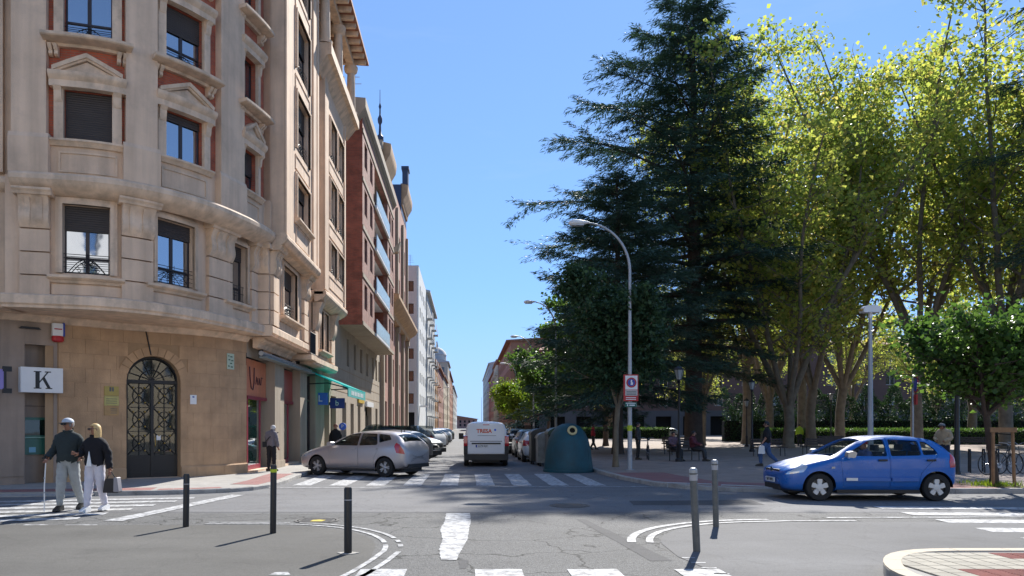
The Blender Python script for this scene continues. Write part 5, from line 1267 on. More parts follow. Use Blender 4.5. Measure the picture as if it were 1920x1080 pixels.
def broadleaf(seed, height, spread, fork_z, trunk_r, nlimbs, leaves, leaf, upright=.8, crown_base=.18, clump=.55):
    """trunk forks into rising limbs which branch twice; leaves sit in clumps round the outer shoots"""
    rd_ = random.Random(seed); nr = np.random.RandomState(seed); wood = MB(); tips = []
    def bez(p, d, L_, r0, r1, bend, n=6):
        pts = [Vector(p)]; d = Vector(d).normalized(); rr = [r0]
        for i in range(n):
            d = (d+Vector((rd_.uniform(-1, 1), rd_.uniform(-1, 1), rd_.uniform(-.3, .9)))*bend).normalized()
            pts.append(pts[-1]+d*L_/n); rr.append(r0+(r1-r0)*(i+1)/n)
        return pts, rr, d
    tp = [Vector((0, 0, -.1)), Vector((0, 0, .35)), Vector((rd_.uniform(-.1, .1), rd_.uniform(-.1, .1), fork_z*.6)), Vector((rd_.uniform(-.2, .2), rd_.uniform(-.2, .2), fork_z))]
    wood.tube(tp, [trunk_r*1.5, trunk_r*1.08, trunk_r*.92, trunk_r*.95], 9)
    for k in range(nlimbs):
        a = 2*math.pi*(k+rd_.uniform(-.3, .3))/nlimbs; out = (1-upright)*rd_.uniform(.8, 1.9)
        L_ = (height-fork_z)*rd_.uniform(.72, .98)
        pts, rr, d = bez(tp[-1]-Vector((0, 0, .15)), (math.cos(a)*(out+.18), math.sin(a)*(out+.18), 1), L_, trunk_r*rd_.uniform(.5, .68), .035, .10, 10)
        wood.tube(pts, rr, 7)
        for i in range(2, len(pts)):
            f = i/(len(pts)-1)
            for q in range(3 if f > .3 else 2):
                b = rd_.uniform(0, 6.283); ll = spread*rd_.uniform(.45, 1.0)*(1.15-.65*f)
                if pts[i].z < height*crown_base: continue
                p2, r2, d2 = bez(pts[i], (math.cos(b), math.sin(b), rd_.uniform(.15, .9)), ll, max(rr[i]*.45, .03), .012, .18, 4)
                wood.tube(p2, r2, 5)
                for j in range(1, len(p2)):
                    tips.append((p2[j], ll*.22)); 
                    if rd_.random() < .8:
                        b2 = rd_.uniform(0, 6.283); l3 = ll*rd_.uniform(.3, .55)
                        p3, r3, d3 = bez(p2[j], (math.cos(b2), math.sin(b2), rd_.uniform(-.5, .6)), l3, .015, .006, .25, 3); wood.tube(p3, r3, 3, caps=False)
                        tips += [(p3[1], l3*.3), (p3[2], l3*.3), (p3[-1], l3*.3)]
        tips.append((pts[-1], .6))
    T = np.array([tuple(t[0]) for t in tips]); tone0 = nr.uniform(0, 1, len(tips))
    ci = nr.randint(0, len(tips), leaves); off = nr.normal(0, 1, (leaves, 3))*clump*np.array([1, 1, .7])*nr.uniform(.3, 1, (leaves, 1))
    pos = T[ci]+off; nrm = unit(nr.normal(0, 1, (leaves, 3))+np.array([0, 0, .8])); ax = unit(nr.normal(0, 1, (leaves, 3))+np.array([0, 0, -.5])); ax = unit(ax-nrm*(ax*nrm).sum(1, keepdims=True))
    tone = np.clip(tone0[ci]*.5+nr.uniform(0, .55, leaves), 0, 1)
    ln = leaf*nr.uniform(.7, 1.25, leaves)
    return wood, (pos, nrm, ax, ln, ln*.85, tone)
def make_broadleaf(name, label, loc, seed, mleaf, mbark, group=None, rz=0, **kw):
    wood, L_ = broadleaf(seed, **kw); t = thing(name, label, 'tree', loc, rz, group)
    wood.build('trunk', mbark, t, smooth=60, fix=False)
    obj('crown', leaf_mesh('crown', *L_, m=mleaf), t); return t
# plane trees in the park -------------------------------------------------------
planes = []
for i in range(4):
    kw = [dict(height=25, spread=5.0, fork_z=3.6, trunk_r=.33, nlimbs=6, upright=.84), dict(height=27, spread=5.4, fork_z=5.2, trunk_r=.35, nlimbs=6, upright=.86), dict(height=24, spread=4.6, fork_z=2.6, trunk_r=.32, nlimbs=6, upright=.82), dict(height=28, spread=5.6, fork_z=6.5, trunk_r=.36, nlimbs=6, upright=.86)][i]
    t = make_broadleaf('plane_tree', 'x', (0, 0, 0), 40+i, M['leaf_plane'], M['bark_plane'], leaves=10300, leaf=.275, clump=.66, crown_base=.12, **kw)
    planes.append(make_tree(t))
spots = [(24.2, 64.5, 1, 2.0, 1), (31.0, 69.0, 1, 4.6, 3), (22.6, 52.5, 0.93, 0.4, 2), (27.0, 58.5, 0.95, 1.3, 0), (31.0, 62.0, 0.92, 2.5, 0), (33.5, 55.5, 1.0, 4.0, 1), (36.5, 50.5, 1.06, 0.6, 3), (41.0, 47.5, 1.05, 5.1, 0), (19.0, 60.0, 0.88, 3.0, 3), (30.0, 74.0, 1.0, 0.2, 2), (45.5, 56.0, 1.05, 2.2, 2), (46.0, 68.0, 1.05, 4.4, 0), (55.0, 62.0, 1.08, 1.2, 3)]
lab = ['plane tree in the second row just behind the twin-stemmed one', 'plane tree in the second row behind the slim one by the tall lamp', 'low-forked plane tree with a smooth U-shaped crotch, nearest the man in the black t-shirt', 'plane tree with twin grey stems just right of the low-forked one', 'slim plane tree behind the tall single lamp post', 'plane tree right of the tall lamp post, dividing high up', 'thick plane trunk behind the man in the beige jacket', 'plane tree at the right edge whose crown rises out of the frame', 'plane tree just right of the dark cedar trunk', 'plane tree deep in the park behind the tall lamp', 'plane tree far right behind the low hedge', 'plane tree far right in the second row behind the hedge', 'plane tree beyond the hedge at the right']
for i, (x, y, sc_, rz, k) in enumerate(spots):
    ht = [25, 27, 24, 28][k]; py = (795 + x/y*1400 - 875+80); py = x/y*1400+875
    top = (470 if py < 1345 else 118) if py < 1600 else (60 if py < 1680 else -30)
    sc_ = min(36, 1.6+(800-top)/1400*y)/ht
    o = copy_node(planes[k]); o.location = (x, y, .1); o.rotation_euler = (0, 0, rz); o.scale = (min(sc_, 1.15), min(sc_, 1.15), sc_)
    o['label'] = lab[i]; o['group'] = 'plane trees of the park'
# cedars ------------------------------------------------------------------------
def cedar(seed, height, base_z, maxr, trunk_r, nlimb, nspray, droop=.18, top=.12, profile=None, sl=.5, side_bias=None, top_spread=.25):
    rd_ = random.Random(seed); nr = np.random.RandomState(seed); wood = MB(); segs = []
    wood.tube([(0, 0, -.1), (0, 0, .6), (.05, 0, height*.5), (0, .05, height)], [trunk_r*1.25, trunk_r, trunk_r*.62, .05], 10)
    for i in range(nlimb):
        f = (i+rd_.random())/nlimb; z = base_z+(height-base_z)*f**.92
        a = i*2.399+rd_.uniform(-.35, .35); R_ = maxr*(profile(f) if profile else (1-f)**.75)*rd_.uniform(.72, 1.12)
        if side_bias: R_ *= 1+side_bias*math.cos(a)
        if R_ < .5: R_ = .5
        el = .05+.55*f+rd_.uniform(-.08, .08); n = 7; p = Vector((0, 0, z)); pts = [p.copy()]
        for k in range(n):
            u = (k+1)/n; e = el-droop*2.2*u*(1-.6*f)
            p = p+Vector((math.cos(a)*math.cos(e), math.sin(a)*math.cos(e), math.sin(e)))*R_/n; pts.append(p.copy())
        r0 = max(.04, trunk_r*.32*(1-f)+.03); wood.tube(pts, [r0*(1-.85*k/n) for k in range(n+1)], 5, caps=False)
        # side shoots lying flat on both sides
        for k in range(1, n+1):
            for sg in (-1, 1):
                for rep in range(2):
                    q = pts[k-1].lerp(pts[k], rd_.random()); ll = R_*(.14+.30*(1-abs(k/n-.45)))*rd_.uniform(.5, 1.15); b = a+sg*rd_.uniform(.5, 1.1)
                    e2 = rd_.uniform(-.35, .1); q2 = q+Vector((math.cos(b)*math.cos(e2), math.sin(b)*math.cos(e2), math.sin(e2)))*ll
                    segs.append((q, q2, ll)); 
        segs.append((pts[-3], pts[-1], R_*.3)); segs.append((pts[-2], pts[-1]+(pts[-1]-pts[-2])*.5, R_*.2))
    A = np.array([tuple(s[0]) for s in segs]); B = np.array([tuple(s[1]) for s in segs]); W_ = np.array([s[2] for s in segs]); W_ = W_/W_.sum()
    ci = nr.choice(len(segs), nspray, p=W_); u = nr.uniform(0, 1.08, (nspray, 1)); D = unit(B-A)[ci]
    pos = A[ci]+(B-A)[ci]*u+nr.normal(0, 1, (nspray, 3))*np.array([.13, .13, .07])
    sd_ = np.cross(D, np.array([0, 0, 1.0])); sd_ = unit(sd_)*nr.choice([-1, 1], (nspray, 1))
    ax = unit(D*.9+sd_*nr.uniform(.1, 1.0, (nspray, 1))+np.array([0, 0, 1])*nr.uniform(-.55, .18, (nspray, 1)))
    nrm = unit(np.array([0, 0, 1.0])+nr.normal(0, .45, (nspray, 3))); nrm = unit(nrm-ax*(nrm*ax).sum(1, keepdims=True))
    ln = sl*nr.uniform(.5, 1.25, nspray); tone = np.clip(nr.uniform(0, 1, len(segs))[ci]*.5+nr.uniform(0, .5, nspray), 0, 1)
    return wood, (pos, nrm, ax, ln, ln*.16, tone)
def make_cedar(name, label, loc, seed, m, bark, rz=0, group=None, **kw):
    wood, L_ = cedar(seed, **kw); t = thing(name, label, 'tree', loc, rz, group); wood.build('trunk', bark, t, smooth=60, fix=False)
    obj('crown', leaf_mesh('crown', *L_, m=m, fold=.15), t); return t
prof = lambda f: min(1.0, .75+.9*f) if f < .40 else (1-.58*((f-.40)/.48) if f < .88 else .42-.34*((f-.88)/.12))
make_cedar('cedar_tree', 'huge dark blue-green cedar with layered drooping limbs rising above all other trees', (16.1, 53, .1), 11, M['needle'], M['bark_dark'], rz=0, height=31.8, base_z=5.4, maxr=8.9, trunk_r=.66, nlimb=98, nspray=185000, profile=prof, sl=.42, side_bias=-.25)
make_cedar('cedar_tree', 'lower blue-grey cedar at the left end of the dark trees, beside the parked cars', (8.3, 41, .1), 23, M['needle'], M['bark_dark'], rz=1.1, height=15.5, base_z=2.4, maxr=5.9, trunk_r=.3, nlimb=64, nspray=85000, profile=lambda f: (1-f)**.6, sl=.34)
make_cedar('cedar_tree', 'dark cedar reaching in from beyond the right edge of the picture', (36.3, 39, .1), 31, M['needle'], M['bark_dark'], rz=2.2, height=32, base_z=9.5, maxr=8.8, trunk_r=.5, nlimb=46, nspray=55000, profile=lambda f: .5+.5*(1-f), sl=.45)
# young dense tree in front of the cedar, beside the lamp post
make_broadleaf('young_conifer', 'dense dark green young tree with a bare slender trunk beside the street lamp', (5.55, 27.8, .1), 5, M['needle2'], M['bark_plane'], height=7.6, spread=1.75, fork_z=2.3, trunk_r=.10, nlimbs=5, upright=.82, leaves=30000, leaf=.15, clump=.26, crown_base=.36)
make_broadleaf('young_tree', 'young bright green tree with feathery leaves held by wooden stakes at the right', (13.35, 18.9, .1), 8, M['leaf_green'], M['bark_dark'], height=5.0, spread=1.75, fork_z=1.9, trunk_r=.085, nlimbs=5, upright=.55, leaves=9500, leaf=.15, clump=.27, crown_base=.38)
make_broadleaf('lime_tree', 'small yellow-green tree lit by the sun behind the white van', (3.8+2.2, 78, .1), 9, M['leaf_lime'], M['bark_dark'], height=6.6, spread=2.4, fork_z=2.0, trunk_r=.12, nlimbs=4, upright=.6, leaves=9000, leaf=.26, clump=.35)
make_broadleaf('street_tree', 'mid green street tree overhanging the right-hand parked cars', (7.0, 64, .1), 12, M['leaf_green'], M['bark_dark'], height=8.5, spread=2.9, fork_z=2.4, trunk_r=.14, nlimbs=5, upright=.62, leaves=16000, leaf=.24, clump=.4)
make_broadleaf('street_tree', 'round green street tree farther along the kerb behind the first one', (6.5, 96, .1), 14, M['leaf_lime'], M['bark_dark'], height=8.0, spread=2.6, fork_z=2.2, trunk_r=.13, nlimbs=5, upright=.6, leaves=9000, leaf=.3, clump=.4)
make_broadleaf('park_tree', 'dark green low tree between the lower cedar and the tall cedar', (10.8, 58, .1), 17, M['leaf_green'], M['bark_dark'], height=12, spread=4.0, fork_z=3.0, trunk_r=.2, nlimbs=5, upright=.7, leaves=20000, leaf=.3, clump=.5)
for i, (x, y, k) in enumerate(((19.5, 101, 2), (30, 98, 0), (39, 97, 3), (49, 95, 1), (59, 94, 0), (68, 90, 2), (77, 92, 3))):
    o = copy_node(planes[k]); o.location = (x, y, .1); o.rotation_euler = (0, 0, i*1.7); o.scale = (.85, .85, .78)
    o['label'] = 'smaller sunlit tree on the far side of the park, %s' % ['left of the tall cedar trunk', 'right of the tall cedar trunk', 'behind the low-forked plane', 'behind the slim lamp post', 'behind the sign post', 'behind the staked young tree', 'at the right edge'][i]; o['group'] = 'trees on the far side of the park'
for o, ch_ in planes:
    for c in ch_: bpy.data.objects.remove(c[0])
    bpy.data.objects.remove(o)
# hedges ------------------------------------------------------------------------
def hedge(name, label, x0, y0, x1, y1, z0, h, d, n, m, seed, leaf=.13, spiky=False):
    nr = np.random.RandomState(seed); L_ = math.hypot(x1-x0, y1-y0); t = thing(name, label, 'hedge', ((x0+x1)/2, (y0+y1)/2, .1), math.atan2(y1-y0, x1-x0))
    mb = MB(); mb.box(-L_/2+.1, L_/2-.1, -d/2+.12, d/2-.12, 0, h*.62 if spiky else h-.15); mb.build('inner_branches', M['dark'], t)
    u = nr.uniform(-L_/2, L_/2, n); v = nr.uniform(-d/2, d/2, n); w_ = nr.uniform(0, h, n); s = nr.randint(0, 3, n)
    v = np.where(s == 0, -d/2+nr.normal(0, .05, n), v); w_ = np.where(s == 1, h+nr.normal(0, .06, n), w_)
    if spiky: w_ = w_*(.72+.75*np.abs(np.sin(u*1.35+seed))**.7+.12*np.sin(u*5.1))
    pos = np.stack([u, v, w_+z0], 1); nrm = unit(nr.normal(0, 1, (n, 3))+np.array([0, -.6, .6])); ax = unit(nr.normal(0, 1, (n, 3))+np.array([0, 0, .5])); ax = unit(ax-nrm*(ax*nrm).sum(1, keepdims=True))
    ln = leaf*nr.uniform(.6, 1.3, n); obj('foliage', leaf_mesh('foliage', pos, nrm, ax, ln, ln*.6, nr.uniform(0, 1, n), m), t); return t
hedge('low_hedge', 'low clipped sunlit hedge running behind the plane trunks at the right', 26, 66, 62, 60, 0, 1.25, 1.2, 26000, M['leaf_green'], 3)
hedge('tall_hedge', 'tall dark upright hedge of cypress spires behind the blue car', 26, 76, 60, 71, 0, 3.4, 1.6, 42000, M['needle2'], 6, .2, True)
hedge('low_hedge', 'low hedge further left deep in the park', 12, 96, 25, 92, 0, 1.3, 1.2, 9000, M['leaf_green'], 8)
# lawn patch
gx = np.random.RandomState(4); n = 9000
pos = np.stack([gx.uniform(28, 60, n), gx.uniform(67, 70, n), np.full(n, .1)], 1); ax = unit(gx.normal(0, .35, (n, 3))+np.array([0, 0, 1])); nrm = unit(gx.normal(0, 1, (n, 3))); nrm = unit(nrm-ax*(nrm*ax).sum(1, keepdims=True))
o = obj('grass', leaf_mesh('grass', pos, nrm, ax, gx.uniform(.12, .3, n), np.full(n, .03), gx.uniform(0, 1, n), M['leaf_lime'])); tag(o, kind='stuff')
flat('lawn', [(27, 66.8), (60, 61.5), (60, 71), (27, 71)], .104, M['earth'])
# ================================================================ VEHICLES
def paint_mat(name, col, metal=.35, rough=.28, dirt=.1):
    m, n, b = new_mat(name); N = n.nodes; L = n.links
    g = N.new('ShaderNodeTexCoord'); nz = N.new('ShaderNodeTexNoise'); nz.inputs['Scale'].default_value = 3; nz.inputs['Detail'].default_value = 6; L.new(g.outputs['Object'], nz.inputs['Vector'])
    mr = N.new('ShaderNodeMapRange'); mr.inputs['From Min'].default_value = .35; mr.inputs['From Max'].default_value = .7; mr.inputs['To Min'].default_value = rough; mr.inputs['To Max'].default_value = rough+.18; L.new(nz.outputs['Fac'], mr.inputs['Value']); L.new(mr.outputs[0], b.inputs['Roughness'])
    sx = N.new('ShaderNodeSeparateXYZ'); L.new(g.outputs['Object'], sx.inputs[0])
    dm = N.new('ShaderNodeMapRange'); dm.inputs['From Min'].default_value = .15; dm.inputs['From Max'].default_value = .6; dm.inputs['To Min'].default_value = .45; dm.inputs['To Max'].default_value = 0; L.new(sx.outputs[2], dm.inputs['Value'])
    mu = N.new('ShaderNodeMath'); mu.operation = 'MULTIPLY'; L.new(dm.outputs[0], mu.inputs[0]); L.new(nz.outputs['Fac'], mu.inputs[1])
    mx = N.new('ShaderNodeMix'); mx.data_type = 'RGBA'; L.new(mu.outputs[0], mx.inputs['Factor']); mx.inputs['A'].default_value = (*col, 1); mx.inputs['B'].default_value = (.13, .12, .10, 1); L.new(mx.outputs['Result'], b.inputs['Base Color'])
    b.inputs['Metallic'].default_value = metal; b.inputs['Coat Weight'].default_value = .45; b.inputs['Coat Roughness'].default_value = .05
    return m
M['p_blue'] = paint_mat('bright_blue_car_paint', (.0, .11, .44), .0, .25)
M['p_silver'] = paint_mat('warm_silver_car_paint', (.46, .43, .43), .6, .3)
M['p_white'] = paint_mat('white_car_paint', (.74, .75, .76), 0, .3)
M['p_black'] = paint_mat('black_car_paint', (.012, .013, .014), .2, .2)
M['p_green'] = paint_mat('dark_green_car_paint', (.02, .06, .04), .3, .25)
M['p_grey'] = paint_mat('grey_car_paint', (.16, .165, .17), .5, .28)
M['car_glass'] = glass_mat('car_glass', (.012, .018, .018), .88, .02)
M['car_glass_dark'] = glass_mat('tinted_car_glass', (.010, .014, .014), .55, .02)
M['lamp_red'] = mat('red_lamp_lens', (.45, .008, .012), .15, .05, coat=1)
M['lamp_clear'] = mat('headlamp_lens', (.55, .57, .6), .08, .15, 9, metal=.5, coat=1)
M['alloy'] = mat('silver_alloy', (.42, .42, .43), .35, .08, metal=.6)
M['hub_white'] = mat('white_wheel_trim', (.66, .65, .62), .4, .08)
M['trim'] = mat('black_trim', (.015, .015, .016), .5, .1)
M['seat'] = mat('car_seat_cloth', (.03, .03, .035), .9, .2)
M['plate'] = mat('number_plate', (.72, .72, .70), .4, .04)
def ev_mesh(o):
    dg = bpy.context.evaluated_depsgraph_get(); return bpy.data.meshes.new_from_object(o.evaluated_get(dg))
def tmp(me, name='tmp'):
    o = bpy.data.objects.new(name, me); C.objects.link(o); return o
def boolean(base, cutters, op='DIFFERENCE'):
    """base mesh, list of cutter meshes -> new mesh"""
    o = tmp(base); cs = []
    for c in cutters:
        k = tmp(c); cs.append(k); md = o.modifiers.new('b', 'BOOLEAN'); md.operation = op; md.object = k; md.solver = 'EXACT'
    me = ev_mesh(o)
    for k in cs: bpy.data.objects.remove(k)
    bpy.data.objects.remove(o); return me
def loft_body(st, sub=1, inset=0.0):
    """st: stations (x, bottom z, belt z, top z, half width at belt, half width at top)"""
    rings = []
    for (x, zb, zs, zt, w, wt) in st:
        w -= inset; wt -= inset; zb += inset; zt -= inset; zs = min(zs, zt-.004)
        zt = max(zt, zb+.05)
        if zt-zs < .12:   # bonnet or tail: shallow crown
            up = [(w*.985, zs), (w*.93, zs+(zt-zs)*.45), (w*.72, zs+(zt-zs)*.8), (w*.4, zt-.003)]
        else:
            h = zt-zs; up = [(w*.975, zs), (w*.94+(wt-w*.94)*.5, zs+h*.5), (wt+.015, zs+h*.86), (wt*.72, zt-.012*1)]
        m = zb+(zs-zb)*.5
        half = [(0, zb), (w*.7, zb), (w*.93, zb+.03), (w*.985, zb+(zs-zb)*.22), (w, m), (w*.998, zs-(zs-zb)*.18)]+up+[(0, zt)]
        ring = half+[(-y, z) for y, z in half[-2:0:-1]]
        rings.append([(x, y, z) for y, z in ring])
    n = len(rings[0]); vs = [p for r in rings for p in r]; fs = []
    for i in range(len(rings)-1):
        for j in range(n): fs.append((i*n+j, i*n+(j+1) % n, (i+1)*n+(j+1) % n, (i+1)*n+j))
    fs.append(tuple(range(n-1, -1, -1))); fs.append(tuple((len(rings)-1)*n+j for j in range(n)))
    me = bpy.data.meshes.new('body'); me.from_pydata(vs, [], fs)
    bm = bmesh.new(); bm.from_mesh(me); bmesh.ops.recalc_face_normals(bm, faces=bm.faces); bm.to_mesh(me); bm.free()
    if sub:
        o = tmp(me); md = o.modifiers.new('s', 'SUBSURF'); md.levels = sub; me = ev_mesh(o); bpy.data.objects.remove(o)
    return me
def prism_y(poly, y0, y1):
    mb = MB(); mb.prism(poly, lambda u, v, w_: (u, w_, v), y0, y1); me = mb.mesh('cut', M['trim']); fixm(me); return me
def prism_z(poly, z0, z1):
    mb = MB(); mb.prism(poly, lambda u, v, w_: (u, v, w_), z0, z1); me = mb.mesh('cut', M['trim']); fixm(me); return me
def fixm(me):
    bm = bmesh.new(); bm.from_mesh(me); bmesh.ops.recalc_face_normals(bm, faces=bm.faces); bm.to_mesh(me); bm.free()
def cyl_y(x, z, r, y0, y1, n=36): return prism_y([(x+r*math.cos(2*math.pi*i/n), z+r*math.sin(2*math.pi*i/n)) for i in range(n)], y0, y1)
def inset_poly(p, d):
    c = [sum(q[i] for q in p)/len(p) for i in (0, 1)]; out = []
    n = len(p)
    for i in range(n):
        a, b, e = Vector(p[i-1]), Vector(p[i]), Vector(p[(i+1) % n]); u = (b-a).normalized(); v = (e-b).normalized()
        n1 = Vector((-u.y, u.x)); n2 = Vector((-v.y, v.x)); cc = Vector(c)
        if n1.dot(cc-b) < 0: n1 = -n1
        if n2.dot(cc-b) < 0: n2 = -n2
        k = 1+n1.dot(n2); out.append(tuple(b+(n1+n2)*d/max(k, .3)))
    return out
def rounded(poly, r=.04, n=4):
    out = []; m = len(poly)
    for i in range(m):
        a, b, c = Vector(poly[i-1]), Vector(poly[i]), Vector(poly[(i+1) % m]); ra = min(r, (a-b).length*.45); rc = min(r, (c-b).length*.45)
        p = b+(a-b).normalized()*ra; q = b+(c-b).normalized()*rc
        for k in range(n+1): t = k/n; out.append(tuple(p*(1-t)**2+b*2*t*(1-t)+q*t*t))
    return out
def set_mat(me, m, smooth=28):
    me.materials.clear(); me.materials.append(m)
    me.polygons.foreach_set('material_index', [0]*len(me.polygons)); me.polygons.foreach_set('use_smooth', [True]*len(me.polygons)); me.set_sharp_from_angle(angle=R(smooth)); return me
_wheel = {}
def wheel(parent, x, y, r, kind, side, width=.19):
    k = (kind, r)
    if k not in _wheel:
        t = MB(); t.lathe([(r*.62, -width/2), (r*.93, -width/2), (r*.985, -width/2+.02), (r, -width/2+.045), (r, width/2-.045), (r*.985, width/2-.02), (r*.93, width/2), (r*.62, width/2), (r*.60, width/2-.02), (r*.60, -width/2)], 40)
        tyre = t.mesh('tyre', M['rubber'], 35)
        b = MB(); b.lathe([(r*.61, -.06), (r*.61, width/2-.07), (.02, width/2-.075)], 32); back = b.mesh('brake_disc', M['kerb_dark'] if kind != 'steel' else M['trim'], 35)
        s = MB(); n = 5; zf = width/2-.01
        if kind == 'clio':
            for i in range(5):
                M_ = Matrix.Rotation(2*math.pi*i/5+.3, 4, 'Z'); s.box(.03, r*.60, -.042, .042, zf-.04, zf+.004, M=M_)
                s.box(r*.34, r*.58, -.052, .052, zf-.035, zf+.001, M=M_)
            s.lathe([(.075, zf-.05), (.075, zf+.01), (.05, zf+.018)], 16)
        elif kind == 'alloy':
            for i in range(5):
                for d in (-.16, .16): 
                    M_ = Matrix.Rotation(2*math.pi*i/5+d, 4, 'Z'); s.box(.03, r*.60, -.016, .016, zf-.04, zf-.004, M=M_)
            s.lathe([(.06, zf-.05), (.06, zf), (.04, zf+.008)], 16)
            s.add(*_ring(r*.60, r*.64, zf-.012, 32))
        else:
            s.lathe([(r*.60, zf-.03), (r*.5, zf-.02), (r*.3, zf-.01), (.02, zf)], 28)
            for i in range(9):
                M_ = Matrix.Rotation(2*math.pi*i/9, 4, 'Z'); s.box(r*.25, r*.5, -.012, .012, zf-.02, zf+.006, M=M_)
        rim = s.mesh('rim', {'clio': M['hub_white'], 'alloy': M['alloy']}.get(kind, M['alloy']), 35)
        _wheel[k] = (tyre, back, rim)
    tyre, back, rim = _wheel[k]
    w_ = obj('wheel', tyre, parent, loc=(x, y, r), rot=(R(90) if side < 0 else R(-90), 0, 0)); obj('brake_disc', back, w_); obj('rim', rim, w_); return w_
def _ring(r0, r1, z, n):
    vs = []; fs = []
    for i in range(n):
        a = 2*math.pi*i/n
        for r in (r0, r1): vs.append((r*math.cos(a), r*math.sin(a), z))
    for i in range(n): j = (i+1) % n; fs.append((2*i, 2*i+1, 2*j+1, 2*j))
    return vs, fs
def build_car(name, label, P, group=None):
    """P: dictionary of profile, windows, doors; x runs front (-) to tail (+), centred; returns the root"""
    t = thing(name, label, P.get('cat', 'car'), (0, 0, 0), 0, group); body_m = P['paint']
    outer = loft_body(P['st']); inner = loft_body(P['st'], inset=.045)
    half = max(s[4] for s in P['st'])
    shell = boolean(outer, [inner])
    arches = [cyl_y(x, P['r']+.0, P['r']+.055, y0, y1) for x in P['wx'] for (y0, y1) in ((-half-.2, -half+.32), (half-.32, half+.2))]
    floor_z = P['st'][len(P['st'])//2][1]
    sidew = [prism_y(rounded(w_), -half-.3, half+.3) for w_ in P['side']]
    fr = [prism_z(q, z0, z1) for (q, z0, z1) in P['glassz']]
    cut = boolean(shell, arches+sidew+fr)
    doors = []
    for dpoly in P['doors']:
        for sg in (-1, 1):
            pr = prism_y(dpoly, sg*half*.55, sg*(half+.3)); pin = prism_y(inset_poly(dpoly, .006), sg*half*.55, sg*(half+.3))
            d = boolean(cut, [pin], 'INTERSECT'); doors.append((d, sg, dpoly)); cut = boolean(cut, [pr])
    for (q, z0, z1, nm) in P.get('lids', []):
        pr = prism_z(q, z0, z1); pin = prism_z(inset_poly(q, .006), z0, z1)
        d = boolean(cut, [pin], 'INTERSECT'); cut = boolean(cut, [pr]); obj(nm, set_mat(d, body_m), t)
    obj('body', set_mat(cut, body_m), t)
    for d, sg, dp in doors:
        o = obj('door', set_mat(d, body_m), t)
        xs = [q[0] for q in dp]; hx = max(xs)-.16; hz = P['handle_z']
        hb = MB(); y = sg*(P['hw'](hx)+.0); hb.box(hx-.09, hx+.09, min(y, y+sg*.035), max(y, y+sg*.035), hz-.02, hz+.02); hb.build('handle', P.get('handle_m', M['trim']), o)
    # glazing: the same skin, clipped to each opening
    gin = loft_body(P['st'], inset=.02); gsh = boolean(loft_body(P['st'], inset=.008), [gin])
    for w_ in P['side']:
        for sg in (-1, 1):
            g = boolean(gsh, [prism_y(rounded(inset_poly(w_, -.012)), sg*.2, sg*(half+.3))], 'INTERSECT'); obj('side_window', set_mat(g, P['glass']), t)
    for i, (q, z0, z1) in enumerate(P['glassz']):
        g = boolean(gsh, [prism_z(inset_poly(q, -.012), z0, z1)], 'INTERSECT'); obj('windscreen' if i == 0 else 'rear_window', set_mat(g, P['glass']), t)
    for x in P['wx']:
        for sg in (-1, 1): wheel(t, x, sg*(half-.11), P['r'], P['wheel'], sg)
        mb = MB(); mb.box(x-P['r']-.04, x+P['r']+.04, -half+.32, half-.32, P['r']*.7, P['r']*2.05); mb.build('wheel_housing', M['trim'], t)
        for sg in (-1, 1):
            mb = MB(); n = 16; vs = []
            for i in range(n+1):
                a = math.pi*i/n
                for yy in (sg*(half-.03), sg*(half-.32)): vs.append((x+(P['r']+.05)*math.cos(a), yy, P['r']+(P['r']+.05)*math.sin(a)))
            mb.add(vs, [(2*i, 2*i+1, 2*i+3, 2*i+2) for i in range(n)]); mb.build('arch_liner', M['trim'], t)
    mb = MB(); mb.box(P['st'][1][0]+.15, P['st'][-2][0]-.15, -half+.34, half-.34, .16, .30); mb.build('underbody', M['trim'], t)
    # cabin
    sx = P.get('seats', (-.05, .85))
    for x in sx:
        for y in (-.36, .36):
            mb = MB(); mb.box(x-.22, x+.25, y-.22, y+.22, .42, .58); mb.box(x+.2, x+.32, y-.22, y+.22, .55, 1.05); mb.box(x+.22, x+.3, y-.12, y+.12, 1.07, 1.2); mb.build('seat', M['seat'], t)
    if sx:
        mb = MB(); mb.box(sx[0]-.95, sx[0]-.55, -half+.12, half-.12, .6, .86); mb.build('dashboard', M['trim'], t)
    for nm, m_, shapes in P['bits']:
        mb = MB()
        for s_ in shapes:
            if s_[0] == 'box': mb.box(*s_[1:])
            elif s_[0] == 'skin':    # patch of skin outlined in side view, wrapped on both flanks
                pass
        mb.build(nm, m_, t)
    for (nm, m_, poly, kind, a, b, off) in P.get('skins', []):
        sk = boolean(loft_body(P['st'], inset=-off), [loft_body(P['st'], inset=.02)])
        for sg in (-1, 1):
            if kind == 'y': g = boolean(sk, [prism_y(poly, sg*a, sg*b)], 'INTERSECT')
            else: g = boolean(sk, [prism_x(poly if sg > 0 else [(-u, v) for u, v in poly], a, b)], 'INTERSECT')
            if len(g.polygons): obj(nm, set_mat(g, m_), t)
            if kind == 'x1': break
    return t
def prism_x(poly, x0, x1):
    mb = MB(); mb.prism(poly, lambda u, v, w_: (w_, u, v), x0, x1); me = mb.mesh('cut', M['trim']); fixm(me); return me
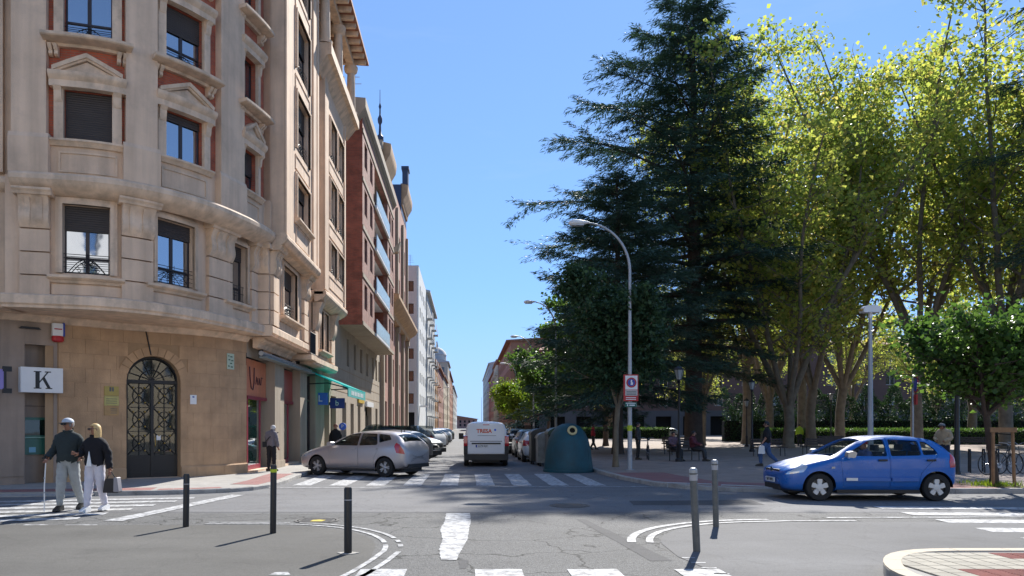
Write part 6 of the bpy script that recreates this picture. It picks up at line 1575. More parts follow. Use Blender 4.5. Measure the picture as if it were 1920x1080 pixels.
# --- small blue five-door hatchback -------------------------------------------
W_ = .82
CL = dict(paint=M['p_blue'], glass=M['car_glass'], r=.295, wheel='clio', wx=(-1.16, 1.31), handle_z=.88, hw=lambda x: .815,
 st=[(-1.90, .34, .56, .62, .52, .4), (-1.84, .24, .62, .68, .70, .55), (-1.70, .19, .66, .76, .77, .6), (-1.35, .18, .74, .86, .80, .6), (-.95, .18, .86, .94, .815, .62), (-.78, .18, .90, 1.0, .82, .62), (-.45, .19, .92, 1.24, .82, .60), (-.12, .19, .93, 1.375, .82, .58), (.3, .19, .94, 1.42, .82, .59), (.85, .19, .95, 1.41, .82, .59), (1.30, .20, .97, 1.365, .815, .57), (1.52, .22, .98, 1.28, .80, .54), (1.68, .26, .98, 1.08, .77, .56), (1.76, .30, .88, .93, .72, .58), (1.80, .36, .70, .76, .60, .5)],
 side=[[(-.62, .97), (-.04, 1.30), (.20, 1.325), (.28, 1.32), (.28, .96)], [(.36, .965), (.36, 1.325), (1.0, 1.29), (1.0, .98)], [(1.04, .985), (1.04, 1.285), (1.17, 1.26), (1.33, 1.10), (1.36, 1.0)]],
 glassz=[([(-.86, -.60), (-.86, .60), (-.16, .50), (-.16, -.50)], .93, 1.5), ([(1.42, -.46), (1.42, .46), (1.68, .52), (1.68, -.52)], 1.06, 1.5)],
 doors=[[(-.66, .30), (-.72, .90), (-.62, .955), (-.06, 1.335), (.32, 1.36), (.32, .30)], [(.335, .30), (.335, 1.36), (1.03, 1.325), (1.30, 1.08), (1.34, .96), (1.10, .74), (.98, .60), (.93, .30)]],
 lids=[([(-1.76, -.55), (-1.76, .55), (-.90, .66), (-.90, -.66)], .55, 1.02, 'bonnet')],
 bits=[('number_plate', M['plate'], [('box', -1.935, -1.915, -.26, .26, .37, .47)]), ('lower_grille', M['trim'], [('box', -1.895, -1.84, -.42, .42, .22, .33)]), ('upper_grille', M['trim'], [('box', -1.88, -1.80, -.40, .40, .58, .66)]),
  ('sill_moulding', M['p_blue'], [('box', -.62, .31, -.85, -.80, .43, .50), ('box', .35, .90, -.85, -.80, .43, .50), ('box', -.62, .31, .80, .85, .43, .50), ('box', .35, .90, .80, .85, .43, .50)]),
  ('side_badge', M['plate'], [('box', -.62, -.38, -.855, -.84, .44, .50)]), ('indicator', M['lamp_clear'], [('box', -.92, -.85, -.83, -.81, .70, .74)]),
  ('badge', M['chrome'], [('box', -1.90, -1.87, -.05, .05, .6, .7)]),
  ('side_step', M['trim'], [('box', -.8, .95, -.80, .80, .17, .24)]), ('steering_wheel', M['trim'], [('box', -.42, -.39, -.52, -.2, .8, 1.08)])],
 skins=[('headlight', M['lamp_clear'], [(-1.85, .56), (-1.80, .62), (-1.46, .80), (-1.40, .74), (-1.50, .62)], 'y', .3, 1.2, .006), ('tail_light', M['lamp_red'], [(1.60, .72), (1.58, .84), (1.62, 1.02), (1.74, .97), (1.82, .74)], 'y', .35, 1.2, .006)])
clio = build_car('blue_hatchback', 'bright blue five-door hatchback with white five-spoke wheel trims crossing the junction', CL)
for sg in (-1, 1):
    mb = MB(); mb.prism(rounded([(-.66, .95), (-.50, .93), (-.46, 1.04), (-.52, 1.08), (-.64, 1.06)], .03), lambda u, v, w_: (u, w_, v), sg*.84, sg*1.0); mr_ = mb.build('wing_mirror', M['alloy'], clio, smooth=40)
    mb = MB(); mb.box(-.62, -.54, min(sg*.80, sg*.86), max(sg*.80, sg*.86), .95, 1.0); mb.build('mirror_arm', M['trim'], mr_)
text('2673 BFK', .1, M['black'], clio, (-1.937, 0, .42), (R(90), 0, R(-90)), 'plate_number')
# body x axis points to the tail; the car heads left in the picture
clio.location = (8.80, 16.85, 0); clio.rotation_euler = (0, 0, R(-2))
# --- warm silver hatchback -----------------------------------------------------
I3 = dict(paint=M['p_silver'], glass=M['car_glass_dark'], r=.315, wheel='alloy', wx=(-1.29, 1.36), handle_z=.90, hw=lambda x: .875, handle_m=M['p_silver'], seats=(.05, .95),
 st=[(-2.12, .32, .54, .60, .56, .4), (-2.06, .24, .62, .70, .74, .55), (-1.9, .20, .68, .80, .82, .6), (-1.5, .19, .78, .92, .86, .64), (-1.05, .19, .88, 1.0, .88, .66), (-.85, .19, .92, 1.05, .88, .66), (-.5, .19, .94, 1.27, .88, .63), (-.1, .19, .95, 1.42, .88, .60), (.35, .20, .97, 1.48, .88, .61), (.95, .20, 1.0, 1.47, .88, .61), (1.5, .21, 1.03, 1.42, .875, .59), (1.75, .23, 1.05, 1.35, .86, .56), (1.95, .27, 1.04, 1.14, .83, .58), (2.06, .32, .92, .98, .78, .6), (2.13, .38, .72, .80, .66, .5)],
 side=[[(-.72, 1.0), (-.14, 1.345), (.22, 1.39), (.32, 1.39), (.32, .99)], [(.38, .995), (.38, 1.392), (.95, 1.38), (1.08, 1.06), (1.05, 1.02)], [(1.13, 1.09), (1.02, 1.375), (1.42, 1.33), (1.55, 1.19)]],
 glassz=[([(-.92, -.64), (-.92, .64), (-.16, .53), (-.16, -.53)], .98, 1.6), ([(1.64, -.50), (1.64, .50), (1.94, .58), (1.94, -.58)], 1.12, 1.6)],
 doors=[[(-.76, .32), (-.82, .92), (-.72, .975), (-.16, 1.375), (.35, 1.425), (.35, .32)], [(.365, .32), (.365, 1.425), (1.0, 1.41), (1.16, 1.05), (1.12, .85), (.98, .62), (.95, .32)]],
 lids=[([(-1.98, -.6), (-1.98, .6), (-.98, .72), (-.98, -.72)], .55, 1.06, 'bonnet')],
 bits=[('number_plate', M['plate'], [('box', 2.07, 2.10, -.26, .26, .74, .85)]), ('front_grille', M['trim'], [('box', -2.13, -2.06, -.4, .4, .36, .52)]), ('rear_bumper_strip', M['trim'], [('box', 1.9, 2.14, -.62, .62, .30, .42)]), ('antenna', M['trim'], [('box', 1.45, 1.47, -.01, .01, 1.40, 1.6)]), ('side_step', M['trim'], [('box', -.9, 1.0, -.84, .84, .18, .24)])],
 skins=[('headlight', M['lamp_clear'], [(-2.1, .58), (-2.04, .66), (-1.66, .84), (-1.62, .78), (-1.75, .64)], 'y', .35, 1.2, .006), ('tail_light', M['lamp_red'], [(1.80, .78), (1.72, .98), (1.76, 1.10), (1.90, 1.04), (2.02, .88), (2.06, .74)], 'y', .42, 1.2, .006)])
i30 = build_car('silver_hatchback', 'warm silver five-door hatchback with alloy wheels parked nose to the kerb nearest the crossing', I3, 'cars parked along the left kerb')
for sg in (-1, 1):
    mb = MB(); mb.prism(rounded([(-.74, .98), (-.56, .96), (-.52, 1.08), (-.6, 1.12), (-.72, 1.09)], .03), lambda u, v, w_: (u, w_, v), sg*.9, sg*1.07); mb.build('wing_mirror', M['p_silver'], i30, smooth=40)
text('4127 HLM', .1, M['black'], i30, (2.103, 0, .795), (R(90), 0, R(90)), 'plate_number')
node_i30 = make_tree(i30)
i30.location = (-3.42, 24.9, 0); i30.rotation_euler = (0, 0, R(-27))
def respray(o, a, b):
    for c in kids(o):
        respray(c, a, b)
        if c.type == 'MESH' and any(s.material == a for s in c.material_slots):
            for s in c.material_slots:
                if s.material == a: s.link = 'OBJECT'; s.material = b
def park(node, label, x, y, rz, paint, base, group='cars parked along the left kerb', sc=1, name=None):
    o = copy_node(node); o.location = (x, y, 0); o.rotation_euler = (0, 0, R(rz)); o['label'] = label; o['group'] = group; o.scale = (sc,)*3
    if name: o.name = name
    if paint: respray(o, base, paint)
    return o
node_clio = make_tree(clio)
cpark = lambda *a, **k: park(node_i30, *a, base=M['p_silver'], **k)
cpark('dark green hatchback with red tail lights, second in the row beside the silver one', -3.6, 28.3, -27, M['p_black'], name='dark_hatchback')
cpark('light grey hatchback with red lamps between the dark hatchback and the black van', -3.6, 31.6, -27, M['p_grey'], name='grey_hatchback')
# --- van -----------------------------------------------------------------------
def van_spec(paint, L_=4.35, H=1.82, hw=.90, glassy=False, glass=None):
    a = L_/2
    return dict(cat='van', paint=paint, glass=glass or M['car_glass_dark'], r=.315, wheel='alloy', wx=(-a+.85, a-.72), handle_z=1.0, hw=lambda x: hw-.005, seats=(-.3,),
     st=[(-a, .34, .66, .72, .6, .4), (-a+.08, .26, .74, .84, .78, .55), (-a+.3, .22, .84, .98, .86, .62), (-a+.75, .21, .96, 1.10, hw, .68), (-a+.95, .21, 1.0, 1.16, hw, .70), (-a+1.35, .21, 1.02, 1.55, hw, .70), (-a+1.75, .21, 1.04, H-.04, hw, .72), (-a+2.3, .21, 1.06, H, hw, .74), (a-.8, .22, 1.08, H, hw, .76), (a-.25, .24, 1.08, H-.01, hw-.005, .765), (a-.07, .27, 1.08, H-.04, hw-.02, .76), (a-.01, .32, 1.04, H-.10, hw-.05, .74)],
     side=[[(-a+1.02, 1.10), (-a+1.62, 1.60), (-a+2.2, 1.64), (-a+2.2, 1.09)]]+([[(-a+2.3, 1.09), (-a+2.3, 1.64), (a-1.2, 1.64), (a-1.2, 1.1)], [(a-1.1, 1.1), (a-1.1, 1.64), (a-.35, 1.62), (a-.3, 1.1)]] if glassy else []),
     glassz=[([(-a+.95, -.66), (-a+.95, .66), (-a+1.65, .60), (-a+1.65, -.60)], 1.12, 2.2)]+([([(a-.16, -.62), (a-.16, .62), (a+.2, .64), (a+.2, -.64)], 1.14, H-.22)] if glassy else []),
     doors=[[(-a+.98, .34), (-a+.92, .98), (-a+1.02, 1.06), (-a+1.62, 1.66), (-a+2.26, 1.70), (-a+2.26, .34)]],
     bits=[('rear_bumper', M['trim'], [('box', a-.25, a+.06, -hw+.01, hw-.01, .26, .50)]), ('side_step', M['trim'], [('box', -a+1.2, a-1.1, -hw+.03, hw-.03, .19, .28)]), ('front_bumper', M['trim'], [('box', -a-.03, -a+.1, -.6, .6, .28, .5)])],
     skins=[])
VS = van_spec(M['p_white'])
van = build_car('white_van', 'white panel van with red TRESA lettering on its windowless rear door, seen from behind', VS)
a = 4.35/2
mb = MB(); mb.prism(rounded([(-.73, .52), (.73, .52), (.73, 1.2), (.66, 1.70), (-.66, 1.70), (-.73, 1.2)], .07), lambda u, v, w_: (w_, u, v), a-.03, a+.018); lid = mb.build('tailgate', M['p_white'], van, smooth=30)
mb = MB(); mb.prism([(-.64, 1.0), (.64, 1.0), (.64, 1.03), (-.64, 1.03)], lambda u, v, w_: (w_, u, v), a+.012, a+.0215); mb.build('crease', M['p_grey'], lid)
mb = MB(); mb.box(a+.018, a+.05, -.58, .58, .90, .955); mb.build('handle_strip', M['trim'], lid)
mb = MB(); mb.box(a+.018, a+.03, -.42, .1, .77, .875); mb.build('number_plate', M['plate'], van)
mb = MB(); mb.box(a+.03, a+.032, -.42, -.36, .77, .875); mb.build('plate_band', M['blue'], van)
text('6578 KJZ', .1, M['black'], van, (a+.032, -.13, .822), (R(90), 0, R(90)), 'plate_number')
M['orange_print'] = mat('orange_red_print', (.62, .09, .03), .5, .15, 12)
text('TRESA', .215, M['orange_print'], lid, (a+.021, -.08, 1.42), (R(90), 0, R(90)), 'company_lettering', 1.0, bold=.008)
mb = MB(); mb.lathe([(.045, 0), (.045, .004)], 10, Matrix.Translation((a+.019, .36, 1.47)) @ Matrix.Rotation(R(90), 4, 'Y')); mb.build('emblem', M['blue2'], lid)
mb = MB(); mb.box(a+.018, a+.021, -.34, .40, 1.235, 1.248); mb.build('underline', M['trim'], lid)
mb = MB(); mb.box(a-.0, a+.03, -.13, .13, 1.66, 1.69); mb.build('brake_light', M['lamp_red'], van)
for sg in (-1, 1):
    mb = MB(); mb.prism(rounded([(a-.14, .82), (a-.16, 1.25), (a+.02, 1.22), (a+.045, .95), (a+.04, .82)], .03), lambda u, v, w_: (u, w_, v), sg*.745, sg*.905); mb.build('tail_light', M['lamp_red'], van, smooth=40)
    mb = MB(); mb.prism(rounded([(a-.14, .5), (a-.14, .82), (a+.03, .82), (a+.03, .5)], .03), lambda u, v, w_: (u, w_, v), sg*.745, sg*.9); mb.build('corner_panel', M['trim'], van)
    mb = MB(); mb.prism(rounded([(-1.2, 1.05), (-1.02, 1.05), (-1.0, 1.32), (-1.16, 1.32)], .04), lambda u, v, w_: (u, w_, v), sg*.92, sg*1.13); mb.build('wing_mirror', M['trim'], van, smooth=40)
van.location = (.78, 29.9+a, 0); van.rotation_euler = (0, 0, R(-90))
# black people carrier parked on the left
BV = van_spec(M['p_black'], 4.7, 1.86, .93, True)
bv = build_car('black_people_carrier', 'tall black people carrier rising above the hatchbacks in the left row', BV, 'cars parked along the left kerb')
nv_ = make_tree(bv); bv.location = (-3.75, 35.6, 0); bv.rotation_euler = (0, 0, R(-27))
vpark = lambda *a_, **k: park(nv_, *a_, base=M['p_black'], **k)
vpark('dark green off-roader parked after the black people carrier', -3.4, 40.0, 153, M['p_green'], sc=.97, name='green_off_roader')
rr = random.Random(12)
cols = [('grey', M['p_grey']), ('white', M['p_white']), ('silver', None), ('dark', M['p_black'])]
for i in range(9):
    nm, pm = cols[i % 4]
    cpark('%s hatchback in the left parked row, %s' % (nm, ['just past the green off-roader', 'below the lamp with the long arm', 'opposite the lime tree', 'before the pilastered stone front ends', 'in front of the white apartment building', 'past the white apartment building', 'by the grey apartment block', 'far down by the ochre house', 'last one that can be made out'][i]), -3.5, 44+i*4.6, -27 if i % 3 else 153, pm, name=nm+'_hatchback')
# right-hand row, parked along the kerb, tails towards us
gR = 'cars parked along the right kerb'
park(node_clio, 'old white hatchback with a dark red lamp behind the refuse bins', 3.3, 35.2, -90, M['p_white'], M['p_blue'], gR, name='white_hatchback')
cpark('dark grey hatchback right of the white van, in front of the white one', 3.4, 40.6, -90, M['p_grey'], group=gR, name='grey_hatchback')
vpark('black van parked further along the right kerb beneath the trees', 3.4, 46.0, -90, None, group=gR, name='black_van')
for i in range(7):
    nm, pm = cols[(i+1) % 4]; cpark('%s car in the right parked row, %s' % (nm, ['third beyond the white van', 'under the green street tree', 'next to the lime tree', 'just past the lime tree', 'level with the second street tree', 'level with the red brick corner house', 'last of the row'][i]), 3.5, 51.5+i*5.4, -90, pm, group=gR, name=nm+'_hatchback')
# a car or two beyond the park
for i, (x, y) in enumerate(((19.5, 104), (27, 102), (40.5, 98), (62, 92))):
    park(node_clio if i % 2 else node_i30, '%s car parked in front of the arcade beyond the park, %s' % (['blue', 'pale', 'blue', 'white'][i], ['left of the cedar trunk', 'right of the cedar trunk', 'behind the lamp post', 'far right'][i]), x, y, 8, [M['p_blue'], M['p_grey'], M['p_blue'], M['p_white']][i], M['p_blue'] if i % 2 else M['p_silver'], 'cars beyond the park', name='parked_car')
# ================================================================ PEOPLE
M['skin'] = mat('skin', (.42, .22, .15), .6, .06, 6); M['skin2'] = mat('tanned_skin', (.33, .16, .10), .6, .06, 6)
def cloth(name, col, var=.15): return mat(name, col, .9, var, 9, .3, 30)
def person(label, loc, rz, pose, H=1.72, bulk=1.0, skin=None, top=None, trousers=None, shoes=None, hair=None, hair_style='short', cap=None, glasses=False, sleeves='long', fingers=True, top_len=.88, group=None, seated=False):
    t = thing('person', label, 'person', loc, rz, group); k = H/1.72; P = {}; b = bulk
    def J(n, d): P[n] = Vector(pose.get(n, d))*k
    J('pelvis', (0, 0, .94)); J('waist', (0, 0, 1.08)); J('chest', (0, .0, 1.27)); J('neck', (0, .01, 1.44)); J('throat', (0, 0, 1.50)); J('head', (0, -.015, 1.60)); J('crown', (0, -.005, 1.675))
    for s, sg in (('l', 1), ('r', -1)):
        J('sh'+s, (sg*.155, .01, 1.355)); J('el'+s, (sg*.23, .03, 1.13)); J('wr'+s, (sg*.25, -.04, .90))
        J('hip'+s, (sg*.085, 0, .89)); J('kn'+s, (sg*.10, -.02, .50)); J('an'+s, (sg*.11, .02, .10))
        d = (P['wr'+s]-P['el'+s]).normalized(); P['pa'+s] = P['wr'+s]+Vector(pose.get('hd'+s, d))*.075*k
    names = []; co = []; rad = []; idx = {}; edges = []
    def V(n, r, p=None): idx[n] = len(co); co.append(p if p is not None else P[n]); rad.append(r if hasattr(r, '__len__') else (r, r)); names.append(n)
    def E(a, c): edges.append((idx[a], idx[c]))
    V('pelvis', (.145*b*k, .105*b*k)); V('waist', (.135*b*k, .10*b*k)); V('chest', (.155*b*k, .112*b*k)); V('neck', (.065*k, .06*k)); V('throat', (.055*k, .055*k)); V('head', (.078*k, .094*k)); V('crown', (.055*k, .068*k))
    for a, c in (('pelvis', 'waist'), ('waist', 'chest'), ('chest', 'neck'), ('neck', 'throat'), ('throat', 'head'), ('head', 'crown')): E(a, c)
    for s in 'lr':
        V('sh'+s, .054*b*k); V('el'+s, .043*b*k); V('wr'+s, .028*k); V('pa'+s, (.034*k, .017*k)); E('chest', 'sh'+s); E('sh'+s, 'el'+s); E('el'+s, 'wr'+s); E('wr'+s, 'pa'+s)
        V('hip'+s, .088*b*k); V('kn'+s, .060*b*k); V('an'+s, .040*k); E('pelvis', 'hip'+s); E('hip'+s, 'kn'+s); E('kn'+s, 'an'+s)
        if fingers:
            d = (P['pa'+s]-P['wr'+s]).normalized(); side = d.cross(Vector((0, 1, 0))); side = side.normalized() if side.length > .2 else Vector((1, 0, 0)); curl = d.cross(side)
            for f in range(4):
                o = side*(f-1.5)*.019*k; q1 = P['pa'+s]+d*.035*k+o; q2 = q1+(d*.032+curl*.010)*k*(1-.12*abs(f-1.3)); q3 = q2+(d*.02+curl*.018)*k
                V('f%s%d1' % (s, f), .0095*k, q1); V('f%s%d2' % (s, f), .0085*k, q2); V('f%s%d3' % (s, f), .0075*k, q3); E('pa'+s, 'f%s%d1' % (s, f)); E('f%s%d1' % (s, f), 'f%s%d2' % (s, f)); E('f%s%d2' % (s, f), 'f%s%d3' % (s, f))
            q = P['wr'+s]+d*.045*k+side*.045*k; V('t%s1' % s, .011*k, q); V('t%s2' % s, .009*k, q+(d*.03+side*.008+curl*.008)*k); E('wr'+s, 't%s1' % s); E('t%s1' % s, 't%s2' % s)
    me = bpy.data.meshes.new('body'); me.from_pydata([tuple(c) for c in co], edges, [])
    o = tmp(me, 'body'); md = o.modifiers.new('skin', 'SKIN'); md.use_smooth_shade = True
    lay = me.skin_vertices[0].data
    for i, r in enumerate(rad): lay[i].radius = r
    lay[0].use_root = True
    md2 = o.modifiers.new('s', 'SUBSURF'); md2.levels = 2
    res = ev_mesh(o); bpy.data.objects.remove(o); bpy.data.meshes.remove(me)
    set_mat(res, skin or M['skin'], 80); obj('body', res, t)
    # clothing: the body's own surface, grown outwards
    segs = {'torso': [('pelvis', 'waist'), ('waist', 'chest'), ('chest', 'neck')], 'arm': [], 'fore': [], 'hand': [], 'leg': [], 'head': [('throat', 'head'), ('head', 'crown')]}
    for s in 'lr':
        segs['arm'] += [('sh'+s, 'el'+s), ('chest', 'sh'+s)]; segs['fore'].append(('el'+s, 'wr'+s)); segs['hand'] += [('wr'+s, 'pa'+s)]; segs['leg'] += [('hip'+s, 'kn'+s), ('kn'+s, 'an'+s), ('pelvis', 'hip'+s)]
        if fingers: segs['hand'] += [('pa'+s, 'f%s%d3' % (s, f)) for f in range(4)]+[('wr'+s, 't%s2' % s)]
    flat_ = [(kk, co[idx[a]], co[idx[c]], (max(rad[idx[a]])+max(rad[idx[c]]))/2) for kk, l in segs.items() for a, c in l]
    def lab(p):
        best = None
        for kk, a, c, r in flat_:
            ab = c-a; u = max(0, min(1, (p-a).dot(ab)/max(ab.length_squared, 1e-9))); d = (p-(a+ab*u)).length-r*.9
            if best is None or d < best[0]: best = (d, kk, u)
        return best[1]
    vl = [lab(v.co) for v in res.vertices]; vn = [v.normal.copy() for v in res.vertices]; vc = [v.co.copy() for v in res.vertices]
    def garment(nm, labs, m, d, cond=lambda p: True, flare=0):
        keep = [p for p in res.polygons if sum((vl[i] in labs and cond(vc[i])) for i in p.vertices) >= len(p.vertices)-0]
        if not keep: return
        mp = {}; vs = []; fs = []
        for p in keep:
            f = []
            for i in p.vertices:
                if i not in mp:
                    mp[i] = len(vs); wn = .006*math.sin(vc[i].z*60+vc[i].x*35)+.004*math.sin(vc[i].z*23+vc[i].y*50); q = vc[i]+vn[i]*(d+wn*.8); vs.append(tuple(q))
                f.append(mp[i])
            fs.append(f)
        g = bpy.data.meshes.new(nm); g.from_pydata(vs, [], fs); o2 = tmp(g); ms = o2.modifiers.new('so', 'SOLIDIFY'); ms.thickness = d*.7; ms.offset = -1; g2 = ev_mesh(o2); bpy.data.objects.remove(o2); obj(nm, set_mat(g2, m, 80), t)
    tl = top_len*k
    if trousers: garment('trousers', {'leg', 'torso'}, trousers, .020*k, lambda p: p.z < (1.02*k if not seated else 9) and (True if not seated else p.z < .75*k))
    if top:
        L_ = {'torso', 'arm', 'leg', 'fore'} if sleeves == 'long' else {'torso', 'arm', 'leg'}
        zc = tl
        arms = {'fore', 'arm'}
        garment('top', L_, top, .034*k, lambda p: (p.z > zc or abs(p.x) > .20*k*b) and (p.z > .60*k))
    sh = shoes or M['black']
    for s in 'lr':
        a = P['an'+s]; mb = MB(); fd = Vector(pose.get('ft'+s, (0, -1, 0))).normalized(); sd_ = Vector((-fd.y, fd.x, 0)).normalized()
        pr = [(-.085, 0), (.19, 0), (.205, .035), (.15, .065), (.05, .10), (-.07, .11), (-.09, .05)]
        base_z = a.z-.10*k
        for (u0, u1, wf) in ((-.045, .045, 1),):
            mb.prism(rounded(pr, .02, 3), lambda u, v, w_: tuple(Vector((a.x, a.y, base_z))+fd*u*k+sd_*w_*(1-.18*abs(u))*k+Vector((0, 0, v*k))), u0, u1)
        mb.build('shoe', sh, t, smooth=50)
    h = P['head']; up = (P['crown']-P['head']).normalized(); fdir = Vector(pose.get('face', (0, -1, 0))).normalized(); sdv = Vector((-fdir.y, fdir.x, 0)).normalized()
    def HP(x, y, z): return h+sdv*x*k-fdir*y*k+Vector((0, 0, z*k))
    mb = MB(); mb.add([HP(-.012, -.088, -.025), HP(.012, -.088, -.025), HP(0, -.118, -.022), HP(0, -.092, .025)], [(0, 1, 2), (0, 2, 3), (2, 1, 3)]); mb.build('nose', skin or M['skin'], t, smooth=60)
    mb = MB(); 
    for sx in (-1, 1):
        c = HP(sx*.083, .0, -.005); vsn = []
        mb.tube([HP(sx*.078, .01, .025), HP(sx*.092, .012, .01), HP(sx*.088, .006, -.03)], [.010*k, .014*k, .008*k], 6)
    mb.build('ears', skin or M['skin'], t, smooth=60)
    if hair:
        mb = MB(); n1, n2 = 14, 8; vs = []
        ctr = (0, .012, .02)
        low = {'short': -.35, 'bob': -.2}[hair_style]
        for i in range(n2+1):
            ph = math.pi/2-(math.pi/2+ (.55 if hair_style == 'short' else .35))*i/n2
            for j in range(n1):
                a = 2*math.pi*j/n1; x = .092*math.cos(ph)*math.cos(a); y = .108*math.cos(ph)*math.sin(a); z = .105*math.sin(ph)
                if y < -.05 and z < .045: y = -.05; z = max(z, .045)
                if hair_style == 'bob' and i >= n2-1 and y > -.045: z -= .07*(i-n2+2); x *= 1.10; y *= 1.12
                wv = 1+.03*math.sin(a*7+i)
                vs.append(HP(x*wv+ctr[0], y*wv+ctr[1], z+ctr[2]))
        fs = [(i*n1+j, i*n1+(j+1) % n1, (i+1)*n1+(j+1) % n1, (i+1)*n1+j) for i in range(n2) for j in range(n1)]
        mb.add(vs, fs); mb.build('hair', hair, t, smooth=70)
    if cap:
        mb = MB(); n1, n2 = 16, 6; vs = []
        for i in range(n2+1):
            ph = math.pi/2*(1-i/n2)
            for j in range(n1):
                a = 2*math.pi*j/n1; vs.append(HP(.100*math.cos(ph)*math.cos(a), .112*math.cos(ph)*math.sin(a), .045+.085*math.sin(ph)))
        mb.add(vs, [(i*n1+j, i*n1+(j+1) % n1, (i+1)*n1+(j+1) % n1, (i+1)*n1+j) for i in range(n2) for j in range(n1)])
        cp_ = mb.build('cap', cap, t, smooth=70)
        mb = MB(); mb.prism([(.085*math.cos(a), -.10-.075*math.sin(a)) for a in [math.pi*i/10 for i in range(11)]], lambda u, v, w_: tuple(HP(u, v, .042+w_+v*.12)), 0, .008); mb.build('visor', M['trim'], cp_)
    if glasses:
        mb = MB()
        for sx in (-1, 1): mb.prism(rounded([(sx*.008, -.02), (sx*.062, -.018), (sx*.066, .015), (sx*.006, .016)], .012), lambda u, v, w_: tuple(HP(u, w_, v+.012)), -.105, -.095); mb.tube([HP(sx*.064, -.098, .02), HP(sx*.09, -.03, .02), HP(sx*.092, .01, .015)], .004, 4)
        mb.build('sunglasses', M['trim'], t)
    mb = MB(); mb.box(-.022, .022, -.004, .004, -.004, .004, M=Matrix.Translation(HP(0, -.089, -.052)) @ Matrix.Rotation(math.atan2(sdv.y, sdv.x), 4, 'Z')); mb.build('mouth', M['lamp_red'] if False else M['salmon'], t)
    return t, P
# --- the couple on the left crossing -------------------------------------------
x, y = G(128, 957)
pm = {'ell': (.235, .05, 1.15), 'wrl': (.27, -.10, 1.02), 'elr': (-.25, .05, 1.15), 'wrr': (-.30, -.16, 1.0), 'hdr': (-.05, -.5, -.6), 'knl': (.12, .03, .50), 'anl': (.17, .17, .12), 'knr': (-.09, -.10, .50), 'anr': (-.10, -.12, .10), 'ftl': (.1, -1, 0), 'face': (-.45, -1, 0), 'shl': (.17, 0, 1.35), 'shr': (-.17, 0, 1.35)}
mA, PA = person('man in a dark green pullover, grey trousers and light cap walking with a white cane', (x, y, 0), R(4), pm, 1.76, 1.17, M['skin2'], cloth('dark_green_wool', (.022, .032, .034)), cloth('light_grey_trousers', (.32, .34, .34)), M['black'], mat('grey_hair', (.25, .24, .23), .8), 'short', mat('light_blue_cap', (.45, .50, .56), .7), True)
cane = thing('walking_cane', 'thin white cane held by the man in the dark green pullover', 'cane', (x, y, 0), R(4))
hx = PA['par']
mb = MB(); mb.tube([tuple(hx+Vector((0, -.01, .01))), (hx.x-.02, hx.y-.03, .45), (hx.x-.01, hx.y-.05, .0)], .011, 8); mb.build('shaft', M['white'], cane)
mb = MB(); mb.tube([tuple(hx+Vector((-.07, 0, .03))), tuple(hx+Vector((.03, 0, .03)))], .015, 8); mb.build('grip', M['black'], cane)
mb = MB()
for z in (.35, .62): mb.tube([(hx.x-.018, hx.y-.035, z), (hx.x-.018, hx.y-.035, z+.03)], .014, 8)
mb.build('collar', M['grey_metal'], cane)
x2, y2 = G(178, 959)
pw = {'elr': (-.25, .0, 1.15), 'wrr': (-.20, -.20, 1.13), 'hdr': (-.6, -.4, .15), 'ell': (.25, .03, 1.13), 'wrl': (.30, -.02, .86), 'knr': (-.09, -.06, .48), 'anr': (-.10, -.12, .10), 'knl': (.10, .03, .48), 'anl': (.12, .16, .12), 'face': (-.7, -.8, 0), 'shl': (.15, 0, 1.345), 'shr': (-.15, 0, 1.345)}
wA, PW = person('blonde woman in a black cardigan and white trousers holding the man\'s arm', (x2, y2, 0), R(-3), pw, 1.66, 1.10, M['skin2'], cloth('black_cardigan', (.008, .007, .010)), cloth('white_trousers', (.62, .60, .66), .06), M['white'], mat('blonde_hair', (.62, .42, .18), .6, .25, 14), 'bob', None, True)
mb = MB(); mb.prism([(-.05, .86), (.05, .86), (.0, 1.14)], lambda u, v, w_: (u-.02, w_, v), -.175, -.155); mb.build('blouse', M['white'], wA)
hb_ = PW['pal']
bag = thing('handbag', 'black and grey handbag hanging from the blonde woman\'s left hand', 'handbag', (x2, y2, 0), R(-3))
mb = MB(); mb.prism(rounded([(-.17, 0), (.17, 0), (.13, .27), (-.12, .27)], .03), lambda u, v, w_: (hb_.x+.05+u*.9, hb_.y+w_, hb_.z-.40+v), -.06, .06); mb.build('bag_body', mat('black_leather', (.015, .013, .016), .35), bag, smooth=40)
mb = MB(); mb.prism(rounded([(.06, .02), (.18, .02), (.14, .29), (.07, .29)], .02), lambda u, v, w_: (hb_.x+.05+u*.9, hb_.y+w_, hb_.z-.40+v), -.066, .066); mb.build('side_panel', mat('grey_leather', (.28, .27, .29), .4), bag, smooth=40)
mb = MB(); mb.tube([(hb_.x-.05, hb_.y, hb_.z-.15), (hb_.x-.01, hb_.y, hb_.z-.02), (hb_.x+.03, hb_.y, hb_.z-.01), (hb_.x+.12, hb_.y, hb_.z-.14)], .010, 6); mb.build('strap', M['black'], bag)
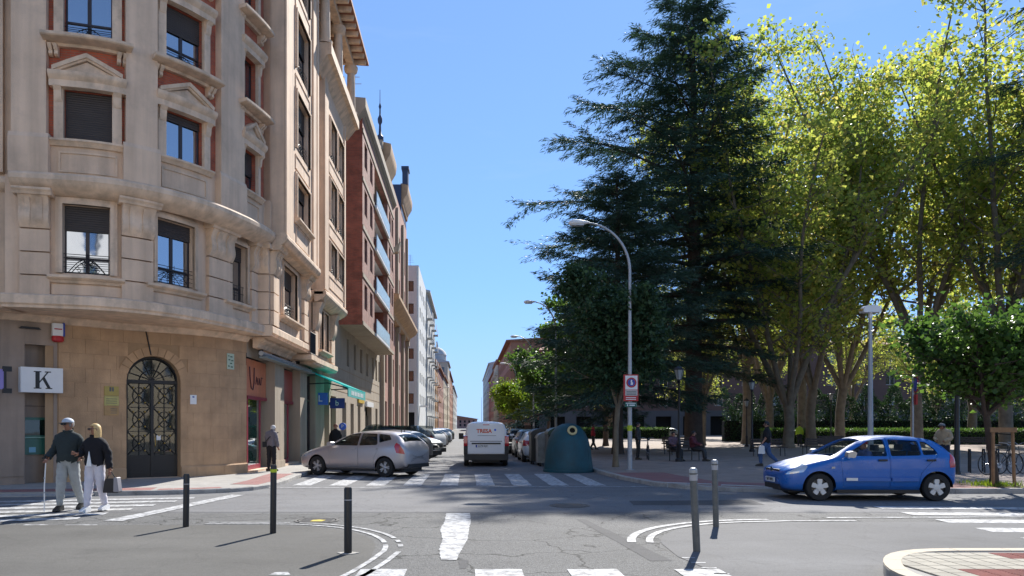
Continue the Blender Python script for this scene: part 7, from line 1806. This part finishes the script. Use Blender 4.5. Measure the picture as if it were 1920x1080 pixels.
# --- elderly man at the shop door -----------------------------------------------
po = {'chest': (0, -.02, 1.26), 'neck': (0, -.07, 1.42), 'throat': (0, -.09, 1.46), 'head': (0, -.13, 1.54), 'crown': (0, -.13, 1.61), 'face': (0, -1, 0), 'anl': (.10, .03, .1), 'anr': (-.10, -.04, .1), 'ell': (.22, -.04, 1.12), 'wrl': (.20, -.16, .98)}
om, PO = person('white-haired man in a grey striped shirt and black trousers standing at the first shop door', (-6.62, 25.3, .09), R(160), po, 1.62, 1.1, M['skin'], cloth('grey_striped_shirt', (.16, .15, .17)), cloth('black_trousers', (.012, .012, .016)), M['black'], mat('white_hair', (.6, .6, .58), .8), 'short')
mb = MB(); mb.tube([(-.17, -.16, 1.32), (-.02, .15, 1.15), (.16, .12, .98)], .016, 6); mb.box(.10, .26, .02, .14, .82, 1.0); mb.build('shoulder_bag', M['black'], om)
person('red-haired person in black half hidden behind the silver hatchback', (-5.72, 32.6, .09), R(10), {}, 1.63, 1.1, M['skin'], cloth('black_top', (.008, .008, .009)), M['black'], None, mat('auburn_hair', (.20, .05, .025), .7), 'short', fingers=False)
person('dark-clad person by the church-like front, just over the parked car roofs', (-6.0, 58.5, .09), 0, {}, 1.7, 1.0, M['skin2'], M['black'], M['black'], None, M['black'], fingers=False)
M['denim'] = cloth('blue_denim', (.05, .10, .22))
pj = {'knl': (.06, -.22, .52), 'anl': (.06, -.20, .12), 'knr': (-.08, .06, .50), 'anr': (-.10, .36, .20), 'ftr': (0, -1, -.5), 'wrl': (.26, -.10, .92), 'wrr': (-.25, .10, .90), 'elr': (-.24, .08, 1.14)}
xj, yj = 11.25, 28.0
jm, PJ = person('man in a black t-shirt and blue jeans striding across the plaza with a white bag', (xj, yj, .1), R(-120), pj, 1.70, 1.22, M['skin'], cloth('black_tshirt', (.01, .01, .012)), M['denim'], M['black'], M['trim'], 'short', sleeves='short', fingers=False)
hb2 = PJ['pal']; bg2 = thing('carrier_bag', 'white carrier bag held by the man in the black t-shirt', 'bag', (xj, yj, .1), R(-120))
mb = MB(); mb.prism(rounded([(-.12, 0), (.12, 0), (.09, .3), (-.08, .3)], .03), lambda u, v, w_: (hb2.x+w_, hb2.y+u, hb2.z-.36+v), -.05, .05); mb.build('bag_body', M['white'], bg2, smooth=40)
mb = MB(); mb.tube([(hb2.x, hb2.y-.05, hb2.z-.07), (hb2.x, hb2.y, hb2.z-.01), (hb2.x, hb2.y+.05, hb2.z-.07)], .008, 5); mb.build('bag_handles', M['white'], bg2)
pb_ = {'chest': (0, -.02, 1.26), 'neck': (0, -.06, 1.42), 'throat': (0, -.08, 1.46), 'head': (0, -.14, 1.53), 'crown': (0, -.15, 1.60), 'wrl': (.12, -.24, 1.05), 'wrr': (-.12, -.24, 1.05), 'ell': (.24, -.03, 1.13), 'elr': (-.24, -.03, 1.13)}
person('man in a beige jacket and grey cap looking down behind the blue hatchback', (16.1, 25.2, .1), R(-55), pb_, 1.68, 1.2, M['skin2'], cloth('beige_jacket', (.40, .31, .20)), cloth('navy_trousers', (.02, .025, .05)), M['black'], M['trim'], 'short', mat('grey_cap', (.2, .2, .2), .8), fingers=False)
person('far-off person in a yellow high-visibility vest between the plane trunks', (26.3, 59.0, .1), R(170), {}, 1.72, 1.2, M['skin'], mat('hi_vis_yellow', (.45, .62, .03), .7), M['trim'], None, M['trim'], fingers=False)
person('far-off person in a red top walking beyond the green bottle bank', (8.3, 49.0, .1), R(90), {'anl': (.1, -.2, .1), 'anr': (-.1, .2, .1)}, 1.7, 1.1, M['skin'], mat('red_top', (.4, .02, .03), .8), M['trim'], None, M['trim'], fingers=False)
seat_pose = {'pelvis': (0, 0, .56), 'waist': (0, .03, .70), 'chest': (0, .04, .90), 'neck': (0, .02, 1.06), 'throat': (0, .0, 1.11), 'head': (0, -.02, 1.21), 'crown': (0, -.02, 1.28), 'shl': (.17, .03, 1.02), 'shr': (-.17, .03, 1.02), 'ell': (.22, -.05, .80), 'elr': (-.22, -.05, .80), 'wrl': (.14, -.30, .72), 'wrr': (-.14, -.30, .72), 'hipl': (.09, -.04, .53), 'hipr': (-.09, -.04, .53), 'knl': (.11, -.46, .50), 'knr': (-.11, -.46, .50), 'anl': (.11, -.50, .1), 'anr': (-.11, -.50, .1)}
person('seated person in dark clothes on the bench below the tall cedar', (9.9, 32.6, .1), R(60), seat_pose, 1.7, 1.1, M['skin'], cloth('maroon_top', (.10, .02, .03)), M['trim'], None, M['trim'], fingers=False, seated=True, top_len=.55)
person('seated person in a grey top on the left end of the bench', (9.1, 32.9, .1), R(20), seat_pose, 1.66, 1.1, M['skin'], cloth('mauve_top', (.14, .09, .12)), M['trim'], None, M['trim'], fingers=False, seated=True, top_len=.55)
person('dark-clad person standing with the bicycle behind the street lamp', (7.8, 34.0, .1), R(70), {}, 1.7, 1.05, M['skin'], M['black'], M['trim'], None, M['trim'], fingers=False)
# driver (sits in the blue hatchback)
c_, s__ = math.cos(R(-2)), math.sin(R(-2)); cx, cy = clio.location.x, clio.location.y
dx, dy = -.02, -.36
drv = dict(seat_pose); 
person('driver with a red cap at the wheel of the blue hatchback', (cx+dx*c_-dy*s__, cy+dx*s__+dy*c_, .06), R(-92), {**drv, 'anl': (.11, -.62, .22), 'anr': (-.11, -.62, .22), 'wrl': (.13, -.42, .86), 'wrr': (-.13, -.42, .86), 'face': (0, -1, 0)}, 1.60, 1.05, M['skin2'], cloth('blue_shirt', (.08, .12, .3)), M['trim'], None, None, 'short', M['red'], fingers=False, seated=True, top_len=.55)
# ================================================================ STREET FURNITURE
M['boll'] = mat('black_bollard_paint', (.012, .012, .013), .4, .15, 8); M['boll2'] = mat('grey_bollard_steel', (.10, .105, .10), .5, .2, 8, dirt=((.22, .21, .2), .4, 12))
M['tape'] = mat('yellow_green_tape', (.45, .55, .02), .5); M['tapeg'] = mat('grey_reflective_tape', (.35, .35, .37), .4)
def bollard(px, py, h, r, label, kind, lean=(0, 0)):
    x, y = G(px, py); t = thing('bollard', label, 'bollard', (x, y, 0), 0, 'bollards round the corner aprons'); t.rotation_euler = (lean[0], lean[1], 0)
    m = M['boll'] if kind != 'g' else M['boll2']
    mb = MB(); mb.lathe([(r, -.02), (r, h-.03), (r*.85, h-.004), (r*.4, h)], 24); mb.build('post', m, t, smooth=35)
    if kind == 'b':
        mb = MB(); mb.lathe([(r+.003, h*.80), (r+.004, h*.815)], 24); mb.build('ring', M['tapeg'], t)
    elif kind == 'y':
        mb = MB(); mb.lathe([(r+.003, h*.89), (r+.003, h*.935)], 24); mb.build('reflective_band', M['tape'], t)
        mb = MB(); mb.lathe([(r+.001, -.0), (r+.001, .02)], 24); mb.build('foot_ring', m, t)
    else:
        mb = MB(); mb.lathe([(r+.004, h*.86), (r+.004, h*.93)], 24); mb.build('reflective_band', M['tapeg'], t)
        mb = MB(); mb.lathe([(r+.006, h-.05), (r+.006, h-.012), (r*.7, h+.012), (r*.2, h+.016)], 24); mb.build('cap', M['grey_metal'], t)
    return t
bollard(348.5, 988, .85, .048, 'left bollard of three, black with a thin grey ring, nearest the zebra crossing', 'b', (0, R(.8)))
bollard(512, 1000, 1.03, .046, 'tallest of the three left bollards, dark grey with a yellow-green band at its top', 'y', (0, R(.5)))
b3 = bollard(652.5, 1038, .84, .050, 'third left bollard, black with a crumbled white mortar collar at its foot', 'b')
mb = MB(); mb.prism([(.13*math.cos(a)*(1+.2*math.sin(a*5)), .09*math.sin(a)*(1+.2*math.cos(a*4))) for a in [i*math.pi/9 for i in range(18)]], lambda u, v, w_: (u, v, w_), 0, .012); mb.build('mortar_collar', M['concrete'], b3)
bollard(1306.5, 1034, 1.06, .046, 'near right bollard, grey steel, leaning slightly to the left', 'g', (0, R(-2.6)))
bollard(1342.5, 988, 1.06, .046, 'far right bollard, grey steel with a pale cap, beside the double white arc', 'g', (0, R(-1.2)))
# ---- the big curved street lamp with the parking sign --------------------------
def street_lamp(label, x, y, h, arm, side, r=.085, z0=.1, group='tall curved street lamps'):
    t = thing('street_lamp', label, 'street lamp', (x, y, z0), 0, group)
    pts = [(0, 0, 0), (0, 0, .8), (0, 0, h*.55), (0, 0, h*.80)]; rr_ = [r, r*.95, r*.72, r*.6]; n = 12; c = h-h*.80; 
    for i in range(1, n+1):
        a = math.pi/2*i/n*.93; pts.append((side*arm*.92*(1-math.cos(a)), 0, h*.80+(h*.195)*math.sin(a))); rr_.append(r*.6-(r*.22)*i/n)
    mb = MB(); mb.tube(pts, rr_, 14); mb.build('pole', M['grey_metal'], t, smooth=50)
    mb = MB(); mb.box(-.14, .14, -.14, .14, -.0, .02); mb.box(-.06, .06, -r-.006, -r+.02, .5, .9); mb.build('base_plate', M['grey_metal'], t)
    e = Vector(pts[-1]); L_ = .72
    mb = MB(); prof = [(0, .05), (.1, .08), (.3, .15), (.5, .18), (.65, .14), (.72, .02)]
    vs = []; n2 = 14
    for (u, rad) in prof:
        for j in range(n2): a = 2*math.pi*j/n2; vs.append((e.x+side*u, rad*math.cos(a), e.z+.02+rad*.62*math.sin(a)-.03*u))
    fs = [(i*n2+j, i*n2+(j+1) % n2, (i+1)*n2+(j+1) % n2, (i+1)*n2+j) for i in range(len(prof)-1) for j in range(n2)]+[tuple(range(n2)), tuple((len(prof)-1)*n2+j for j in range(n2))]
    mb.add(vs, fs); mb.build('lamp_head', M['white'] if h > 8 else M['grey_metal'], t, smooth=60)
    mb = MB(); mb.box(min(e.x+side*.2, e.x+side*.62), max(e.x+side*.2, e.x+side*.62), -.10, .10, e.z-.10, e.z-.055); mb.build('lamp_glass', M['alloy'], t)
    return t
lp = street_lamp('tall curved grey street lamp carrying the red-framed parking sign', 5.66, 25.9, 8.62, 1.72, -1)
sgn = thing('parking_sign', 'red-bordered no-parking sign with a white panel fixed to the curved street lamp', 'sign', (5.66, 25.78, .1))
mb = MB(); mb.box(-.25, .26, -.03, 0, 2.38, 3.30); mb.build('panel', M['red'], sgn)
mb = MB(); mb.box(-.19, .23, -.034, -.03, 2.78, 3.26); mb.build('white_field', M['white'], sgn)
mb = MB(); mb.box(-.19, .23, -.034, -.03, 2.57, 2.76); mb.build('text_field', mat('dull_white', (.5, .5, .47), .5, .1, 20), sgn)
mt = lambda z, y_: Matrix.Translation((.02, y_, z)) @ Matrix.Rotation(R(90), 4, 'X')
mb = MB(); mb.lathe([(.175, 0), (.175, .004)], 32, mt(3.02, -.034)); mb.build('red_disc', M['red'], sgn)
mb = MB(); mb.lathe([(.125, 0), (.125, .003)], 32, mt(3.02, -.038)); mb.build('blue_disc', M['blue'], sgn)
mb = MB(); mb.prism([(-.03, -.08), (.05, -.08), (.06, 0), (.02, .02), (.03, .08), (-.01, .10), (-.03, .05), (-.02, 0)], lambda u, v, w_: (.02+u, w_, 3.02+v), -.046, -.042); mb.build('pictogram', M['white'], sgn)
mb = MB()
for k_ in range(3): mb.box(-.15, .19, -.037, -.034, 2.60+k_*.05, 2.62+k_*.05)
mb.build('text_lines', M['kerb_dark'], sgn)
mb = MB()
for k_ in range(2): mb.box(-.17, .18, -.033, -.03, 2.43+k_*.06, 2.455+k_*.06)
mb.build('lower_text', M['white'], sgn)
gs = thing('small_green_sign', 'small dark green sign with white text under the no-parking sign', 'sign', (5.66, 25.78, .1))
mb = MB(); mb.box(-.2, .2, -.03, 0, 2.18, 2.34); mb.build('panel', mat('green_sign', (.01, .13, .10), .5), gs)
mb = MB(); mb.box(-.13, -.09, -.034, -.03, 2.21, 2.27); mb.box(-.05, .14, -.034, -.03, 2.22, 2.26); mb.box(-.17, .17, -.034, -.03, 2.295, 2.32); mb.build('lettering', M['white'], gs)
mb = MB(); mb.lathe([(.084, 1.35), (.084, 1.55)], 14); o = mb.build('sticker', M['tape'], lp)
for i, (x, y) in enumerate(((5.4, 45.2), (5.6, 62.5), (5.9, 89))): street_lamp('curved right-hand street lamp %s' % ['its head just left of the big cedar', 'with its arm in front of the red brick corner house', 'smallest and farthest of the right-hand row'][i], x, y, 9.1, 1.5, -1)
for i, y in enumerate((147, 182)): street_lamp('street lamp with its arm over the left row of houses, %s' % ['by the ochre house', 'by the rose brick house'][i], -5.6, y, 9.3, 1.8, 1)
# ---- tall post-top lamp -------------------------------------------------------
t = thing('post_top_lamp', 'slim grey lamp post with a flat boxy twin head behind the blue hatchback', 'street lamp', (14.6, 27, .1))
mb = MB(); mb.tube([(0, 0, 0), (0, 0, 3), (0, 0, 5.45)], [.105, .08, .055], 14); mb.build('pole', M['grey_metal'], t, smooth=50)
mb = MB(); mb.prism(rounded([(-.32, 0), (.32, 0), (.30, .16), (.2, .25), (-.2, .25), (-.30, .16)], .03), lambda u, v, w_: (u, w_, 5.62+v), -.16, .16); mb.build('lamp_head', M['white'], t, smooth=40)
mb = MB(); mb.box(-.05, .05, -.05, .05, 5.42, 5.64); mb.build('neck', M['white'], t)
for sg in (-1, 1): mb = MB(); mb.box(sg*.35-.035, sg*.35+.035, -.1, .1, 5.68, 5.76); mb.build('end_lamp', mat('amber_plastic', (.4, .25, .05), .4), t)
# ---- sign post seen edge on ---------------------------------------------------
t = thing('sign_post', 'grey post with a round red-rimmed sign turned almost edge-on near the staked tree', 'road sign', (15.3, 25.6, .1))
mb = MB(); mb.tube([(0, 0, 0), (0, 0, 3.3)], .03, 10); mb.build('post', M['grey_metal'], t)
Me = Matrix.Translation((.1, 0, 2.95)) @ Matrix.Rotation(R(72), 4, 'Z') @ Matrix.Rotation(R(90), 4, 'X')
mb = MB(); mb.lathe([(.30, -.01), (.30, .01)], 28, Me); mb.build('disc', M['red'], t)
mb = MB(); mb.lathe([(.24, .012), (.24, .016)], 28, Me); mb.lathe([(.24, -.016), (.24, -.012)], 28, Me); mb.build('blue_face', M['blue'], t)
mb = MB(); mb.box(-.02, .02, -.18, .18, 2.25, 2.6, M=Matrix.Translation((.08, 0, 0)) @ Matrix.Rotation(R(-14), 4, 'Z')); mb.build('lower_plate', M['red'], t)
# ---- classic lanterns ---------------------------------------------------------
def lantern(label, x, y, h=4.1):
    t = thing('park_lantern', label, 'lantern', (x, y, .1), 0, 'classic park lanterns')
    mb = MB(); mb.lathe([(.16, 0), (.16, .1), (.10, .16), (.09, .7), (.11, .74), (.06, .85), (.045, h*.55), (.04, h-.75), (.08, h-.68), (.03, h-.6)], 12); mb.build('post', M['iron'], t, smooth=40)
    mb = MB(); mb.lathe([(.10, h-.58), (.20, h-.18), (.205, h-.17)], 6); mb.build('glass', mat('lantern_glass', (.35, .38, .38), .15, .05) if 'lantern_glass' not in bpy.data.materials else bpy.data.materials['lantern_glass'], t)
    mb = MB(); mb.lathe([(.23, h-.17), (.18, h-.08), (.08, h-.02), (.03, h+.02), (.02, h+.09)], 6); mb.lathe([(.11, h-.62), (.11, h-.58)], 6)
    for i in range(6): a = math.pi*i/3; mb.tube([(.10*math.cos(a), .10*math.sin(a), h-.58), (.205*math.cos(a), .205*math.sin(a), h-.17)], .008, 4)
    mb.build('lantern_frame', M['iron'], t); return t
lantern('classic black park lantern left of the big cedar trunk', 9.1, 32.0); lantern('classic black park lantern behind the man in the black t-shirt', 17.0, 44.5, 4.3); lantern('classic black park lantern between the twin-stemmed plane tree and the slim lamp post', 30.5, 62.5, 4.3); lantern('small far park lantern left of the classic one behind the man', 21.0, 56, 3.6)
lantern('park lantern seen against the young conifer', 8.4, 42, 4.0)
# ---- bottle bank and bins -----------------------------------------------------
M['igloo'] = mat('blue_green_fibreglass', (.004, .062, .085), .6, .25, 1.6, dirt=((.02, .03, .03), .6, 2.5)); M['cream_ring'] = mat('cream_plastic', (.5, .42, .2), .5)
t = thing('bottle_bank', 'big domed blue-green bottle bank with a round cream-rimmed opening', 'bottle bank', (3.62, 26.6, 0))
mb = MB(); mb.lathe([(.86, .06), (.87, .12), (.845, .3), (.80, .75), (.72, 1.1), (.60, 1.38), (.42, 1.6), (.2, 1.7), (.05, 1.72)], 40); mb.build('dome', M['igloo'], t, smooth=50)
mb = MB(); mb.lathe([(.89, 0), (.90, .03), (.89, .09), (.86, .10)], 40); mb.build('skirt', M['igloo'], t, smooth=40)
Mo = Matrix.Translation((.09, -.56, 1.45)) @ Matrix.Rotation(R(-28), 4, 'Z')*1 if False else Matrix.Translation((.06, -.52, 1.44)) @ Matrix.Rotation(R(68), 4, 'X')
mb = MB(); mb.lathe([(.10, .0), (.10, .10), (.17, .10), (.175, .02), (.175, -.05)], 24, Mo); mb.build('opening_rim', M['cream_ring'], t, smooth=40)
mb = MB(); mb.lathe([(.11, .06), (.02, .06)], 20, Mo); mb.build('opening', M['dark'], t)
mb = MB()
for a in (-.9, .9): mb.tube([(.86*math.sin(a), -.86*math.cos(a), .1), (.80*math.sin(a), -.80*math.cos(a), .75), (.60*math.sin(a), -.60*math.cos(a), 1.38)], .012, 5)
mb.build('moulding_rib', M['igloo'], t)
def bin_(label, x, y, mbody, mlid, w=1.2, d=.95, h=1.25, stick=False):
    t = thing('wheeled_bin', label, 'bin', (x, y, 0), R(-90), 'refuse containers at the kerb')
    mb = MB(); mb.prism([(-w/2+.08, .14), (w/2-.08, .14), (w/2, h), (-w/2, h)], lambda u, v, w_: (u, w_, v), -d/2, d/2); mb.build('tub', mbody, t)
    mb = MB(); n = 10; mb.prism([(-d/2-.04, h), (d/2+.04, h)]+[((d/2+.04)*math.cos(math.pi*i/n), h+.02+.26*math.sin(math.pi*i/n)) for i in range(n+1)], lambda u, v, w_: (w_, u, v), -w/2-.03, w/2+.03); mb.build('lid', mlid, t, smooth=40)
    for sx in (-1, 1):
        for sy in (-1, 1): mb = MB(); mb.lathe([(.08, -.03), (.08, .03)], 12, Matrix.Translation((sx*(w/2-.15), sy*(d/2-.1), .08)) @ Matrix.Rotation(R(90), 4, 'X')); mb.build('castor', M['rubber'], t)
    if stick:
        for sx in (-1, 1): mb = MB(); mb.prism([(0, 0), (.12, .1), (.12, .26), (0, .16)], lambda u, v, w_: (w_, u-.35, .8+v), w/2+.002 if sx > 0 else -w/2-.006, w/2+.006 if sx > 0 else -w/2-.002); mb.build('warning_stripe', M['red'], t)
    return t
M['bin_black'] = mat('black_bin_plastic', (.018, .02, .02), .45, .2, 3); M['bin_pale'] = mat('pale_galvanised_bin', (.20, .21, .2), .4, .3, 3, dirt=((.08, .08, .07), .6, 4)); M['bin_green'] = mat('dark_green_bin', (.01, .035, .022), .45, .2, 3)
bin_('dark wheeled refuse bin with a rounded lid directly behind the bottle bank', 3.55, 28.7, M['bin_black'], M['bin_green'], h=1.3, stick=True)
bin_('pale grey wheeled refuse bin between the dark bin and the white hatchback', 3.35, 30.6, M['bin_pale'], M['bin_pale'], w=1.1, h=1.12)
bin_('farther dark wheeled bin with a rounded lid beside the pale bin', 3.2, 32.1, M['bin_black'], M['bin_black'])
# ---- stakes round the young tree ----------------------------------------------
t = thing('tree_stakes', 'wooden frame of two stakes and a crossbar protecting the young tree', 'tree guard', (13.35, 18.62, .1))
for x0, lx in ((-.22, 0), (.26, .05)):
    mb = MB(); mb.tube([(x0+lx, 0, -.02), (x0, 0, 1.45)], .038, 8); mb.build('stake', M['wood'], t)
mb = MB(); mb.box(-.32, .34, -.05, -.02, 1.36, 1.48); mb.build('crossbar', M['wood'], t)
mb = MB(); mb.tube([(-.2, .02, 1.3), (0, .26, 1.33), (.25, .02, 1.3)], .012, 5); mb.build('strap', M['black'], t)
gx = np.random.RandomState(14); n = 500
pos = np.stack([13.35+gx.normal(0, .3, n), 18.9+gx.normal(0, .3, n), np.full(n, .11)], 1); ax = unit(gx.normal(0, .5, (n, 3))+np.array([0, 0, 1])); nrm = unit(gx.normal(0, 1, (n, 3))); nrm = unit(nrm-ax*(nrm*ax).sum(1, keepdims=True))
o = obj('weeds', leaf_mesh('weeds', pos, nrm, ax, gx.uniform(.06, .18, n), np.full(n, .02), gx.uniform(0, 1, n), M['leaf_lime'])); tag(o, kind='stuff')
flat('tree_pit', [(12.8, 18.4), (13.95, 18.4), (13.95, 19.4), (12.8, 19.4)], .107, M['earth'])
t = thing('dark_post', 'thick dark post between the man in the beige jacket and the wooden stakes', 'post', (15.5, 23.6, .1)); mb = MB(); mb.lathe([(.11, 0), (.11, .08), (.085, .12), (.07, 2.0), (.06, 2.9)], 12); mb.build('shaft', M['boll'], t, smooth=40)
mb = MB(); mb.lathe([(.02, 2.9), (.2, 2.98), (.22, 3.2), (.1, 3.35)], 12); mb.build('head', M['iron'], t)
# ---- bicycles and racks -------------------------------------------------------
def bicycle(label, x, y, rz, col=None):
    t = thing('bicycle', label, 'bicycle', (x, y, .1), R(rz)); fm = col or M['iron']
    for wx_ in (-.52, .52):
        w_ = obj('wheel', None, t, loc=(wx_, 0, .34)); mb = MB(); n = 28
        mb.tube([(.325*math.cos(a), 0, .325*math.sin(a)) for a in [2*math.pi*i/n for i in range(n+1)]], .016, 6, caps=False); mb.build('tyre', M['rubber'], w_)
        mb = MB(); 
        for i in range(12): a = 2*math.pi*i/12; mb.tube([(0, .015*(-1)**i, 0), (.32*math.cos(a), 0, .32*math.sin(a))], .0025, 3)
        mb.tube([(0, -.05, 0), (0, .05, 0)], .02, 8); mb.build('spokes', M['alloy'], w_)
    mb = MB(); B, S, H1, H2, A, F_ = (-.05, 0, .30), (-.17, 0, .78), (.33, 0, .76), (.35, 0, .64), (-.52, 0, .34), (.52, 0, .34)
    for a, b in ((B, S), (S, H1), (B, H2), (S, A), (B, A), (H1, H2)): mb.tube([a, b], .015, 6)
    mb.build('frame', fm, t); mb = MB(); mb.tube([(.31, 0, .88), H2, F_], .014, 6); mb.build('fork', fm, t)
    mb = MB(); mb.tube([(.20, -.26, 1.0), (.33, -.1, .98), (.31, 0, .92), (.33, .1, .98), (.20, .26, 1.0)], .012, 6); mb.build('handlebar', M['alloy'], t)
    mb = MB(); mb.prism([(-.32, -.07), (-.02, -.02), (-.02, .02), (-.32, .07)], lambda u, v, w_: (u, v, w_), .90, .95); mb.tube([(-.19, 0, .78), (-.18, 0, .92)], .012, 6); mb.build('saddle', M['black'], t)
    mb = MB(); mb.lathe([(.09, -.01), (.09, .01)], 18, Matrix.Translation((-.05, 0, .30)) @ Matrix.Rotation(R(90), 4, 'X')); mb.tube([(-.05, -.08, .30), (-.05, -.08, .14)], .01, 4); mb.tube([(-.05, .08, .30), (-.05, .08, .46)], .01, 4); mb.build('crankset', M['alloy'], t)
    return t
bicycle('black bicycle with thin wheels leaning at the rack, nearest the wooden stakes', 16.6, 23.2, 12); bicycle('second dark bicycle at the rack, cut off by the right edge', 17.3, 23.7, 20, M['kerb_dark']); bicycle('bicycle standing beside the dark-clad person behind the street lamp', 8.2, 33.8, 80)
for i, (x, y) in enumerate(((15.9, 24.3), (16.5, 24.5), (17.1, 24.7), (17.7, 24.9))):
    t = thing('bicycle_rack', 'bent steel hoop of the bicycle rack, %s' % ['nearest the dark post', 'second from the dark post', 'third from the dark post', 'at the right edge'][i], 'bicycle rack', (x, y, .1), R(60), 'bicycle hoops at the right'); mb = MB(); mb.tube([(-.35, 0, 0), (-.35, 0, .65), (-.28, 0, .75), (.28, 0, .75), (.35, 0, .65), (.35, 0, 0)], .025, 8); mb.build('hoop', M['iron'], t)
# ---- benches ------------------------------------------------------------------
def bench(label, x, y, rz):
    t = thing('bench', label, 'bench', (x, y, .1), R(rz), 'park benches')
    for i in range(4): mb = MB(); mb.box(-.9, .9, -.22+i*.11, -.13+i*.11, .42, .46); mb.build('slat', M['bench'], t)
    for i in range(3): mb = MB(); mb.box(-.9, .9, .24+i*.02, .27+i*.02, .55+i*.12, .64+i*.12); mb.build('slat', M['bench'], t)
    for sx in (-.75, .75):
        mb = MB(); mb.tube([(sx, -.2, 0), (sx, -.18, .42), (sx, .2, .42), (sx, .2, 0)], .022, 6); mb.tube([(sx, .2, .42), (sx, .3, .9)], .02, 6); mb.tube([(sx, -.2, .42), (sx, -.2, .62), (sx, .22, .62)], .016, 6); mb.build('leg_frame', M['iron'], t)
M['bench'] = mat('dark_bench_wood', (.045, .03, .022), .6, .2, 8)
for i, (x, y, rz) in enumerate(((9.6, 32.9, 35), (15.4, 38, 10), (18.6, 39.5, 185), (21.5, 43, 5), (13.2, 47, 170), (24.5, 50, 0), (30.5, 45, 160), (11.0, 40, 90))):
    bench('dark slatted park bench %s' % ['with two people on it below the cedar', 'in front of the big cedar trunk', 'turned away from the road, left of the striding man', 'right of the striding man', 'behind the cedar trunk', 'under the twin-stemmed plane tree', 'behind the roof of the blue hatchback', 'side-on beside the park path'][i], x, y, rz)
# ---- small fence rails along the kerb -----------------------------------------
for i, (x, y) in enumerate(((5.75, 19.3), (6.9, 18.55))):
    t = thing('low_hoop_barrier', 'low steel hoop at the plaza kerb, %s one' % ['nearer the far crossing, the left', 'nearer the blue hatchback, the right'][i], 'barrier', (x, y, .11), R(-25)); mb = MB(); mb.tube([(-.55, 0, -.1), (-.55, 0, .02), (.55, 0, .02), (.55, 0, -.1)], .018, 6); mb.build('rail', M['grey_metal'], t)
# round paper bin by the lamp, parasol-like advert column and pay machine on the pavement
t = thing('parking_meter', 'blue and white parking ticket machine on the left pavement', 'ticket machine', (-5.75, 34.6, .09)); mb = MB(); mb.box(-.16, .16, -.12, .12, 0, 1.35); mb.build('cabinet', M['p_grey'], t); mb = MB(); mb.lathe([(.17, -.05), (.17, .05)], 20, Matrix.Translation((0, 0, 1.52)) @ Matrix.Rotation(R(90), 4, 'X')); mb.build('round_top', M['blue2'], t); text('P', .22, M['white'], t, (0, -.055, 1.52), (R(90), 0, 0), 'letter_p')
